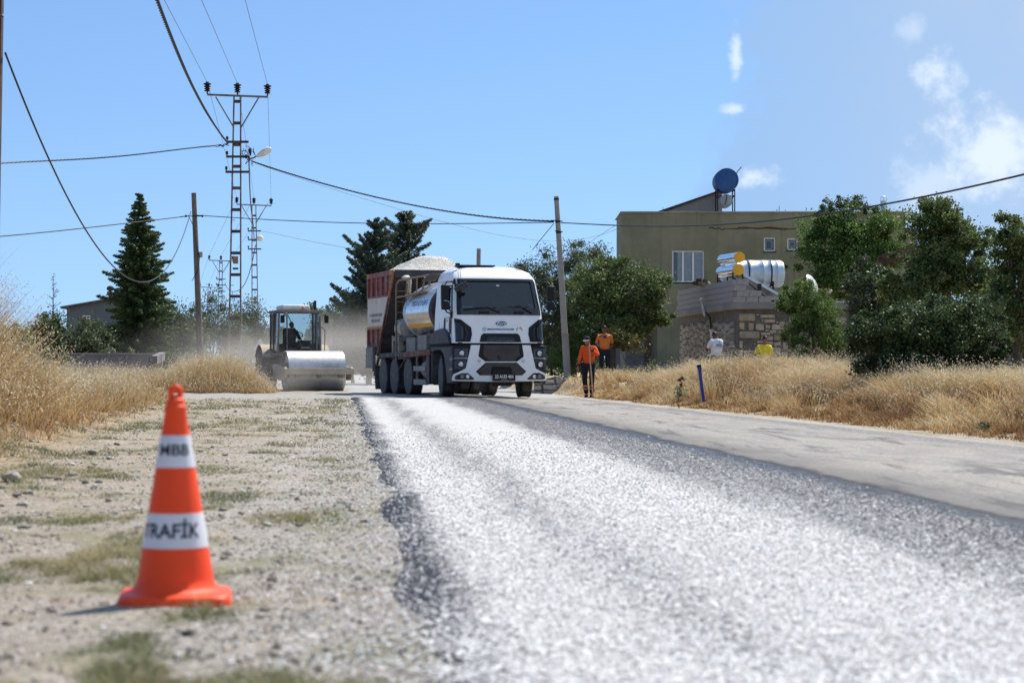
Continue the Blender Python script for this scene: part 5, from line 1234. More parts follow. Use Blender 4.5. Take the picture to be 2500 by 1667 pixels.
# ------------------------------------------------------------------ truck
YAW = R(17)
truck = empty('tanker_truck', (-.285, 50.3, -.01), YAW, 'white cab truck with steel tank and red gravel body laying chippings', 'truck')
HWD = 1.20
Pf = [(.40, .05), (.60, 0.), (1.40, 0.), (2.10, .055), (2.25, .10), (2.60, .23), (2.97, .375), (3.06, .43), (3.20, .60), (3.30, .85), (3.36, 1.15)]
def lerp_tab(T, z):
    if z <= T[0][0]: return T[0][1]
    for (a, b), (c, d) in zip(T, T[1:]):
        if z <= c: return b+(d-b)*(z-a)/(c-a)
    return T[-1][1]
def hw_(z): return lerp_tab([(1.3, 1.20), (2.1, 1.175), (3.0, 1.10), (3.2, 1.03), (3.36, .80)], z)
def rr_(z): return lerp_tab([(1.3, .20), (2.1, .20), (3.0, .20), (3.3, .35)], z)
def surf(u, z):
    w, r, f = hw_(z), rr_(z), lerp_tab(Pf, z); a = abs(u)
    bow = .05*(min(a, w-r)/(w-r))**2
    if a <= w-r: return f+bow
    t = min(1, (a-(w-r))/r); return f+.05+r*(1-math.sqrt(max(0, 1-t*t)))*1.15
def patch(name, poly, off, mat, parent, thick=.03, mirror=False, both=False, bevel=0, surf_=None, flat=False):
    if both: patch(name, [(-u, z) for u, z in poly], off, mat, parent, thick, bevel=bevel, surf_=surf_, flat=flat)
    sf = surf_ or surf
    bm = bmesh.new(); bm.faces.new([bm.verts.new((u, 0, z)) for u, z in poly])
    us = [p[0] for p in poly]; zs = [p[1] for p in poly]
    if not flat:
        u0, u1, z0, z1 = min(us), max(us), min(zs), max(zs)
        cuts = [c/20 for c in range(-25, 26) if u0 < c/20 < u1 and (abs(c) > 15 or c % 4 == 0)]
        for c in cuts: bmesh.ops.bisect_plane(bm, geom=bm.verts[:]+bm.edges[:]+bm.faces[:], plane_co=(c, 0, 0), plane_no=(1, 0, 0))
        for c in [p[0] for p in Pf]:
            if z0 < c < z1: bmesh.ops.bisect_plane(bm, geom=bm.verts[:]+bm.edges[:]+bm.faces[:], plane_co=(0, 0, c), plane_no=(0, 0, 1))
    fl = sf(sum(us)/len(us), sum(zs)/len(zs))
    for v in bm.verts: v.co.y = (fl if flat else sf(v.co.x, v.co.z))-off
    bnd = [e for e in bm.edges if len(e.link_faces) == 1]
    r = bmesh.ops.extrude_edge_only(bm, edges=bnd)
    for v in [g for g in r['geom'] if isinstance(g, bmesh.types.BMVert)]: v.co.y += thick
    bmesh.ops.recalc_face_normals(bm, faces=bm.faces[:])
    if sum(f.normal.y*f.calc_area() for f in bm.faces) > 0: bmesh.ops.reverse_faces(bm, faces=bm.faces[:])
    me = bpy.data.meshes.new(name); bm.to_mesh(me); bm.free(); me.materials.append(mat); me.shade_smooth()
    try: me.set_sharp_from_angle(angle=R(35))
    except Exception: pass
    o = bpy.data.objects.new(name, me); link(o, parent)
    if bevel:
        b = o.modifiers.new('bevel', 'BEVEL'); b.width = bevel; b.segments = 2; b.limit_method = 'ANGLE'; b.angle_limit = R(35)
    return o
# cab shell as a loft of horizontal sections, open at windscreen and side windows
zl_ = [1.38, 1.60, 1.85, 2.10, 2.25, 2.40, 2.60, 2.80, 2.90, 2.97, 3.02, 3.06, 3.12, 3.20, 3.27, 3.32, 3.36]
CB = 2.05
def section(z):
    w, r, f = hw_(z), rr_(z), lerp_tab(Pf, z); bk = CB+.0 if z < 3.1 else CB-(z-3.1)*.6
    ye = max(f+.05+r*1.15, .44); side = [(-w, bk), (-w, max(1.45, ye+.04)), (-w, max(1.05, ye+.03)), (-w, max(.80, ye+.02)), (-w, max(.60, ye+.01)), (-w, ye)]
    for k in range(1, 6):
        a = math.pi/2*k/6; side.append((-(w-r)-r*math.cos(a), f+.05+r*1.15*(1-math.sin(a))))
    fr = [-(w-r), -.72, -.4, 0, .4, .72, (w-r)]
    front = [(u, surf(u, z)) for u in fr]
    return side+front+[(-x, y) for x, y in reversed(side)]
sec = [section(z) for z in zl_]; n = len(sec[0]); mb = MB(); vs = [(x, y, z) for z, s_ in zip(zl_, sec) for x, y in s_]
fs = []
for j in range(len(zl_)-1):
    zm = (zl_[j]+zl_[j+1])/2
    for i in range(n-1):
        um = (sec[j][i][0]+sec[j][i+1][0])/2; ym = (sec[j][i][1]+sec[j][i+1][1])/2
        if 2.25 < zm < 2.97 and 10 <= i <= n-12: continue
        if 2.25 < zm < 2.80 and (i in (1, 2, 3, 4) or n-2-i in (1, 2, 3, 4)): continue
        fs.append((j*n+i, j*n+i+1, (j+1)*n+i+1, (j+1)*n+i))
fs.append(tuple((len(zl_)-1)*n+i for i in range(n)))
for j in range(len(zl_)-1): fs.append((j*n, (j+1)*n, (j+1)*n+n-1, j*n+n-1))
mb.add(vs, fs); cab = mb.build('cab', M['white_paint'], truck, 40)
# roof seams and edge lights
for u in (-.98, -.93, .90):
    pts = [(u*hw_(z)/1.10, surf(u*hw_(z)/1.10, z)-.003, z) for z in (3.05, 3.12, 3.20, 3.27, 3.32, 3.355)]
    MB().tube(pts, .006, 5, False).build('roof_seam', M['grey_box'], cab)
for u in (-.86, .80):
    MB().box((u, .98, 3.40), (.10, .12, .07)).build('marker_lamp', M['black_plastic'], cab, bevel=.01)
MB().box((-.30, 1.35, 3.385), (.95, .6, .03)).build('roof_hatch', M['black_plastic'], cab, bevel=.01)
# windscreen surround, glass, cowl
G1 = [(-.985, 2.26), (.985, 2.26), (.985, 2.30), (.925, 2.94), (.90, 2.975), (-.90, 2.975), (-.925, 2.94), (-.985, 2.30)]
patch('windscreen', G1, -.022, M['windscreen'], cab, .006)
for pl in ([(-1.11, 2.09), (1.11, 2.09), (1.10, 2.27), (-1.10, 2.27)], [(-1.02, 2.955), (1.02, 2.955), (1.0, 3.02), (-1.0, 3.02)]):
    patch('windscreen_trim', pl, .012, M['black_gloss'], cab, .05)
patch('windscreen_trim', [(.965, 2.268), (1.10, 2.268), (1.035, 2.956), (.905, 2.956)], .012, M['black_gloss'], cab, .05, both=True)
for u in (-.42, .50):
    patch('grab_handle', [(u-.13, 2.13), (u+.13, 2.13), (u+.13, 2.185), (u-.13, 2.185)], .05, M['black_plastic'], cab, .04, bevel=.008)
for (a, b, c) in (((-.02, 2.17), (-.35, 2.30), (-.95, 2.225)), ((.86, 2.14), (.55, 2.33), (.02, 2.295))):
    P3 = [(u, surf(u, z)-.045, z) for u, z in (a, b, c)]
    mb = MB(); mb.tube([P3[0], P3[1]], .016, 6); mb.tube([P3[1], P3[2]], .012, 6)
    mb.tube([(P3[1][0]+.25, surf(P3[1][0]+.25, P3[1][2]-.01)-.03, P3[1][2]-.02), P3[2]], .014, 6); mb.build('wiper', M['black_plastic'], cab)
# interior
mb = MB(); mb.box((0, .72, 2.10), (2.1, .5, .26)); mb.build('dashboard', M['grey_plastic'], cab, bevel=.05)
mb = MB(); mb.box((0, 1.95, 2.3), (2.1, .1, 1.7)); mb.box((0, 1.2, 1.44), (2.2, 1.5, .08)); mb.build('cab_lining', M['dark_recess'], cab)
for u in (-.52, .52):
    MB().box((u, 1.45, 2.22), (.5, .16, .75)).box((u, 1.2, 1.9), (.5, .5, .16)).build('seat', M['cloth_grey'], cab, bevel=.04)
MB().tube([(.52+.22*math.cos(a), .98+.05*math.sin(a), 2.26+.18*math.sin(a)) for a in np.linspace(0, 6.283, 20)], .016, 6).build('steering_wheel', M['black_plastic'], cab)
patch('toll_tag', [(-.02, 2.83), (.06, 2.83), (.06, 2.86), (-.02, 2.86)], -.01, M['letter_white'], cab, .01)
MB().box((-.78, .33, 2.285), (.26, .01, .06)).build('permit_card', M['letter_white'], cab); MB().box((.37, .46, 2.275), (.62, .22, .05)).build('paper', M['cloth_white'], cab, bevel=.01)
# hood skin panels
patch('hood_vent', [(1.16, 2.00), (1.02, 1.97), (.76, 1.77), (.745, 1.60), (.79, 1.41), (1.15, 1.41)], .012, M['black_plastic'], cab, .05, both=True, bevel=.008)
patch('vent_blade', [(1.15, 1.90), (1.05, 1.88), (.97, 1.75), (.98, 1.48), (1.10, 1.44), (1.15, 1.45)], .045, M['black_gloss'], cab, .04, both=True, bevel=.01)
patch('vent_rib', [(.93, 1.80), (.89, 1.76), (.85, 1.60), (.90, 1.45), (.93, 1.45), (.885, 1.60)], .03, M['grey_plastic'], cab, .03, both=True)
patch('upper_grille', [(-.55, 1.405), (.55, 1.405), (.51, 1.57), (.45, 1.625), (-.45, 1.625), (-.51, 1.57)], .014, M['black_plastic'], cab, .04, bevel=.01)
patch('grille_bar', [(-.38, 1.41), (.38, 1.41), (.36, 1.50), (.31, 1.535), (-.31, 1.535), (-.36, 1.50)], .032, M['grey_plastic'], cab, .03, bevel=.008)
patch('grille_bar', [(-.33, 1.415), (.33, 1.415), (.30, 1.475), (-.30, 1.475)], .046, M['black_gloss'], cab, .03, bevel=.008)
# badge, strip and emblems
cx, cz = .02, 1.875
def oval(a, b, m=32): return [(cx+a*math.cos(t), cz+b*math.sin(t)) for t in np.linspace(0, 2*math.pi, m, endpoint=False)]
patch('badge_rim', oval(.178, .078), .016, M['chrome'], cab, .02); patch('badge', oval(.160, .064), .022, M['blue_badge'], cab, .008)
fs_ = lambda off, u0, z0: (lambda x, y: (u0+x, surf(u0+x, z0+y)-off, z0+y))
lettering('Ford', .125, fs_(.026, cx, cz), M['letter_white'], cab, shear=.35, bold=.0005)
MB().tube([(cx+.145*math.cos(t), surf(cx, cz)-.025, cz+.052*math.sin(t)) for t in np.linspace(0, 6.283, 40)], .003, 5, False).build('badge_line', M['letter_white'], cab)
patch('name_strip', [(-.345, 1.71), (.345, 1.71), (.365, 1.748), (-.345, 1.748)], .008, M['blue_strip'], cab, .01)
lettering('T.C. MERSİN BÜYÜKŞEHİR BELEDİYESİ', .033, fs_(.0115, 0, 1.728), M['letter_white'], cab)
patch('crest', [(-.42+.052*math.cos(t), 1.732+.055*math.sin(t)) for t in np.linspace(0, 6.283, 20, endpoint=False)], .008, M['crest_blue'], cab, .01)
patch('crest', [(-.42+.038*math.cos(t), 1.732+.040*math.sin(t)) for t in np.linspace(0, 6.283, 20, endpoint=False)], .011, M['white_dull'], cab, .004)
patch('crest', [(-.45, 1.715), (-.39, 1.715), (-.405, 1.745), (-.42, 1.76), (-.435, 1.745)], .013, M['crest_blue'], cab, .003)
def stroke(pts, w, mat, off=.0105):
    mb = MB()
    for a, b in zip(pts, pts[1:]): mb.bar((a[0], surf(*a)-off, a[1]), (b[0], surf(*b)-off, b[1]), w, .003, (0, 1, 0))
    return mb.build('emblem', mat, cab)
stroke([(.455, 1.79), (.425, 1.70)], .010, M['blue_strip']); stroke([(.44, 1.725), (.465, 1.745)], .008, M['blue_strip'])
stroke([(.50, 1.765), (.545, 1.785), (.565, 1.73), (.585, 1.70)], .014, M['red_mark']); stroke([(.515, 1.76), (.56, 1.735)], .007, M['red_mark'])
# doors: windows, seams, handles, lettering on the near side
for sg in (-1, 1):
    sw = lambda z: sg*hw_(z)
    def sp(y, z, off=.006): return (sw(z)+sg*off, y, z)
    def side_patch(name, poly, off, mat, thick=.02):
        mb = MB(); m = len(poly); mb.add([sp(y, z, off) for y, z in poly]+[sp(y, z, off-thick) for y, z in poly], [tuple(range(m)), tuple(reversed(range(m, 2*m)))]+[(i, (i+1) % m, m+(i+1) % m, m+i) for i in range(m)]); return mb.build(name, mat, cab)
    side_patch('side_window', [(.42, 2.24), (.62, 2.24), (.78, 2.36), (1.45, 2.40), (1.45, 2.82), (.60, 2.82)], -.012, M['cab_glass'], .006)
    side_patch('lining', [(.50, 2.26), (1.45, 2.26), (1.45, 2.80), (.60, 2.80)], -.30, M['dark_recess'], .02)
    for a, b in (((.40, 2.22), (.58, 2.85)), ((.58, 2.84), (1.48, 2.84)), ((1.47, 2.84), (1.47, 2.38)), ((1.47, 2.38), (.80, 2.34)), ((.80, 2.34), (.62, 2.21)), ((.62, 2.21), (.40, 2.21)), ((.84, 2.34), (.84, 2.84))):
        MB().bar(sp(*a, 0.004), sp(*b, 0.004), .028, .03).build('window_seal', M['black_plastic'], cab)
    for a, b in (((.36, 1.40), (.36, 2.2)), ((1.58, 1.75), (1.58, 2.85)), ((.36, 2.2), (.56, 2.93)), ((.56, 2.93), (1.58, 2.93))): MB().bar(sp(*a, .001), sp(*b, .001), .012, .012).build('door_seam', M['grey_box'], cab)
    side_patch('door_pocket', [(.40, 2.03), (.60, 2.03), (.63, 1.85), (.58, 1.68), (.50, 1.60), (.41, 1.62)], .008, M['black_plastic'])
    side_patch('door_handle', [(.98, 1.99), (1.05, 2.03), (1.10, 1.98), (1.10, 1.74), (1.04, 1.70), (.98, 1.74)], .014, M['black_plastic'])
    side_patch('roof_gap_strip', [(.58, 2.96), (1.95, 2.96), (1.95, 2.972), (.58, 2.972)], .003, M['grey_box'])  # thin grey strip along the gap below the roof
    if sg < 0:
        for t_, zz, sz in (('MERSİN BÜYÜKŞEHİR', 2.03, .05), ('BELEDİYESİ', 1.975, .045), ('FEN İŞLERİ', 1.93, .045)):
            lettering(t_, sz, lambda x, y, zz=zz: (-hw_(zz)-.008, .82-x, zz+y), M['ink_faded'], cab)
    # mirrors
    mx = sg*1.40
    mir = MB().box((mx, .22, 2.655), (.20, .13, .39)).build('mirror', M['black_plastic'], truck, 40, .035, seg=3); MB().box((mx-sg*.01, .22, 2.325), (.205, .14, .22)).build('mirror', M['black_plastic'], truck, 40, .04, seg=3)
    mb = MB(); mb.tube([(sg*1.08, .42, 2.93), (sg*1.22, .33, 2.94), (mx-sg*.06, .25, 2.93), (mx, .22, 2.85)], .018, 8); mb.tube([(sg*1.16, .35, 2.10), (sg*1.25, .30, 2.13), (mx-sg*.05, .24, 2.16), (mx, .22, 2.24)], .018, 8)
    mb.box((sg*1.185, .38, 2.10), (.05, .12, .17)); mb.build('mirror_arm', M['black_plastic'], truck, 60)
# kerb mirror, near side, sticking out over the screen corner
mb = MB(); mb.tube([(-1.13, .42, 2.90), (-1.12, .25, 2.88), (-.98, .10, 2.80)], .02, 8); mb.tube([(-1.15, .16, 2.70), (-.86, .06, 2.88)], [.075, .07], 12); mb.tube([(-1.10, .35, 2.98), (-1.10, .2, 2.78)], .05, 8); mb.build('kerb_mirror', M['grey_plastic'], truck, 60)
# lower front: white mask, dark corners, grilles
LF = lambda u, z: .0+.05*min(1, abs(u)/1.0)**2+(.16*(1-math.sqrt(max(0, 1-min(1, max(0, abs(u)-1.06)/.19)**2)))) + (0 if z > .55 else (.55-z)*.25)
LP = lambda nm, poly, off, mt, th=.04, both=False, bevel=.006, flat=False: patch(nm, poly, off, M[mt], bump_, th, both=both, bevel=bevel, surf_=LF, flat=flat)
mb = MB(); mb.box((0, .40, .88), (2.30, .55, .88)); bump_ = mb.build('bumper', M['dark_recess'], truck)
MB().box((0, .30, 1.365), (2.2, .5, .06)).build('cab_gap', M['dark_recess'], truck)
LP('bumper_skin', [(-1.24, .43), (-.2, .405), (.2, .405), (1.24, .43), (1.245, .50), (1.215, .60), (.92, .74), (.78, 1.33), (-.78, 1.33), (-.92, .74), (-1.215, .60), (-1.245, .50)], .06, 'white_paint', .10, bevel=.012)
LP('lamp_cluster', [(.80, 1.325), (1.25, 1.32), (1.235, .605), (1.19, .60), (.93, .735)], .045, 'black_plastic', .08, True, .012)
for z in (1.125, .84):
    LP('cluster_bay', [(.85+.06*(z < 1), z-.125), (1.19, z-.125), (1.20, z+.12), (.86+.04*(z < 1), z+.12)], .05, 'black_gloss', .02, True, .008)
LP('cluster_rim', [(.86, .99), (1.21, .985), (1.21, 1.0), (.86, 1.003)], .062, 'white_dull', .03, True, .003)
for sg in (-1, 1):
    for u, z in ((1.025, 1.125), (1.05, .845)):
        y = LF(u, z)-.065
        MB().lathe([(.082, -.01), (.084, -.022), (.074, -.022), (.072, -.008)], 28, (sg*u, y, z), 'Y').build('lamp_ring', M['grey_plastic'], bump_, 30)
        MB().lathe([(.074, -.004), (.06, -.016), (.03, -.024), (.002, -.027)], 28, (sg*u, y, z), 'Y').build('headlight', M['glass_lamp'], bump_, 50)
    for u, z, mt in ((.88, .535, 'glass_lamp'), (1.02, .535, 'grey_box')):
        MB().lathe([(.052, -.004), (.045, -.02), (.002, -.03)], 24, (sg*u, LF(u, z)-.075, z), 'Y').build('fog_lamp', M[mt], bump_, 50)
    MB().lathe([(.052, -.001), (.05, -.004), (.045, -.006), (.002, -.006)], 24, (sg*.58, LF(.58, .94)-.062, .93), 'Y').build('tow_cap', M['white_dull'], bump_, 30)
LP('fog_bay', [(.69, .475), (.74, .455), (1.17, .455), (1.20, .50), (1.17, .565), (1.02, .63), (.86, .625)], .066, 'black_gloss', .02, True, .008)
LP('grille_frame', [(-.555, 1.338), (-.60, 1.06), (-.585, 1.03), (-.42, .915), (.42, .915), (.585, 1.03), (.60, 1.06), (.555, 1.338)], .068, 'black_plastic', .03, bevel=.012)
def mesh_grille(name, poly, off, cell=.036):
    """a dark back with a real honeycomb-like net of bars in front of it"""
    LP(name+'_back', poly, off-.012, 'dark_recess', .01, bevel=0)
    us = [p[0] for p in poly]; zs = [p[1] for p in poly]
    def inside(u, z):
        c = False; n_ = len(poly)
        for i in range(n_):
            (x1, y1), (x2, y2) = poly[i], poly[(i+1) % n_]
            if (y1 > z) != (y2 > z) and u < (x2-x1)*(z-y1)/(y2-y1)+x1: c = not c
        return c
    mb = MB(); z = min(zs); j = 0
    while z < max(zs):
        u = min(us)+(cell/2 if j % 2 else 0)
        while u < max(us):
            for (a, b) in (((u, z), (u+cell/2, z+cell*.28)), ((u+cell/2, z+cell*.28), (u+cell, z)), ((u, z), (u, z-cell*.5))):
                if inside(*a) and inside(*b): mb.bar((a[0], LF(*a)-off, a[1]), (b[0], LF(*b)-off, b[1]), .0065, .008, (0, 1, 0))
            u += cell
        z += cell*.78; j += 1
    o = mb.build(name, M['grille_metal'], bump_); o['kind'] = 'stuff'; return o
M['grille_metal'] = plain('grille_metal', (.17, .15, .135), .6)
mesh_grille('grille_mesh', [(-.46, 1.335), (-.49, 1.08), (-.34, .935), (.34, .935), (.49, 1.08), (.46, 1.335)], .078)
LP('radar_cover', [(-.115, .945), (.115, .945), (.115, 1.065), (-.115, 1.065)], .085, 'black_gloss', .02)
LP('lower_grille_frame', [(-.41, .89), (-.665, .665), (-.56, .568), (-.26, .568), (.26, .568), (.56, .568), (.665, .665), (.41, .89)], .068, 'black_plastic', .03)
mesh_grille('lower_grille_mesh', [(-.40, .875), (-.64, .665), (-.55, .582), (.55, .582), (.64, .665), (.40, .875)], .078)
LP('tow_recess', [(-.27, .60), (.27, .60), (.27, .73), (.22, .785), (-.22, .785), (-.27, .73)], .088, 'dark_recess', .02)
MB().box((0, -.085, .665), (.50, .03, .10)).build('step_plate', M['black_plastic'], bump_, bevel=.01)
MB().box((.055, -.105, .515), (.60, .02, .185)).build('plate_holder', M['grey_plastic'], bump_, bevel=.006)
MB().box((.055, -.118, .518), (.565, .006, .150)).build('number_plate', M['black_gloss'], bump_, bevel=.003)
lettering('33 AUD 484', .118, lambda x, y: (.055+x, -.1225, .528+y), M['letter_white'], bump_, bold=.0018, sx=.80)
lettering('KARAYOLLARI', .022, lambda x, y: (.055+x, -.1225, .452+y), M['letter_white'], bump_)
# front wheel arches
def wheel(parent, x, y, r=.525, w=.31, rz=0, name='wheel', out=-1, dual=False):
    root = MB(); prof = [(r*.60, -w/2), (r*.72, -w/2-.008), (r*.90, -w/2), (r*.965, -w*.44), (r, -w*.38)]
    prof += [(r, -.10), (r-.012, -.098), (r-.012, -.082), (r, -.08), (r, -.01), (r-.012, -.008), (r-.012, .008), (r, .01), (r, .08), (r-.012, .082), (r-.012, .098), (r, .10)]
    prof += [(r, w*.38), (r*.965, w*.44), (r*.90, w/2), (r*.72, w/2+.008), (r*.60, w/2)]
    W_ = MB(); W_.lathe(prof, 44, axis='X'); tyre = W_.build(name, M['tyre'], parent, 30)
    tyre.location = (x, y, r); tyre.rotation_euler = (0, 0, rz)
    tb = MB()
    for k in range(44):
        a = k/44*6.283
        for sx in (-1, 1):
            c = Vector((sx*w*.40, math.cos(a)*(r-.005), math.sin(a)*(r-.005))); tb.box(c, (w*.18, .030, .030), rx=a)
    t_ = tb.build('tread', M['tyre'], tyre); t_['kind'] = 'stuff'
    for sx in (-1, 1):
        MB().lathe([(r*.92, 0), (r*.80, sx*.012), (r*.60, sx*.008)], 40, (sx*w/2, 0, 0), 'X').build('sidewall', M['tyre_wall'], tyre, 40)
    o_ = out; d = .10 if not dual else .13
    prof = [(r*.62, 0), (r*.58, -.02), (r*.52, -d*.4), (r*.50, -d), (r*.30, -d*.85), (r*.28, -.01), (r*.20, .015), (r*.12, .03), (.001, .03)]
    MB().lathe([(q, o_*h) for q, h in prof], 36, (o_*w/2, 0, 0), 'X').build('rim', M['rim'], tyre, 30)
    mb = MB()
    for k in range(10):
        a = k/10*6.283; mb.lathe([(.014, 0), (.014, o_*.03)], 6, (o_*(w/2-d*.85), math.cos(a)*r*.38, math.sin(a)*r*.38), 'X')
    mb.build('wheel_nuts', M['chassis'], tyre)
    return tyre
for sg in (-1, 1): wheel(truck, sg*1.04, 1.38, rz=R(-8), out=sg, r=.53)
for ax in (4.75, 6.35, 7.70):
    for sg in (-1, 1):
        wheel(truck, sg*1.07, ax, out=sg, dual=True)
        if ax > 5: 
            W2 = MB(); W2.lathe([(.3, -.14), (.5, -.14), (.525, -.10), (.525, .10), (.5, .14), (.3, .14)], 32, axis='X'); q = W2.build('wheel', M['tyre'], truck, 30); q.location = (sg*.72, ax, .525)
mb = MB()
for ax in (1.38, 4.75, 6.35, 7.70): mb.tube([(-.9, ax, .52), (-.25, ax, .50), (.25, ax, .50), (.9, ax, .52)], [.07, .10, .10, .07], 10)
mb.lathe([(.2, -.2), (.26, 0), (.2, .2)], 14, (0, 6.35, .52), 'Y'); mb.lathe([(.2, -.2), (.26, 0), (.2, .2)], 14, (0, 7.7, .52), 'Y')
mb.build('axle', M['chassis'], truck, 40)
mb = MB()
for sg in (-1, 1): mb.box((sg*.42, 5.1, .98), (.09, 8.8, .28))
for y in (.9, 2.2, 3.6, 5.4, 7.0, 9.2): mb.box((0, y, .98), (.8, .10, .22))
mb.box((0, .55, .62), (.7, .4, .34)); mb.box((-.2, 2.0, .70), (.6, .8, .5)); mb.box((.35, 1.05, .40), (.45, .25, .22)); mb.build('chassis', M['chassis'], truck)
def arc_fender(name, x0, x1, cy, cz, r, a0, a1, th, mat, parent, m=16, zmin=None):
    mb = MB(); vs = []
    for i in range(m+1):
        a = a0+(a1-a0)*i/m
        for q in (r, r-th):
            y, z = cy+math.cos(a)*q, cz+math.sin(a)*q
            vs += [(x0, y, z), (x1, y, z)]
    fs = []
    for i in range(m):
        b = i*4; c = b+4; fs += [(b, b+1, c+1, c), (b+3, b+2, c+2, c+3), (b, c, c+2, b+2), (b+1, b+3, c+3, c+1)]
    fs += [(0, 2, 3, 1), (m*4, m*4+1, m*4+3, m*4+2)]
    mb.add(vs, fs); return mb.build(name, mat, parent, 40)
for sg in (-1, 1):
    # upper fender: filled side cheek above the wheel, fixed to the cab
    pl = [(.34, 1.41), (.42, 1.52), (.56, 1.63), (.85, 1.735), (1.2, 1.76), (1.75, 1.72), (2.15, 1.62), (2.30, 1.52), (2.38, 1.40), (2.38, 1.365), (.34, 1.365)]
    mb = MB(); mb.prism(pl, sg*1.10, sg*1.262, 'yz'); mb.build('upper_fender', M['grey_plastic'], truck, 30, .025)
    lo = [(.10, 1.30), (2.2, 1.30), (2.26, 1.18), (1.98, 1.16), (1.86, 1.20), (1.30, 1.22), (.98, 1.12), (.84, .95), (.70, .62), (.62, .36), (.12, .36)]
    mb = MB(); mb.prism(lo, sg*1.06, sg*1.245, 'yz'); mb.build('lower_fender', M['grey_plastic'], truck, 30, .02)
    mb = MB(); mb.box((sg*1.0, 1.35, 1.335), (.45, 1.9, .05)); mb.build('fender_gap', M['dark_recess'], truck)
    mb = MB(); mb.box((sg*1.10, 2.17, .76), (.26, .07, .80)); mb.build('mud_flap', M['chassis'], truck, bevel=.01)
    mb = MB(); mb.box((sg*1.20, .22, .98), (.10, .22, .06)); mb.box((sg*1.20, .22, .72), (.10, .22, .06)); mb.build('cab_step', M['step_metal'], truck)
arc_fender('wheel_arch', -1.0, 1.0, 1.38, .55, .68, R(10), R(170), .03, M['dark_recess'], truck)
if True:   # red mark on the near fender
    MB().box((-1.265, 1.42, 1.53), (.006, .10, .12), rx=R(40)).build('reflector', M['red_paint'], truck)
# cab back wall exhaust stack zone
MB().box((0, 2.30, 1.9), (1.9, .3, 1.6)).build('bulkhead', M['dark_recess'], truck)
# tank
TA, TB, TZ, TR, TH = 2.72, 5.62, 2.27, 1.16, .86
mb = MB(); vs = []; ys = [(TA-.12, .80), (TA-.06, .95), (TA, 1.0), (TA+.9, 1.0), (TA+1.8, 1.0), (TB, 1.0), (TB+.06, .95), (TB+.12, .80)]; m = 64
mb.add([(k*TR*math.cos(a/m*6.2832), y, k*TH*math.sin(a/m*6.2832)) for y, k in ys for a in range(m)], [(i*m+a, i*m+(a+1) % m, (i+1)*m+(a+1) % m, (i+1)*m+a) for i in range(len(ys)-1) for a in range(m)]+[tuple(range(m-1, -1, -1)), tuple((len(ys)-1)*m+a for a in range(m))])
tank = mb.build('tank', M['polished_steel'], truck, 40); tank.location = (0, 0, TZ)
mb = MB(); mb.add([(k*TR*math.cos(a/m*6.2832), y, k*TH*math.sin(a/m*6.2832)) for y, k in ((TA-.125, .965), (TA-.02, 1.004), (TA+.03, 1.004)) for a in range(m)], [(i*m+a, i*m+(a+1) % m, (i+1)*m+(a+1) % m, (i+1)*m+a) for i in range(2) for a in range(m)]+[tuple(range(m-1, -1, -1))])
mb.build('tank_front', M['bulkhead'], tank, 40)
for y in (TB-.18, TB-.30, TA+.06):
    mb = MB(); mb.add([(k*TR*math.cos(a/m*6.2832), yy, k*TH*math.sin(a/m*6.2832)) for yy, k in ((y-.03, 1.0), (y-.02, 1.008), (y+.02, 1.008), (y+.03, 1.0)) for a in range(m)], [(i*m+a, i*m+(a+1) % m, (i+1)*m+(a+1) % m, (i+1)*m+a) for i in range(3) for a in range(m)]); mb.build('band', M['galvanised'], tank, 40)
def ell(y, z, off=.006):      # point on the near flank of the tank at height z
    q = max(-1, min(1, z/TH)); a = math.asin(q); return (-(TR+off)*math.cos(a), y, (TH+off)*math.sin(a))
mb = MB(); nz = 10
g_ = [ell(y, z) for y in (TA+.09, TB-.33) for z in np.linspace(-.42, -.32, nz)]; mb.add(g_, [(i, i+1, nz+i+1, nz+i) for i in range(nz-1)]); mb.build('yellow_stripe', M['yellow_cap'], tank)
lettering('MERSİN BÜYÜKŞEHİR', .20, lambda x, y: ell(TA+1.15-x, .22+y), M['ink'], tank, sx=.85)
MB().tube([(-.1, TA+.4, TH-.02), (-.1, TA+.4, TH+.18)], .22, 18).build('manhole', M['galvanised'], tank, 40)
# walkway, rail and ladder (yellow, chipped)
lad = MB(); yL = 6.02
lad.tube([(-1.25, yL, .95), (-1.25, yL, 2.9), (-1.25, yL-.05, 3.08), (-1.23, yL-.25, 3.18), (-1.05, yL-1.2, 3.22), (-.95, yL-2.5, 3.24), (-.92, yL-2.9, 3.22)], .026, 8)
lad.tube([(-.95, yL+.02, .95), (-.95, yL+.02, 2.95), (-.95, yL-.05, 3.14)], .022, 8)
for z in np.arange(1.1, 3.0, .3): lad.tube([(-1.25, yL, z), (-.95, yL+.02, z)], .016, 6)
lad.tube([(-1.25, yL, 2.72), (-1.12, yL-.6, 2.74), (-1.0, yL-1.5, 2.78), (-.98, yL-1.9, 2.85), (-.95, yL-2.05, 3.2)], .026, 8)
lad.tube([(-1.0, yL-1.35, 2.76), (-1.0, yL-1.35, 3.22)], .022, 8); lad.tube([(-.96, yL-2.55, 2.95), (-.94, yL-2.55, 3.23)], .03, 8)
lad.build('ladder', M['yellow_rail'], truck, 60)
MB().box((-.75, yL-1.1, 2.80), (.5, 2.2, .04)).build('walkway', M['yellow_rail'], truck)
MB().bar((-1.02, 3.35, 3.08), (-1.02, 2.35, 3.22), .05, .34, (1, 0, 0)).build('rail_sheet', M['chassis'], truck)
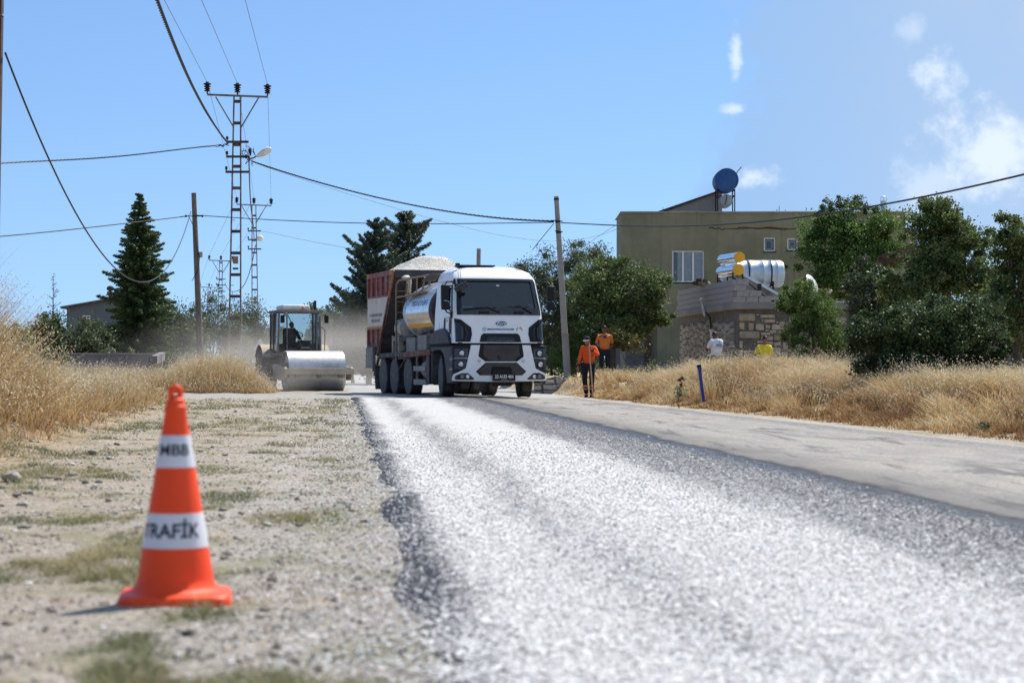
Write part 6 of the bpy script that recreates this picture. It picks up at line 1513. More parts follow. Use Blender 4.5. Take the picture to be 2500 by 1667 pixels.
MB().tube([(-.86, 6.0, 2.05), (-.93, 5.85, 2.7), (-.94, 5.7, 3.10), (-.96, 5.66, 3.19), (-1.02, 5.64, 3.25), (-1.10, 5.62, 3.25), (-1.16, 5.6, 3.22)], [.055, .055, .055, .075, .08, .075, .062], 14).build('vent_pipe', M['pipe_grey'], truck, 60)
# body: trapezoid hopper seen from its side, sloping front
ZB, ZT_ = 1.12, 3.50
yt, yb, yr = 6.28, 8.25, 9.55
def yf(z): return yt+(yb-yt)*(ZT_-z)/(ZT_-ZB)
body = MB()
body.add([(-1.20, yt, ZT_), (1.20, yt, ZT_), (1.20, yb, ZB), (-1.20, yb, ZB), (-1.20, yr, ZT_), (1.20, yr, ZT_), (1.20, yr, ZB), (-1.20, yr, ZB)], [(0, 1, 2, 3), (4, 7, 6, 5), (3, 2, 6, 7), (0, 3, 7, 4), (1, 5, 6, 2)])
body = body.build('hopper', M['bulkhead'], truck)
def sideplate(name, z0, z1, x, mat, sgn, inset=.0, yr_=yr): 
    mb = MB(); p = [(yf(z0)+inset, z0), (yr_, z0), (yr_, z1), (yf(z1)+inset, z1)]; mb.prism(p, sgn*1.202, sgn*x, 'yz'); return mb.build(name, mat, body)
for sg in (-1, 1):
    sideplate('side_panel', 2.80, ZT_-.10, 1.225, M['red_paint'], sg); sideplate('side_panel', 1.94, 2.80, 1.262, M['body_white'], sg); sideplate('side_panel', 1.42, 1.90, 1.225, M['red_paint'], sg)
    sideplate('top_rail', ZT_-.13, ZT_+.01, 1.285, M['red_paint'], sg); sideplate('mid_rail', 2.78, 2.83, 1.28, M['red_paint'], sg); sideplate('low_rail', 1.88, 1.95, 1.285, M['orange_trim'], sg); sideplate('sill_rail', 1.36, 1.43, 1.28, M['bulkhead'], sg)
    y = yr-.05
    while y > yt+.15:
        for (z0, z1) in ((2.82, ZT_-.12), (1.43, 1.89)):
            if y-.06 > yf(z0)+.05 or (y-.06 > yf(z1)+.10 and z0 > 2): MB().box((sg*1.248, y, (max(z0, ZT_-(y-.08-yt)/(yb-yt)*(ZT_-ZB)) + z1)/2), (.075, .11, z1-max(z0, ZT_-(y-.08-yt)/(yb-yt)*(ZT_-ZB)))).build('rib', M['red_paint'], body, bevel=.006)
        y -= .60
    MB().bar((sg*1.255, yf(ZT_)-.01, ZT_), (sg*1.255, yf(2.75)-.01, 2.75), .075, .05, (1, 0, 0)).build('front_post', M['orange_trim'], body)
    MB().bar((sg*1.255, yf(2.75)-.01, 2.75), (sg*1.255, yf(ZB)-.01, ZB), .075, .05, (1, 0, 0)).build('front_post', M['red_frame'], body)
    MB().box((sg*1.25, 9.2, 1.05), (.10, .9, .62)).build('rear_box', M['grey_box'], body, bevel=.02)
    MB().box((sg*1.27, yt+.22, ZT_-.055), (.045, .42, .13)).build('corner_plate', M['orange_trim'], body); MB().box((sg*1.27, yr-.16, ZT_-.055), (.045, .3, .13)).build('corner_plate', M['orange_trim'], body)
for t_, zz in (('YOL YAPIM BAKIM VE ONARIM', 2.28), ('DAİRESİ BAŞKANLIĞI', 2.12)):
    lettering(t_, .125, lambda x, y, zz=zz: (-1.266, 8.48-x, zz+y), M['ink_faded'], body, sx=.92, bold=.001)
MB().box((0, yt-.03, ZT_-.10), (2.44, .10, .22)).build('front_beam', M['bulkhead'], body)
for u in (-.8, -.4, 0, .4, .8): MB().bar((u, yt+.08, ZT_-.22), (u, yb-.1, ZB+.1), .06, .08).build('front_rib', M['bulkhead'], body)
# load of chippings
hx_ = np.linspace(-1.18, 1.18, 61); hy_ = np.linspace(yt+.02, yr-.05, 69); HX, HYY = np.meshgrid(hx_, hy_)
ed = np.minimum(np.minimum(HX+1.18, 1.18-HX)/.62, np.minimum(HYY-yt, yr-HYY)/.70)
pk = .36*np.exp(-(((HX+.18)/.62)**2+((HYY-7.2)/.8)**2))+.30*np.exp(-(((HX-.62)/.5)**2+((HYY-7.6)/.9)**2))+.3*np.exp(-((HX/.8)**2+((HYY-8.6)/.7)**2))
hzv = ZT_-.03+np.clip(ed, 0, 1)**.85*(.10+pk*1.0)+.03*(fbm(HX*9, HYY*9, 3)-.5)
def heap_mat():
    g = G('chipping_heap'); p = g.obj(); c = g.xyz(g.vor(p, 45, 'Color')); d_ = g.vor(p, 45, 'Distance')
    col = g.ramp(c[0], [(0, (.30, .27, .23)), (.25, (.52, .48, .42)), (.7, (.68, .65, .59)), (1, (.80, .78, .73))])
    return g.done(g.bsdf(col, .9, 0, g.bump(g.math('SUBTRACT', 1, d_), 1.0, .02)))
fast_mesh('gravel_load', np.stack([HX.ravel(), HYY.ravel(), hzv.ravel()], 1), grid_faces(61, 69), heap_mat(), body, smooth=True)
pts = []
r_ = random.Random(2); mb = MB()
for i in range(1500):
    a, b = r_.uniform(-1.15, 1.15), r_.uniform(yt+.03, 8.8); i0 = int((a+1.18)/2.36*60); j0 = int((b-yt-.02)/(yr-.07-yt)*68); z = hzv[j0, i0]; s_ = r_.uniform(.012, .024)
    mb.add([(a-s_, b, z), (a, b-s_, z), (a+s_, b, z), (a, b+s_, z), (a, b, z+s_), (a, b, z-s_)], [(0, 1, 4), (1, 2, 4), (2, 3, 4), (3, 0, 4), (1, 0, 5), (2, 1, 5), (3, 2, 5), (0, 3, 5)])
o = mb.build('load_stones', M['chips'], body); o['kind'] = 'stuff'
# bits between cab and body along the near side
MB().lathe([(.05, 0), (.26, .02), (.29, .06), (.29, .55), (.26, .6)], 28, (-.95, 5.75, 1.86), 'Y').build('air_tank', M['pipe_grey'], truck, 40)
MB().box((-1.12, 6.02, 1.55), (.14, .09, 1.1)).build('upright', M['pipe_grey'], truck); MB().box((-1.14, 6.6, 1.35), (.16, .12, .62)).build('upright', M['step_metal'], truck)
MB().box((-1.12, 6.2, 1.56), (.22, .85, .12)).build('bracket_beam', M['grey_box'], truck)
MB().box((-1.08, 3.22, 1.43), (.30, .95, .40)).build('locker', M['grey_box'], truck, bevel=.01); MB().box((-1.08, 4.45, 1.38), (.30, .95, .40)).build('locker', M['grey_box'], truck, bevel=.01)
for y in (2.72, 3.80, 4.98): MB().box((-1.0, y, 1.38), (.2, .05, .46)).build('bracket', M['chassis'], truck)
for sg in (-1, 1):
    MB().bar((sg*1.20, 2.30, 1.17), (sg*1.20, 5.40, 1.10), .12, .15, (0, 0, 1)).build('red_sill', M['red_frame'], truck, bevel=.01)
    MB().bar((sg*1.16, 5.40, 1.14), (sg*1.16, 8.4, 1.10), .16, .12, (0, 0, 1)).build('subframe', M['chassis'], truck)
    MB().bar((sg*1.2, 8.3, 1.12), (sg*1.2, 8.9, .55), .06, .08).build('rear_stay', M['chassis'], truck)
    MB().box((sg*1.18, 3.55, .735), (.08, 1.25, .14)).build('side_guard', M['step_metal'], truck, bevel=.01); MB().box((sg*1.18, 3.50, .375), (.10, 1.25, .15)).build('side_guard', M['step_metal'], truck, bevel=.01)
    for y in (2.95, 4.15): MB().box((sg*1.12, y, .76), (.05, .06, .80)).build('guard_post', M['step_metal'], truck)
    MB().box((sg*1.10, 2.72, .76), (.20, .32, .88)).build('storage_box', M['grey_plastic'], truck, bevel=.015)
    MB().lathe([(.2, 0), (.27, .03), (.28, .08), (.28, .62), (.27, .68), (.2, .7)], 26, (sg*.86, 3.05, .72), 'Y').build('fuel_tank', M['step_metal'], truck, 40)
    MB().box((sg*1.05, 8.60, .48), (.42, .12, .70), rx=R(-18)).build('rear_flap', M['chassis'], truck, bevel=.01)
    for ax in (4.75, 6.35, 7.70): arc_fender('mudguard', sg*.9, sg*1.24, ax, .53, .60, R(55), R(125), .015, M['chassis'], truck, 8)
mb = MB(); r_ = random.Random(9)
for i in range(26):
    x, y = r_.uniform(-1.2, -.7), r_.uniform(2.3, 8.0); z = r_.uniform(.75, 1.05); mb.tube([(x, y, z), (x+r_.uniform(-.1, .1), y+r_.uniform(.2, .5), z-r_.uniform(.0, .25)), (x, y+r_.uniform(.5, .9), z+r_.uniform(-.1, .2))], .014, 5)
for i in range(14):
    y = r_.uniform(5.2, 6.4); mb.box((r_.uniform(-1.22, -1.05), y, r_.uniform(1.0, 1.3)), (.08, r_.uniform(.06, .2), r_.uniform(.05, .16)))
mb.build('hoses', M['chassis'], truck, 60)
MB().box((0, 9.35, .72), (2.3, .12, .14)).build('rear_bar', M['chassis'], truck)
mb = MB()
for i in range(9): mb.box((-.9+i*.22, 8.9, .62), (.05, .08, .3))
mb.build('spray_nozzles', M['chassis'], truck)

# ------------------------------------------------------------------ roller
ro = empty('road_roller', (-6.20, 63.7, -.05), R(18), 'dusty road roller with steel drum and glass cab working behind the truck', 'roller')
ro.scale = (.94, .96, .97)
dr, dw, dy = .69, 1.98, .75
MB().lathe([(dr*.90, -dw/2+.09), (dr*.93, -dw/2+.09), (dr*.965, -dw/2), (dr, -dw/2), (dr, dw/2), (dr*.965, dw/2), (dr*.93, dw/2-.09), (dr*.9, dw/2-.09)], 72, (0, dy, dr), 'X').build('drum', M['drum_steel'], ro, 35)
for sg in (-1, 1): MB().lathe([(.30, sg*(dw/2-.085)), (.30, sg*(dw/2-.02)), (.14, sg*(dw/2+.02)), (.14, sg*(dw/2+.16))], 24, (0, dy, dr), 'X').build('hub', M['roller_body'], ro, 40)
fr = MB(); fr.box((0, -.13, .70), (2.42, .16, .20)); fr.box((0, 1.66, .78), (2.42, .2, .3)); frame = fr.build('frame', M['roller_frame'], ro, bevel=.015)
MB().box((0, -.12, .55), (1.8, .03, .14)).build('scraper', M['step_metal'], frame)
for u in (-.75, 0, .75): MB().box((u, -.12, .56), (.16, .1, .16)).build('bracket', M['roller_body'], frame, bevel=.02)
for sg in (-1, 1):
    pl = [(-.20, .52), (-.20, .80), (-.05, .84), (.35, .84), (1.3, .90), (1.78, .92), (1.78, .52), (.9, .40), (.2, .40), (-.1, .44)]
    MB().prism(pl, sg*1.10, sg*1.19, 'yz').build('side_plate', M['roller_frame'], frame, bevel=.015)
MB().box((-1.0, -.235, .42), (.26, .10, .14)).build('corner_lamp', M['grey_box'], frame, bevel=.02)
rb = MB(); rb.prism([(1.9, .62), (4.5, .62), (4.55, 1.35), (4.2, 1.62), (3.2, 1.66), (3.2, 1.30), (1.9, 1.30)], -.72, .70, 'yz'); rbody = rb.build('rear_body', M['roller_frame'], ro, bevel=.05, smooth=35)
for sg in (-1, 1):
    w = wheel(ro, sg*.95-.10, 3.7, .76, .52, out=sg)
    arc_fender('mudguard', sg*.70-.1, sg*1.22-.1, 3.7, .76, .86, R(30), R(150), .03, M['roller_frame'], ro)
# cab
cx0, cx1, cy0, cy1, cz0, cz1 = -1.00, .52, 1.90, 3.20, 1.30, 2.70
cabr = MB(); cabr.box(((cx0+cx1)/2, (cy0+cy1)/2, cz0-.03), (cx1-cx0+.06, cy1-cy0+.06, .10)); rc = cabr.build('cab', M['roller_body'], ro, bevel=.015); MB().box(((cx0+cx1)/2, (cy0+cy1)/2, cz1+.02), (cx1-cx0+.12, cy1-cy0+.14, .09)).build('roof', M['roller_body'], rc, bevel=.015)
bw = .055
for x in (cx0, cx0+.32, cx1-.14, cx1):
    MB().bar((x, cy0+.02*0, cz0), (x+(.04 if x < -.2 else -.04)*(x in (cx0, cx1)), cy0, cz1), bw if x in (cx0, cx1) else .04, bw, (0, 1, 0)).build('pillar', M['roller_body'], rc)
for x in (cx0, cx1):
    for y in (cy0+.75, cy1): MB().bar((x, y, cz0), (x, y, cz1), bw).build('pillar', M['roller_body'], rc)
    MB().bar((x, cy0, 1.85), (x, cy0+.75, 1.85), .03).build('rail', M['roller_body'], rc)
MB().box(((cx0+cx1)/2, cy0+.015, (cz0+cz1)/2), (cx1-cx0-.05, .006, cz1-cz0-.1)).build('windscreen', M['cab_glass'], rc)
for x in (cx0, cx1): MB().box((x, (cy0+cy1)/2, (cz0+cz1)/2), (.006, cy1-cy0-.06, cz1-cz0-.1)).build('side_window', M['cab_glass'], rc)
MB().box(((cx0+cx1)/2, cy1, (cz0+cz1)/2), (cx1-cx0-.05, .006, cz1-cz0-.1)).build('rear_window', M['cab_glass'], rc)
rf = MB().box((-.34, 2.5, cz1+.155), (1.02, 1.0, .19)).build('roof_box', M['white_dull'], rc, bevel=.07, seg=4, smooth=40)
MB().lathe([(.055, 0), (.05, .08), (.03, .10)], 16, (-.08, 2.02, cz1+.10)).build('beacon', M['amber'], rc, 50)
mb = MB(); mb.tube([(-.68, 1.82, 2.62), (-.48, 1.80, 2.2), (-.15, 1.84, 1.72)], .016, 6); mb.tube([(-.45, 1.84, 2.1), (-.12, 1.84, 1.66)], .012, 6); mb.build('wiper', M['black_plastic'], rc)
for x, z in ((cx0+.14, 2.46), (cx1+.18, 2.46)): MB().box((x, 1.80, z), (.15, .06, .26)).build('mirror', M['black_plastic'], rc, bevel=.02)
mb = MB(); mb.tube([(cx0+.14, 1.82, 2.58), (cx0+.28, 1.84, 2.66)], .012, 6); mb.tube([(cx1, 1.86, 2.6), (cx1+.18, 1.82, 2.6)], .012, 6); mb.tube([(cx1+.16, 2.0, 1.3), (cx1+.16, 1.95, 2.1), (cx1, 1.92, 2.22)], .014, 6); mb.build('mirror_arm', M['black_plastic'], rc)
for x in (cx0+.28, cx1-.04): MB().lathe([(.07, 0), (.075, .06), (.04, .10)], 14, (x, 1.78, 2.62), 'Y').build('work_lamp', M['glass_lamp'], rc, 40)
mb = MB(); mb.box((-.02, 2.18, 1.52), (.44, .26, .42)); mb.box((-.02, 2.04, 1.72), (.5, .10, .05)); mb.build('console', M['black_plastic'], rc, bevel=.02)
MB().box((.0, 2.03, 1.50), (.30, .02, .06)).build('label_plate', M['letter_white'], rc)
MB().tube([(-.22+.18*math.cos(a), 2.26+.06*math.sin(a), 1.93+.10*math.sin(a)) for a in np.linspace(0, 6.283, 20)], .015, 6).build('steering_wheel', M['black_plastic'], rc)
MB().box((-.38, 2.95, 1.85), (.46, .12, .65)).box((-.38, 2.72, 1.50), (.46, .5, .14)).build('seat', M['cloth_navy'], rc, bevel=.03)
MB().box((-.45, 2.1, 1.40), (.26, .14, .16)).build('crate', M['blue_strip'], rc, bevel=.02)
MB().lathe([(.13, 0), (.13, .01)], 20, (cx0-.05, 2.05, 1.52), 'X').build('speed_disc', M['white_dull'], rc)
MB().tube([(.62, 3.3, 1.5), (.62, 3.3, 2.6), (.63, 3.3, 3.14)], [.045, .045, .05], 12).build('exhaust', M['rust_dark'], ro, 60)
MB().tube([(.62, 3.3, 1.6), (.62, 3.3, 2.3)], .075, 12).build('silencer', M['chassis'], ro, 40)

# ------------------------------------------------------------------ people
def grow(name, V, E_, rad, mat, parent=None, sub=1):
    """one continuous skinned surface round a skeleton of joints"""
    me = bpy.data.meshes.new(name); me.from_pydata([tuple(v) for v in V], E_, []); o = bpy.data.objects.new(name, me); COL.objects.link(o)
    o.modifiers.new('skin', 'SKIN'); sk = me.skin_vertices[0].data if me.skin_vertices else None
    if sk is None:
        bpy.context.view_layer.objects.active = o; me.skin_vertices.new() if hasattr(me.skin_vertices, 'new') else None; sk = me.skin_vertices[0].data
    for i, r in enumerate(rad): sk[i].radius = (r, r) if isinstance(r, (int, float)) else r
    sk[0].use_root = True
    s_ = o.modifiers.new('sub', 'SUBSURF'); s_.levels = sub; s_.render_levels = sub
    dg = bpy.context.evaluated_depsgraph_get(); m2 = bpy.data.meshes.new_from_object(o.evaluated_get(dg)); bpy.data.objects.remove(o)
    m2.name = name; m2.materials.clear(); m2.materials.append(mat); m2.shade_smooth(); q = bpy.data.objects.new(name, m2); link(q, parent); return q
def head_mesh(c, yaw, tilt, s=1.0):
    """a head with brow, eye hollows, nose, mouth, chin and ears; returns verts and faces facing -Y before the turn"""
    bm = bmesh.new(); bmesh.ops.create_uvsphere(bm, u_segments=28, v_segments=20, radius=1)
    for v in bm.verts:
        x, y, z = v.co; f = max(0, -y)
        w = 1-.22*max(0, -z)**1.3; x2 = x*.074*w; y2 = y*.092; z2 = z*.115
        if z < 0: y2 += .012*f*(-z) * -1
        g = lambda cx, cz, sx, sz: math.exp(-((x-cx)/sx)**2-((z-cz)/sz)**2)*(f > .3)
        y2 -= .026*g(0, -.12, .16, .22)+.006*g(0, .30, .6, .12)+.006*g(0, -.50, .3, .07)+.010*g(0, -.82, .35, .16)
        y2 += .012*g(.36, .10, .18, .12)+.012*g(-.36, .10, .18, .12)+.004*g(0, -.40, .3, .05)
        if abs(x) > .93 and abs(y) < .3 and -.3 < z < .25: x2 *= 1.20; y2 += .008
        v.co = (x2, y2, z2)
    mt = Matrix.Translation(c) @ Matrix.Rotation(yaw, 4, 'Z') @ Matrix.Rotation(tilt, 4, 'X') @ Matrix.Scale(s, 4)
    bm.transform(mt); return bm, mt
def merge_bm(o, bm):
    b2 = bmesh.new(); b2.from_mesh(o.data); me = bpy.data.meshes.new('tmp'); bm.to_mesh(me); b2.from_mesh(me); b2.to_mesh(o.data); b2.free(); bpy.data.meshes.remove(me); o.data.shade_smooth()
def person(loc, rz, label, J, top, bottom, skin, hair='hair', sleeves='long', head=(0, 0), collar=None, size=1.0, shoes=True, cap=None, vest=None, stripes=False, legs=True, longhair=False):
    """J: joints in metres, person facing -Y: pelvis, chest, neck, head, shoulders, elbows, hands, hips, knees, ankles (l = viewer's left)"""
    V3 = {k: Vector(v) for k, v in J.items()}
    seq = ['pelvis', 'waist', 'chest', 'neck', 'headb']; V = [V3[k] for k in seq]; E_ = [(0, 1), (1, 2), (2, 3), (3, 4)]; rad = [(.13, .10), (.11, .085), (.128, .080), .055, .058]
    idx = {k: i for i, k in enumerate(seq)}
    def chain(start, items):
        p = idx[start]
        for k, pos, r in items: V.append(Vector(pos)); rad.append(r); idx[k] = len(V)-1; E_.append((p, idx[k])); p = idx[k]
    for s_ in 'lr':
        chain('chest', [('sh'+s_, V3['sh'+s_], .050), ('el'+s_, V3['el'+s_], .042), ('wr'+s_, V3['wr'+s_], .027), ('ha'+s_, V3['ha'+s_], (.034, .020))])
        if legs: chain('pelvis', [('hi'+s_, V3['hi'+s_], .088), ('kn'+s_, V3['kn'+s_], .058), ('an'+s_, V3['an'+s_], .040), ('to'+s_, V3['an'+s_]+Vector((V3['kn'+s_]-V3['hi'+s_]).to_tuple())*0+Vector((0, -.15, -.045)), .036)])
        # fingers curl from the palm
        w_, h_ = V3['wr'+s_], V3['ha'+s_]; d = (h_-w_).normalized(); sx_ = d.cross(Vector((0, -1, 0)));
        if sx_.length < .2: sx_ = Vector((1, 0, 0))
        sx_.normalize(); cu = Vector(J.get('curl'+s_, (0, -.6, -.3))).normalized()
        for fi, (o_, L) in enumerate(((-.024, .062), (-.008, .072), (.008, .068), (.023, .055))):
            b = h_+sx_*o_; a1 = b+d*L*.5; a2 = a1+(d*.35+cu*.8)*L*.45; a3 = a2+(cu-d*.35)*L*.28
            chain('ha'+s_, [(f'f{fi}{s_}a', b+d*.012, .011), (f'f{fi}{s_}b', a1, .0095), (f'f{fi}{s_}c', a2, .0085), (f'f{fi}{s_}d', a3, .007)])
        tb = w_.lerp(h_, .55)+sx_*.028; chain('ha'+s_, [(f't{s_}a', tb, .012), (f't{s_}b', tb+sx_*.022+d*.03+cu*.012, .010), (f't{s_}c', tb+sx_*.022+d*.052+cu*.03, .008)])
    body = grow('person', V, E_, rad, M[skin], None, 1)
    bm, mt = head_mesh(V3['head'], R(head[0]), R(head[1]), 1.0); merge_bm(body, bm); bm.free()
    body.location = loc; body.rotation_euler = (0, 0, rz); body.scale = (size,)*3; props(body, label, 'person')
    # clothing
    def cloth(name, keys, edges, radii, mat): return grow(name, [V3[k] if isinstance(k, str) else Vector(k) for k in keys], edges, radii, M[mat], body, 2)
    lo = lambda a, b, t: tuple(V3[a].lerp(V3[b], t))
    arm = []
    hem = V3['pelvis']+Vector((0, 0, -.04))
    K = [tuple(hem), 'waist', 'chest', lo('chest', 'neck', .95)]; Ed = [(0, 1), (1, 2), (2, 3)]; Rd = [(.182, .140), (.170, .134), (.190, .142), (.080, .080)]
    for s_ in 'lr':
        b = len(K); K.append('sh'+s_); Ed.append((2, b)); Rd.append(.078)
        if sleeves == 'long': K += ['el'+s_, lo('el'+s_, 'wr'+s_, .90)]; Ed += [(b, b+1), (b+1, b+2)]; Rd += [.060, .045]
        else: K += [lo('sh'+s_, 'el'+s_, .45), lo('sh'+s_, 'el'+s_, .86)]; Ed += [(b, b+1), (b+1, b+2)]; Rd += [.068, .068]
    shirt = cloth('shirt', K, Ed, Rd, top)
    if legs:
        K = ['pelvis']; Ed = []; Rd = [(.168, .130)]
        for s_ in 'lr':
            b = len(K); K += ['hi'+s_, 'kn'+s_, lo('kn'+s_, 'an'+s_, .55), lo('kn'+s_, 'an'+s_, 1.0)]; Ed += [(0, b), (b, b+1), (b+1, b+2), (b+2, b+3)]; Rd += [.108, .082, .072, .072]
        tr = cloth('trousers', K, Ed, Rd, bottom)
        for s_ in 'lr':
            a = V3['an'+s_]; sh = MB(); sh.tube([a+Vector((0, .05, -.03)), a+Vector((0, 0, -.035)), a+Vector((0, -.10, -.050)), a+Vector((0, -.19, -.058))], [.045, .055, .047, .032], 10); sh.build('shoe', M['black_plastic'], body, 60)
            if stripes:
                for t in (.42, .62):
                    c = V3['kn'+s_].lerp(a, t); MB().tube([c-Vector((.0, 0, .020)), c+Vector((0, 0, .020))], [.086, .086], 14, False).build('leg_band', M['reflective'], body, 60)
    hm = Matrix(mt)
    def on_head(mb, name, mat, ang=60):
        mb.v = [tuple(hm @ Vector(v)) for v in mb.v]; return mb.build(name, mat, body, ang)
    if hair:
        bmh = bmesh.new(); bmesh.ops.create_uvsphere(bmh, u_segments=24, v_segments=16, radius=1)
        dele = [v for v in bmh.verts if (v.co.z < .10 and v.co.y < .15) or v.co.z < -.35 or (v.co.y < -.55 and v.co.z < .50)]
        bmesh.ops.delete(bmh, geom=dele, context='VERTS')
        for v in bmh.verts:
            k = 1+.05*noise.noise(v.co*5); v.co = (v.co.x*.082*k, v.co.y*.099*k+.003, v.co.z*.124*k+.003)
        bmh.transform(hm); me = bpy.data.meshes.new('hair'); bmh.to_mesh(me); bmh.free(); me.materials.append(M[hair]); me.shade_smooth(); o = bpy.data.objects.new('hair', me); link(o, body); sd_ = o.modifiers.new('thick', 'SOLIDIFY'); sd_.thickness = .008
    if cap:
        mb = MB(); mb.lathe([(.088, .015), (.090, .05), (.080, .095), (.050, .125), (.005, .135)], 24, (0, .002, .0)); mb.v = [(x*.96, y*1.12, z) for x, y, z in mb.v]; on_head(mb, 'cap', M['cloth_navy'])
        mb = MB(); vs = []
        for i in range(13):
            a = math.pi*(.12+.76*i/12); vs += [(-.084*math.cos(a), -.098*math.sin(a)-.0, .040), (-.094*math.cos(a), -.098*math.sin(a)-.078*math.sin(a), .022)]
        vs2 = [(x, y, z-.008) for x, y, z in vs]; mb.add(vs+vs2, [(2*i, 2*i+1, 2*i+3, 2*i+2) for i in range(12)]+[(26+2*i+2, 26+2*i+3, 26+2*i+1, 26+2*i) for i in range(12)]+[(2*i+1, 26+2*i+1, 26+2*i+3, 2*i+3) for i in range(12)]); on_head(mb, 'cap_peak', M['cap_white'])
        mb = MB(); mb.box((0, -.100, .070), (.035, .01, .022)); on_head(mb, 'cap_badge', M['red_mark'])
    if collar:
        n_ = V3['chest'].lerp(V3['neck'], .85); mb = MB(); mb.tube([n_+Vector((0, .0, -.035)), n_+Vector((0, -.005, .03))], [.092, .066], 16, False); mb.build('collar', M[collar], shirt, 60)
    # eyes and brows so that the face reads
    mb = MB()
    for x in (-.030, .030): mb.lathe([(.001, -.006), (.009, 0), (.001, .006)], 8, (x, -.083, .013), 'Y'); mb.box((x, -.088, .034), (.034, .008, .007))
    on_head(mb, 'eyes', M['hair'])
    return body, shirt, V3
STAND = dict(pelvis=(0, 0, .96), waist=(0, 0, 1.10), chest=(0, 0, 1.34), neck=(0, .01, 1.50), headb=(0, 0, 1.58), head=(0, -.01, 1.64), shl=(-.185, 0, 1.42), shr=(.185, 0, 1.42), ell=(-.25, .02, 1.12), elr=(.25, .02, 1.12),
             wrl=(-.27, -.06, .88), wrr=(.27, -.06, .88), hal=(-.275, -.09, .80), har=(.275, -.09, .80), hil=(-.10, 0, .90), hir=(.10, 0, .90), knl=(-.105, -.02, .50), knr=(.105, -.02, .50), anl=(-.11, .02, .09), anr=(.11, .02, .09), curll=(.3, -.4, -.3), curlr=(-.3, -.4, -.3))
# worker with pole
w1 = at(1437, 973, 56); J = dict(STAND); J.update(ell=(-.25, .03, 1.14), wrl=(-.30, -.03, .90), hal=(-.315, -.05, .82), shr=(.19, -.02, 1.41), elr=(.30, -.10, 1.20), wrr=(.13, -.27, 1.385), har=(.085, -.30, 1.425), curlr=(-.8, -.2, -.3),
      head=(-.035, -.035, 1.63), headb=(-.02, -.01, 1.57), knl=(-.11, -.04, .50), anl=(-.06, -.02, .09), anr=(.09, .03, .09), knr=(.10, -.05, .50))
p1, sh1, V1 = person((w1.x, 56, tz(w1.x, 56)+.01), R(-12), 'worker in orange long sleeved top and cap leaning on a pole at road edge', J, 'cloth_orange', 'cloth_navy', 'skin', 'hair_grey', 'long', (-22, 8), 'cloth_navy', .975, cap=True, stripes=True)
for s_ in 'lr':
    c = V1['el'+s_].lerp(V1['wr'+s_], .86); d = (V1['wr'+s_]-V1['el'+s_]).normalized()*.02; MB().tube([c-d, c+d], [.050, .047], 12).build('cuff', M['cloth_navy'], sh1, 60)
c = V1['shl'].lerp(V1['ell'], .9); MB().tube([c-Vector((0, 0, .015)), c+Vector((0, 0, .015))], [.068, .068], 12, False).build('arm_band', M['reflective'], sh1, 60)
hp_ = p1.matrix_basis @ Vector((.075, -.335, 1.43)); ft = at(1448, 972, 55.6)
tool = empty('broom_handle', (ft.x, 55.6, tz(ft.x, 55.6)), 0, 'long wooden pole the orange worker leans on', 'pole')
v = Vector(hp_)-tool.location; MB().tube([(0, 0, 0), v*.5, v*1.035], [.020, .019, .018], 10).build('handle', M['wood_handle'], tool, 60)
MB().tube([(0, 0, 0), v*.03], [.024, .022], 10).build('tip', M['rust_dark'], tool)
# second worker, hands behind back
w2 = at(1476, 921, 65.0); J = dict(STAND); J.update(ell=(-.27, .08, 1.14), wrl=(-.19, .14, .93), hal=(-.12, .17, .90), elr=(.27, .08, 1.14), wrr=(.19, .14, .93), har=(.12, .17, .90), head=(-.01, -.035, 1.63))
p2, sh2, V2 = person((w2.x, 65, at(0, 926, 65).z), R(4), 'worker in orange and grey polo standing beside the fruit tree trunk', J, 'cloth_orange_pale', 'cloth_navy', 'skin_dark', 'hair', 'short', (-8, 22), 'cloth_orange_pale', 1.0, stripes=True)
c = V2['chest']; grow('chest_panel', [c+Vector((-.10, 0, .065)), c+Vector((0, 0, .02)), c+Vector((.10, 0, .065))], [(0, 1), (1, 2)], [(.080, .098), (.125, .118), (.080, .098)], M['cloth_grey'], sh2, 2)
for x in (-.235, .235): MB().tube([(x, .03, 1.22), (x*1.02, .035, 1.20)], [.078, .078], 14, False).build('sleeve_band', M['reflective'], sh2, 60)
MB().add([(.06, -.128, 1.41), (.10, -.126, 1.45), (.12, -.124, 1.40)], [(0, 1, 2)]).build('chest_emblem', M['letter_white'], sh2)
# man in white shirt seen from behind
w3 = at(1747, 820, 61); J = dict(STAND); J.update(head=(.0, -.07, 1.60), headb=(0, -.04, 1.56), ell=(-.26, -.12, 1.18), wrl=(-.20, -.33, 1.14), hal=(-.17, -.40, 1.17), elr=(.26, -.12, 1.18), wrr=(.18, -.33, 1.14), har=(.15, -.40, 1.17), chest=(0, -.01, 1.33))
p3, sh3, V3_ = person((w3.x+.02, 61, tz(w3.x, 61)), R(212), 'man in white polo shirt seen from behind near the shed wall', J, 'cloth_white', 'cloth_navy', 'skin_dark', 'hair', 'short', (0, 30), 'cloth_white', 1.03)
lettering('MERSİN', .062, lambda x, y: (-x-.02, .130, 1.32+y), M['blue_strip'], sh3, bold=.002); lettering('BÜYÜKŞEHİR', .040, lambda x, y: (-x-.02, .130, 1.27+y), M['blue_strip'], sh3, bold=.001)
MB().add([(-.04, .130, 1.375), (-.02, .132, 1.42), (.0, .130, 1.375)], [(0, 1, 2)]).build('shirt_emblem', M['blue_strip'], sh3)
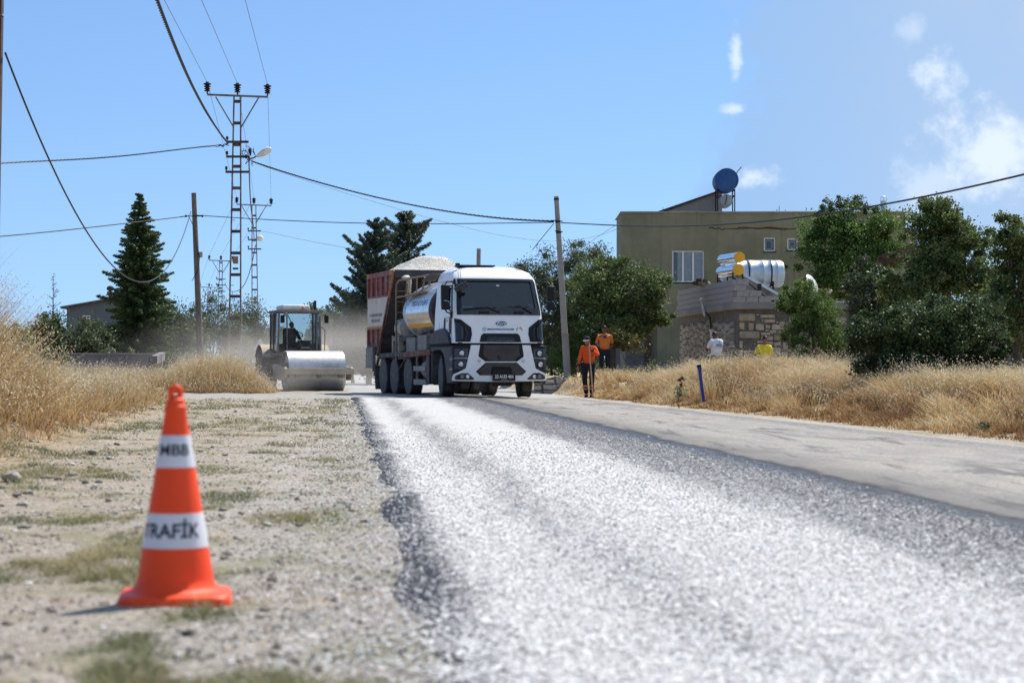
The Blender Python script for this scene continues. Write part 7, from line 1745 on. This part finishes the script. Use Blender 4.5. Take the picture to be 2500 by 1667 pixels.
# man in yellow shirt
w4 = at(1866, 820, 57); J = dict(STAND); J.update(head=(.02, -.02, 1.63), ell=(-.28, .03, 1.17), wrl=(-.26, -.16, 1.02), hal=(-.24, -.23, .98))
p4, sh4, V4 = person((w4.x, 57, tz(w4.x, 57)+.0), R(18), 'man in yellow shirt standing waist deep in dry grass', J, 'cloth_yellow', 'cloth_navy', 'skin', 'hair', 'short', (20, 5), 'cloth_yellow', 1.0)
# drivers, seated
SIT = dict(STAND); SIT.update(pelvis=(0, .0, .10), waist=(0, 0, .24), chest=(0, -.02, .46), neck=(0, -.02, .62), headb=(0, -.03, .70), head=(0, -.04, .76), shl=(-.185, -.02, .54), shr=(.185, -.02, .54), ell=(-.25, -.14, .30), elr=(.25, -.14, .30), wrl=(-.17, -.36, .36), wrr=(.17, -.36, .36),
   hal=(-.15, -.43, .40), har=(.15, -.43, .40), hil=(-.10, -.06, .08), hir=(.10, -.06, .08), knl=(-.14, -.44, .10), knr=(.14, -.44, .10), anl=(-.13, -.50, -.28), anr=(.13, -.50, -.28))
bpy.context.view_layer.update()
def seat_at(root, lx, ly, lz): return root.matrix_basis @ Vector((lx, ly, lz))
s1 = seat_at(ro, -.36, 2.72, 1.50); person(s1, R(25), 'driver sitting inside the glass cab of the road roller', SIT, 'cloth_grey', 'cloth_navy', 'skin_dark', 'hair', 'long', (-15, 5), None, .98)
s2 = seat_at(truck, .52, 1.30, 1.92); person(s2, YAW, 'driver sitting behind the windscreen of the white truck', SIT, 'cloth_grey', 'cloth_navy', 'skin', 'hair', 'short', (0, 5), None, .98)

# ------------------------------------------------------------------ traffic cone
cx_ = (432-1250)/757*1.0; cone = empty('traffic_cone', (-1.085, 6.42, .002), R(8), 'orange and white traffic cone lettered TRAFİK on the shoulder', 'traffic cone')
bs = .178
def rsq(h, k, m=7):
    pts = []; r = .06
    for cx, cy, a0 in ((bs-r, bs-r, 0), (-bs+r, bs-r, 90), (-bs+r, -bs+r, 180), (bs-r, -bs+r, 270)):
        for i in range(m): a = R(a0+90*i/(m-1)); pts.append((cx+r*math.cos(a), cy+r*math.sin(a)))
    return [(x*k, y*k, h) for x, y in pts]
nv = 28; lv = [rsq(0, .97), rsq(.004, 1), rsq(.024, 1), rsq(.034, .985), rsq(.040, .95)]
vs = [p for l_ in lv for p in l_]; fs = [(i*nv+k, i*nv+(k+1) % nv, (i+1)*nv+(k+1) % nv, (i+1)*nv+k) for i in range(4) for k in range(nv)]+[tuple(reversed(range(nv)))]
cr = lambda h: .128-(.128-.034)*(h-.045)/(.620-.045)
rings = [(.165, .044), (.145, .048), (.130, .060), (cr(.085), .085)]
b0 = len(vs); kk = len(rings)
for r, h in rings: vs += [(r*math.cos((k+.0)/nv*6.2832+.62), r*math.sin((k+.0)/nv*6.2832+.62), h) for k in range(nv)]
# stitch the rounded square to the first ring by nearest angle
sq = lv[-1]; a_sq = [math.atan2(p[1], p[0]) for p in sq]
order = sorted(range(nv), key=lambda k: a_sq[k]); a_r = sorted(range(nv), key=lambda k: math.atan2(vs[b0+k][1], vs[b0+k][0]))
for i in range(nv): fs.append((4*nv+order[i], 4*nv+order[(i+1) % nv], b0+a_r[(i+1) % nv], b0+a_r[i]))
fs += [(b0+i*nv+k, b0+i*nv+(k+1) % nv, b0+(i+1)*nv+(k+1) % nv, b0+(i+1)*nv+k) for i in range(kk-1) for k in range(nv)]
MB().add(vs, fs).build('base', M['cone_orange'], cone, 50)
def band(name, h0, h1, mat, off=0):
    hs = np.linspace(h0, h1, 5); MB().lathe([(cr(h)+off, h) for h in hs], 56).build(name, mat, cone, 60)
h = lambda f: .045+f*.62
band('lower_cone', .084, h(.232), M['cone_orange']); band('lower_sleeve', h(.228), h(.405), M['cone_white'], .0015); band('middle_cone', h(.400), h(.645), M['cone_orange']); band('upper_sleeve', h(.640), h(.805), M['cone_white'], .0015)
top = MB(); top.lathe([(cr(h(.80)), h(.80)), (cr(h(.93)), h(.93)), (cr(h(.945))+.004, h(.94)), (cr(h(.96))+.004, h(.955)), (cr(h(.96)), h(.96)), (.028, h(.99)), (.020, h(1.0))], 40); top.build('tip', M['cone_orange'], cone, 40)
mb = MB(); rg = []
pts = [(.0155*math.cos(a), 0, h(1.025)+.017*math.sin(a)) for a in np.linspace(R(-85), R(265), 22)]; mb.tube([Vector(p) for p in pts], .0105, 10); o = mb.build('carry_ring', M['cone_orange'], cone, 60)
def on_cone(h0, a0=0):
    def f(x, y):
        hh = h0+y; r = cr(hh)+.0032; a = x/r+a0; return (r*math.sin(a), -r*math.cos(a), hh)
    return f
lettering('TRAFİK', .062, on_cone(h(.315), R(-12)), M['ink'], cone, bold=.0016, sx=1.0); lettering('MBB', .050, on_cone(h(.728), R(-4)), M['ink'], cone, bold=.0011, sx=1.12)

# ------------------------------------------------------------------ dust raised by the machines
def dust(loc, size, dens, seed, label):
    mb = MB(); mb.lathe([(.05, -1), (.6, -.85), (.95, -.35), (1, 0), (.9, .4), (.55, .8), (.05, 1)], 20); o = mb.build('dust_cloud', None or M['cable'], None)
    m, nt, out_ = new_mat('dust'); o.data.materials.clear(); o.data.materials.append(m)
    tcx = nt.nodes.new('ShaderNodeTexCoord'); ln = nt.nodes.new('ShaderNodeVectorMath'); ln.operation = 'LENGTH'; nt.links.new(tcx.outputs['Object'], ln.inputs[0])
    mr = nt.nodes.new('ShaderNodeMapRange'); mr.interpolation_type = 'SMOOTHSTEP'; mr.inputs[1].default_value = .95; mr.inputs[2].default_value = .15; mr.inputs[3].default_value = 0; mr.inputs[4].default_value = 1; nt.links.new(ln.outputs['Value'], mr.inputs[0])
    nz = nt.nodes.new('ShaderNodeTexNoise'); nz.inputs['Scale'].default_value = 1.8; nz.inputs['Detail'].default_value = 4; mp = nt.nodes.new('ShaderNodeMapping'); mp.inputs['Location'].default_value = (seed, 0, 0); nt.links.new(tcx.outputs['Object'], mp.inputs[0]); nt.links.new(mp.outputs[0], nz.inputs[0])
    mr2 = nt.nodes.new('ShaderNodeMapRange'); mr2.inputs[1].default_value = .35; mr2.inputs[2].default_value = .7; nt.links.new(nz.outputs[0], mr2.inputs[0])
    mu = nt.nodes.new('ShaderNodeMath'); mu.operation = 'MULTIPLY'; nt.links.new(mr.outputs[0], mu.inputs[0]); nt.links.new(mr2.outputs[0], mu.inputs[1])
    m2 = nt.nodes.new('ShaderNodeMath'); m2.operation = 'MULTIPLY'; m2.inputs[1].default_value = dens; nt.links.new(mu.outputs[0], m2.inputs[0])
    pv = nt.nodes.new('ShaderNodeVolumePrincipled'); pv.inputs['Color'].default_value = (.86, .82, .77, 1); pv.inputs['Anisotropy'].default_value = .3; nt.links.new(m2.outputs[0], pv.inputs['Density']); nt.links.new(pv.outputs[0], out_.inputs['Volume'])
    o.location = loc; o.scale = size; return props(o, label, None, None, 'stuff')
dust((-6.8, 72, 1.0), (9, 9, 2.6), .11, 1, 'thin pale dust hanging behind the roller and truck')
dust((-8.5, 61.5, .45), (3.2, 3.0, 1.3), .22, 4, 'dust kicked up beside the roller wheel')
S.cycles.volume_step_rate = 2.0; S.cycles.volume_max_steps = 96
bpy.context.view_layer.update()
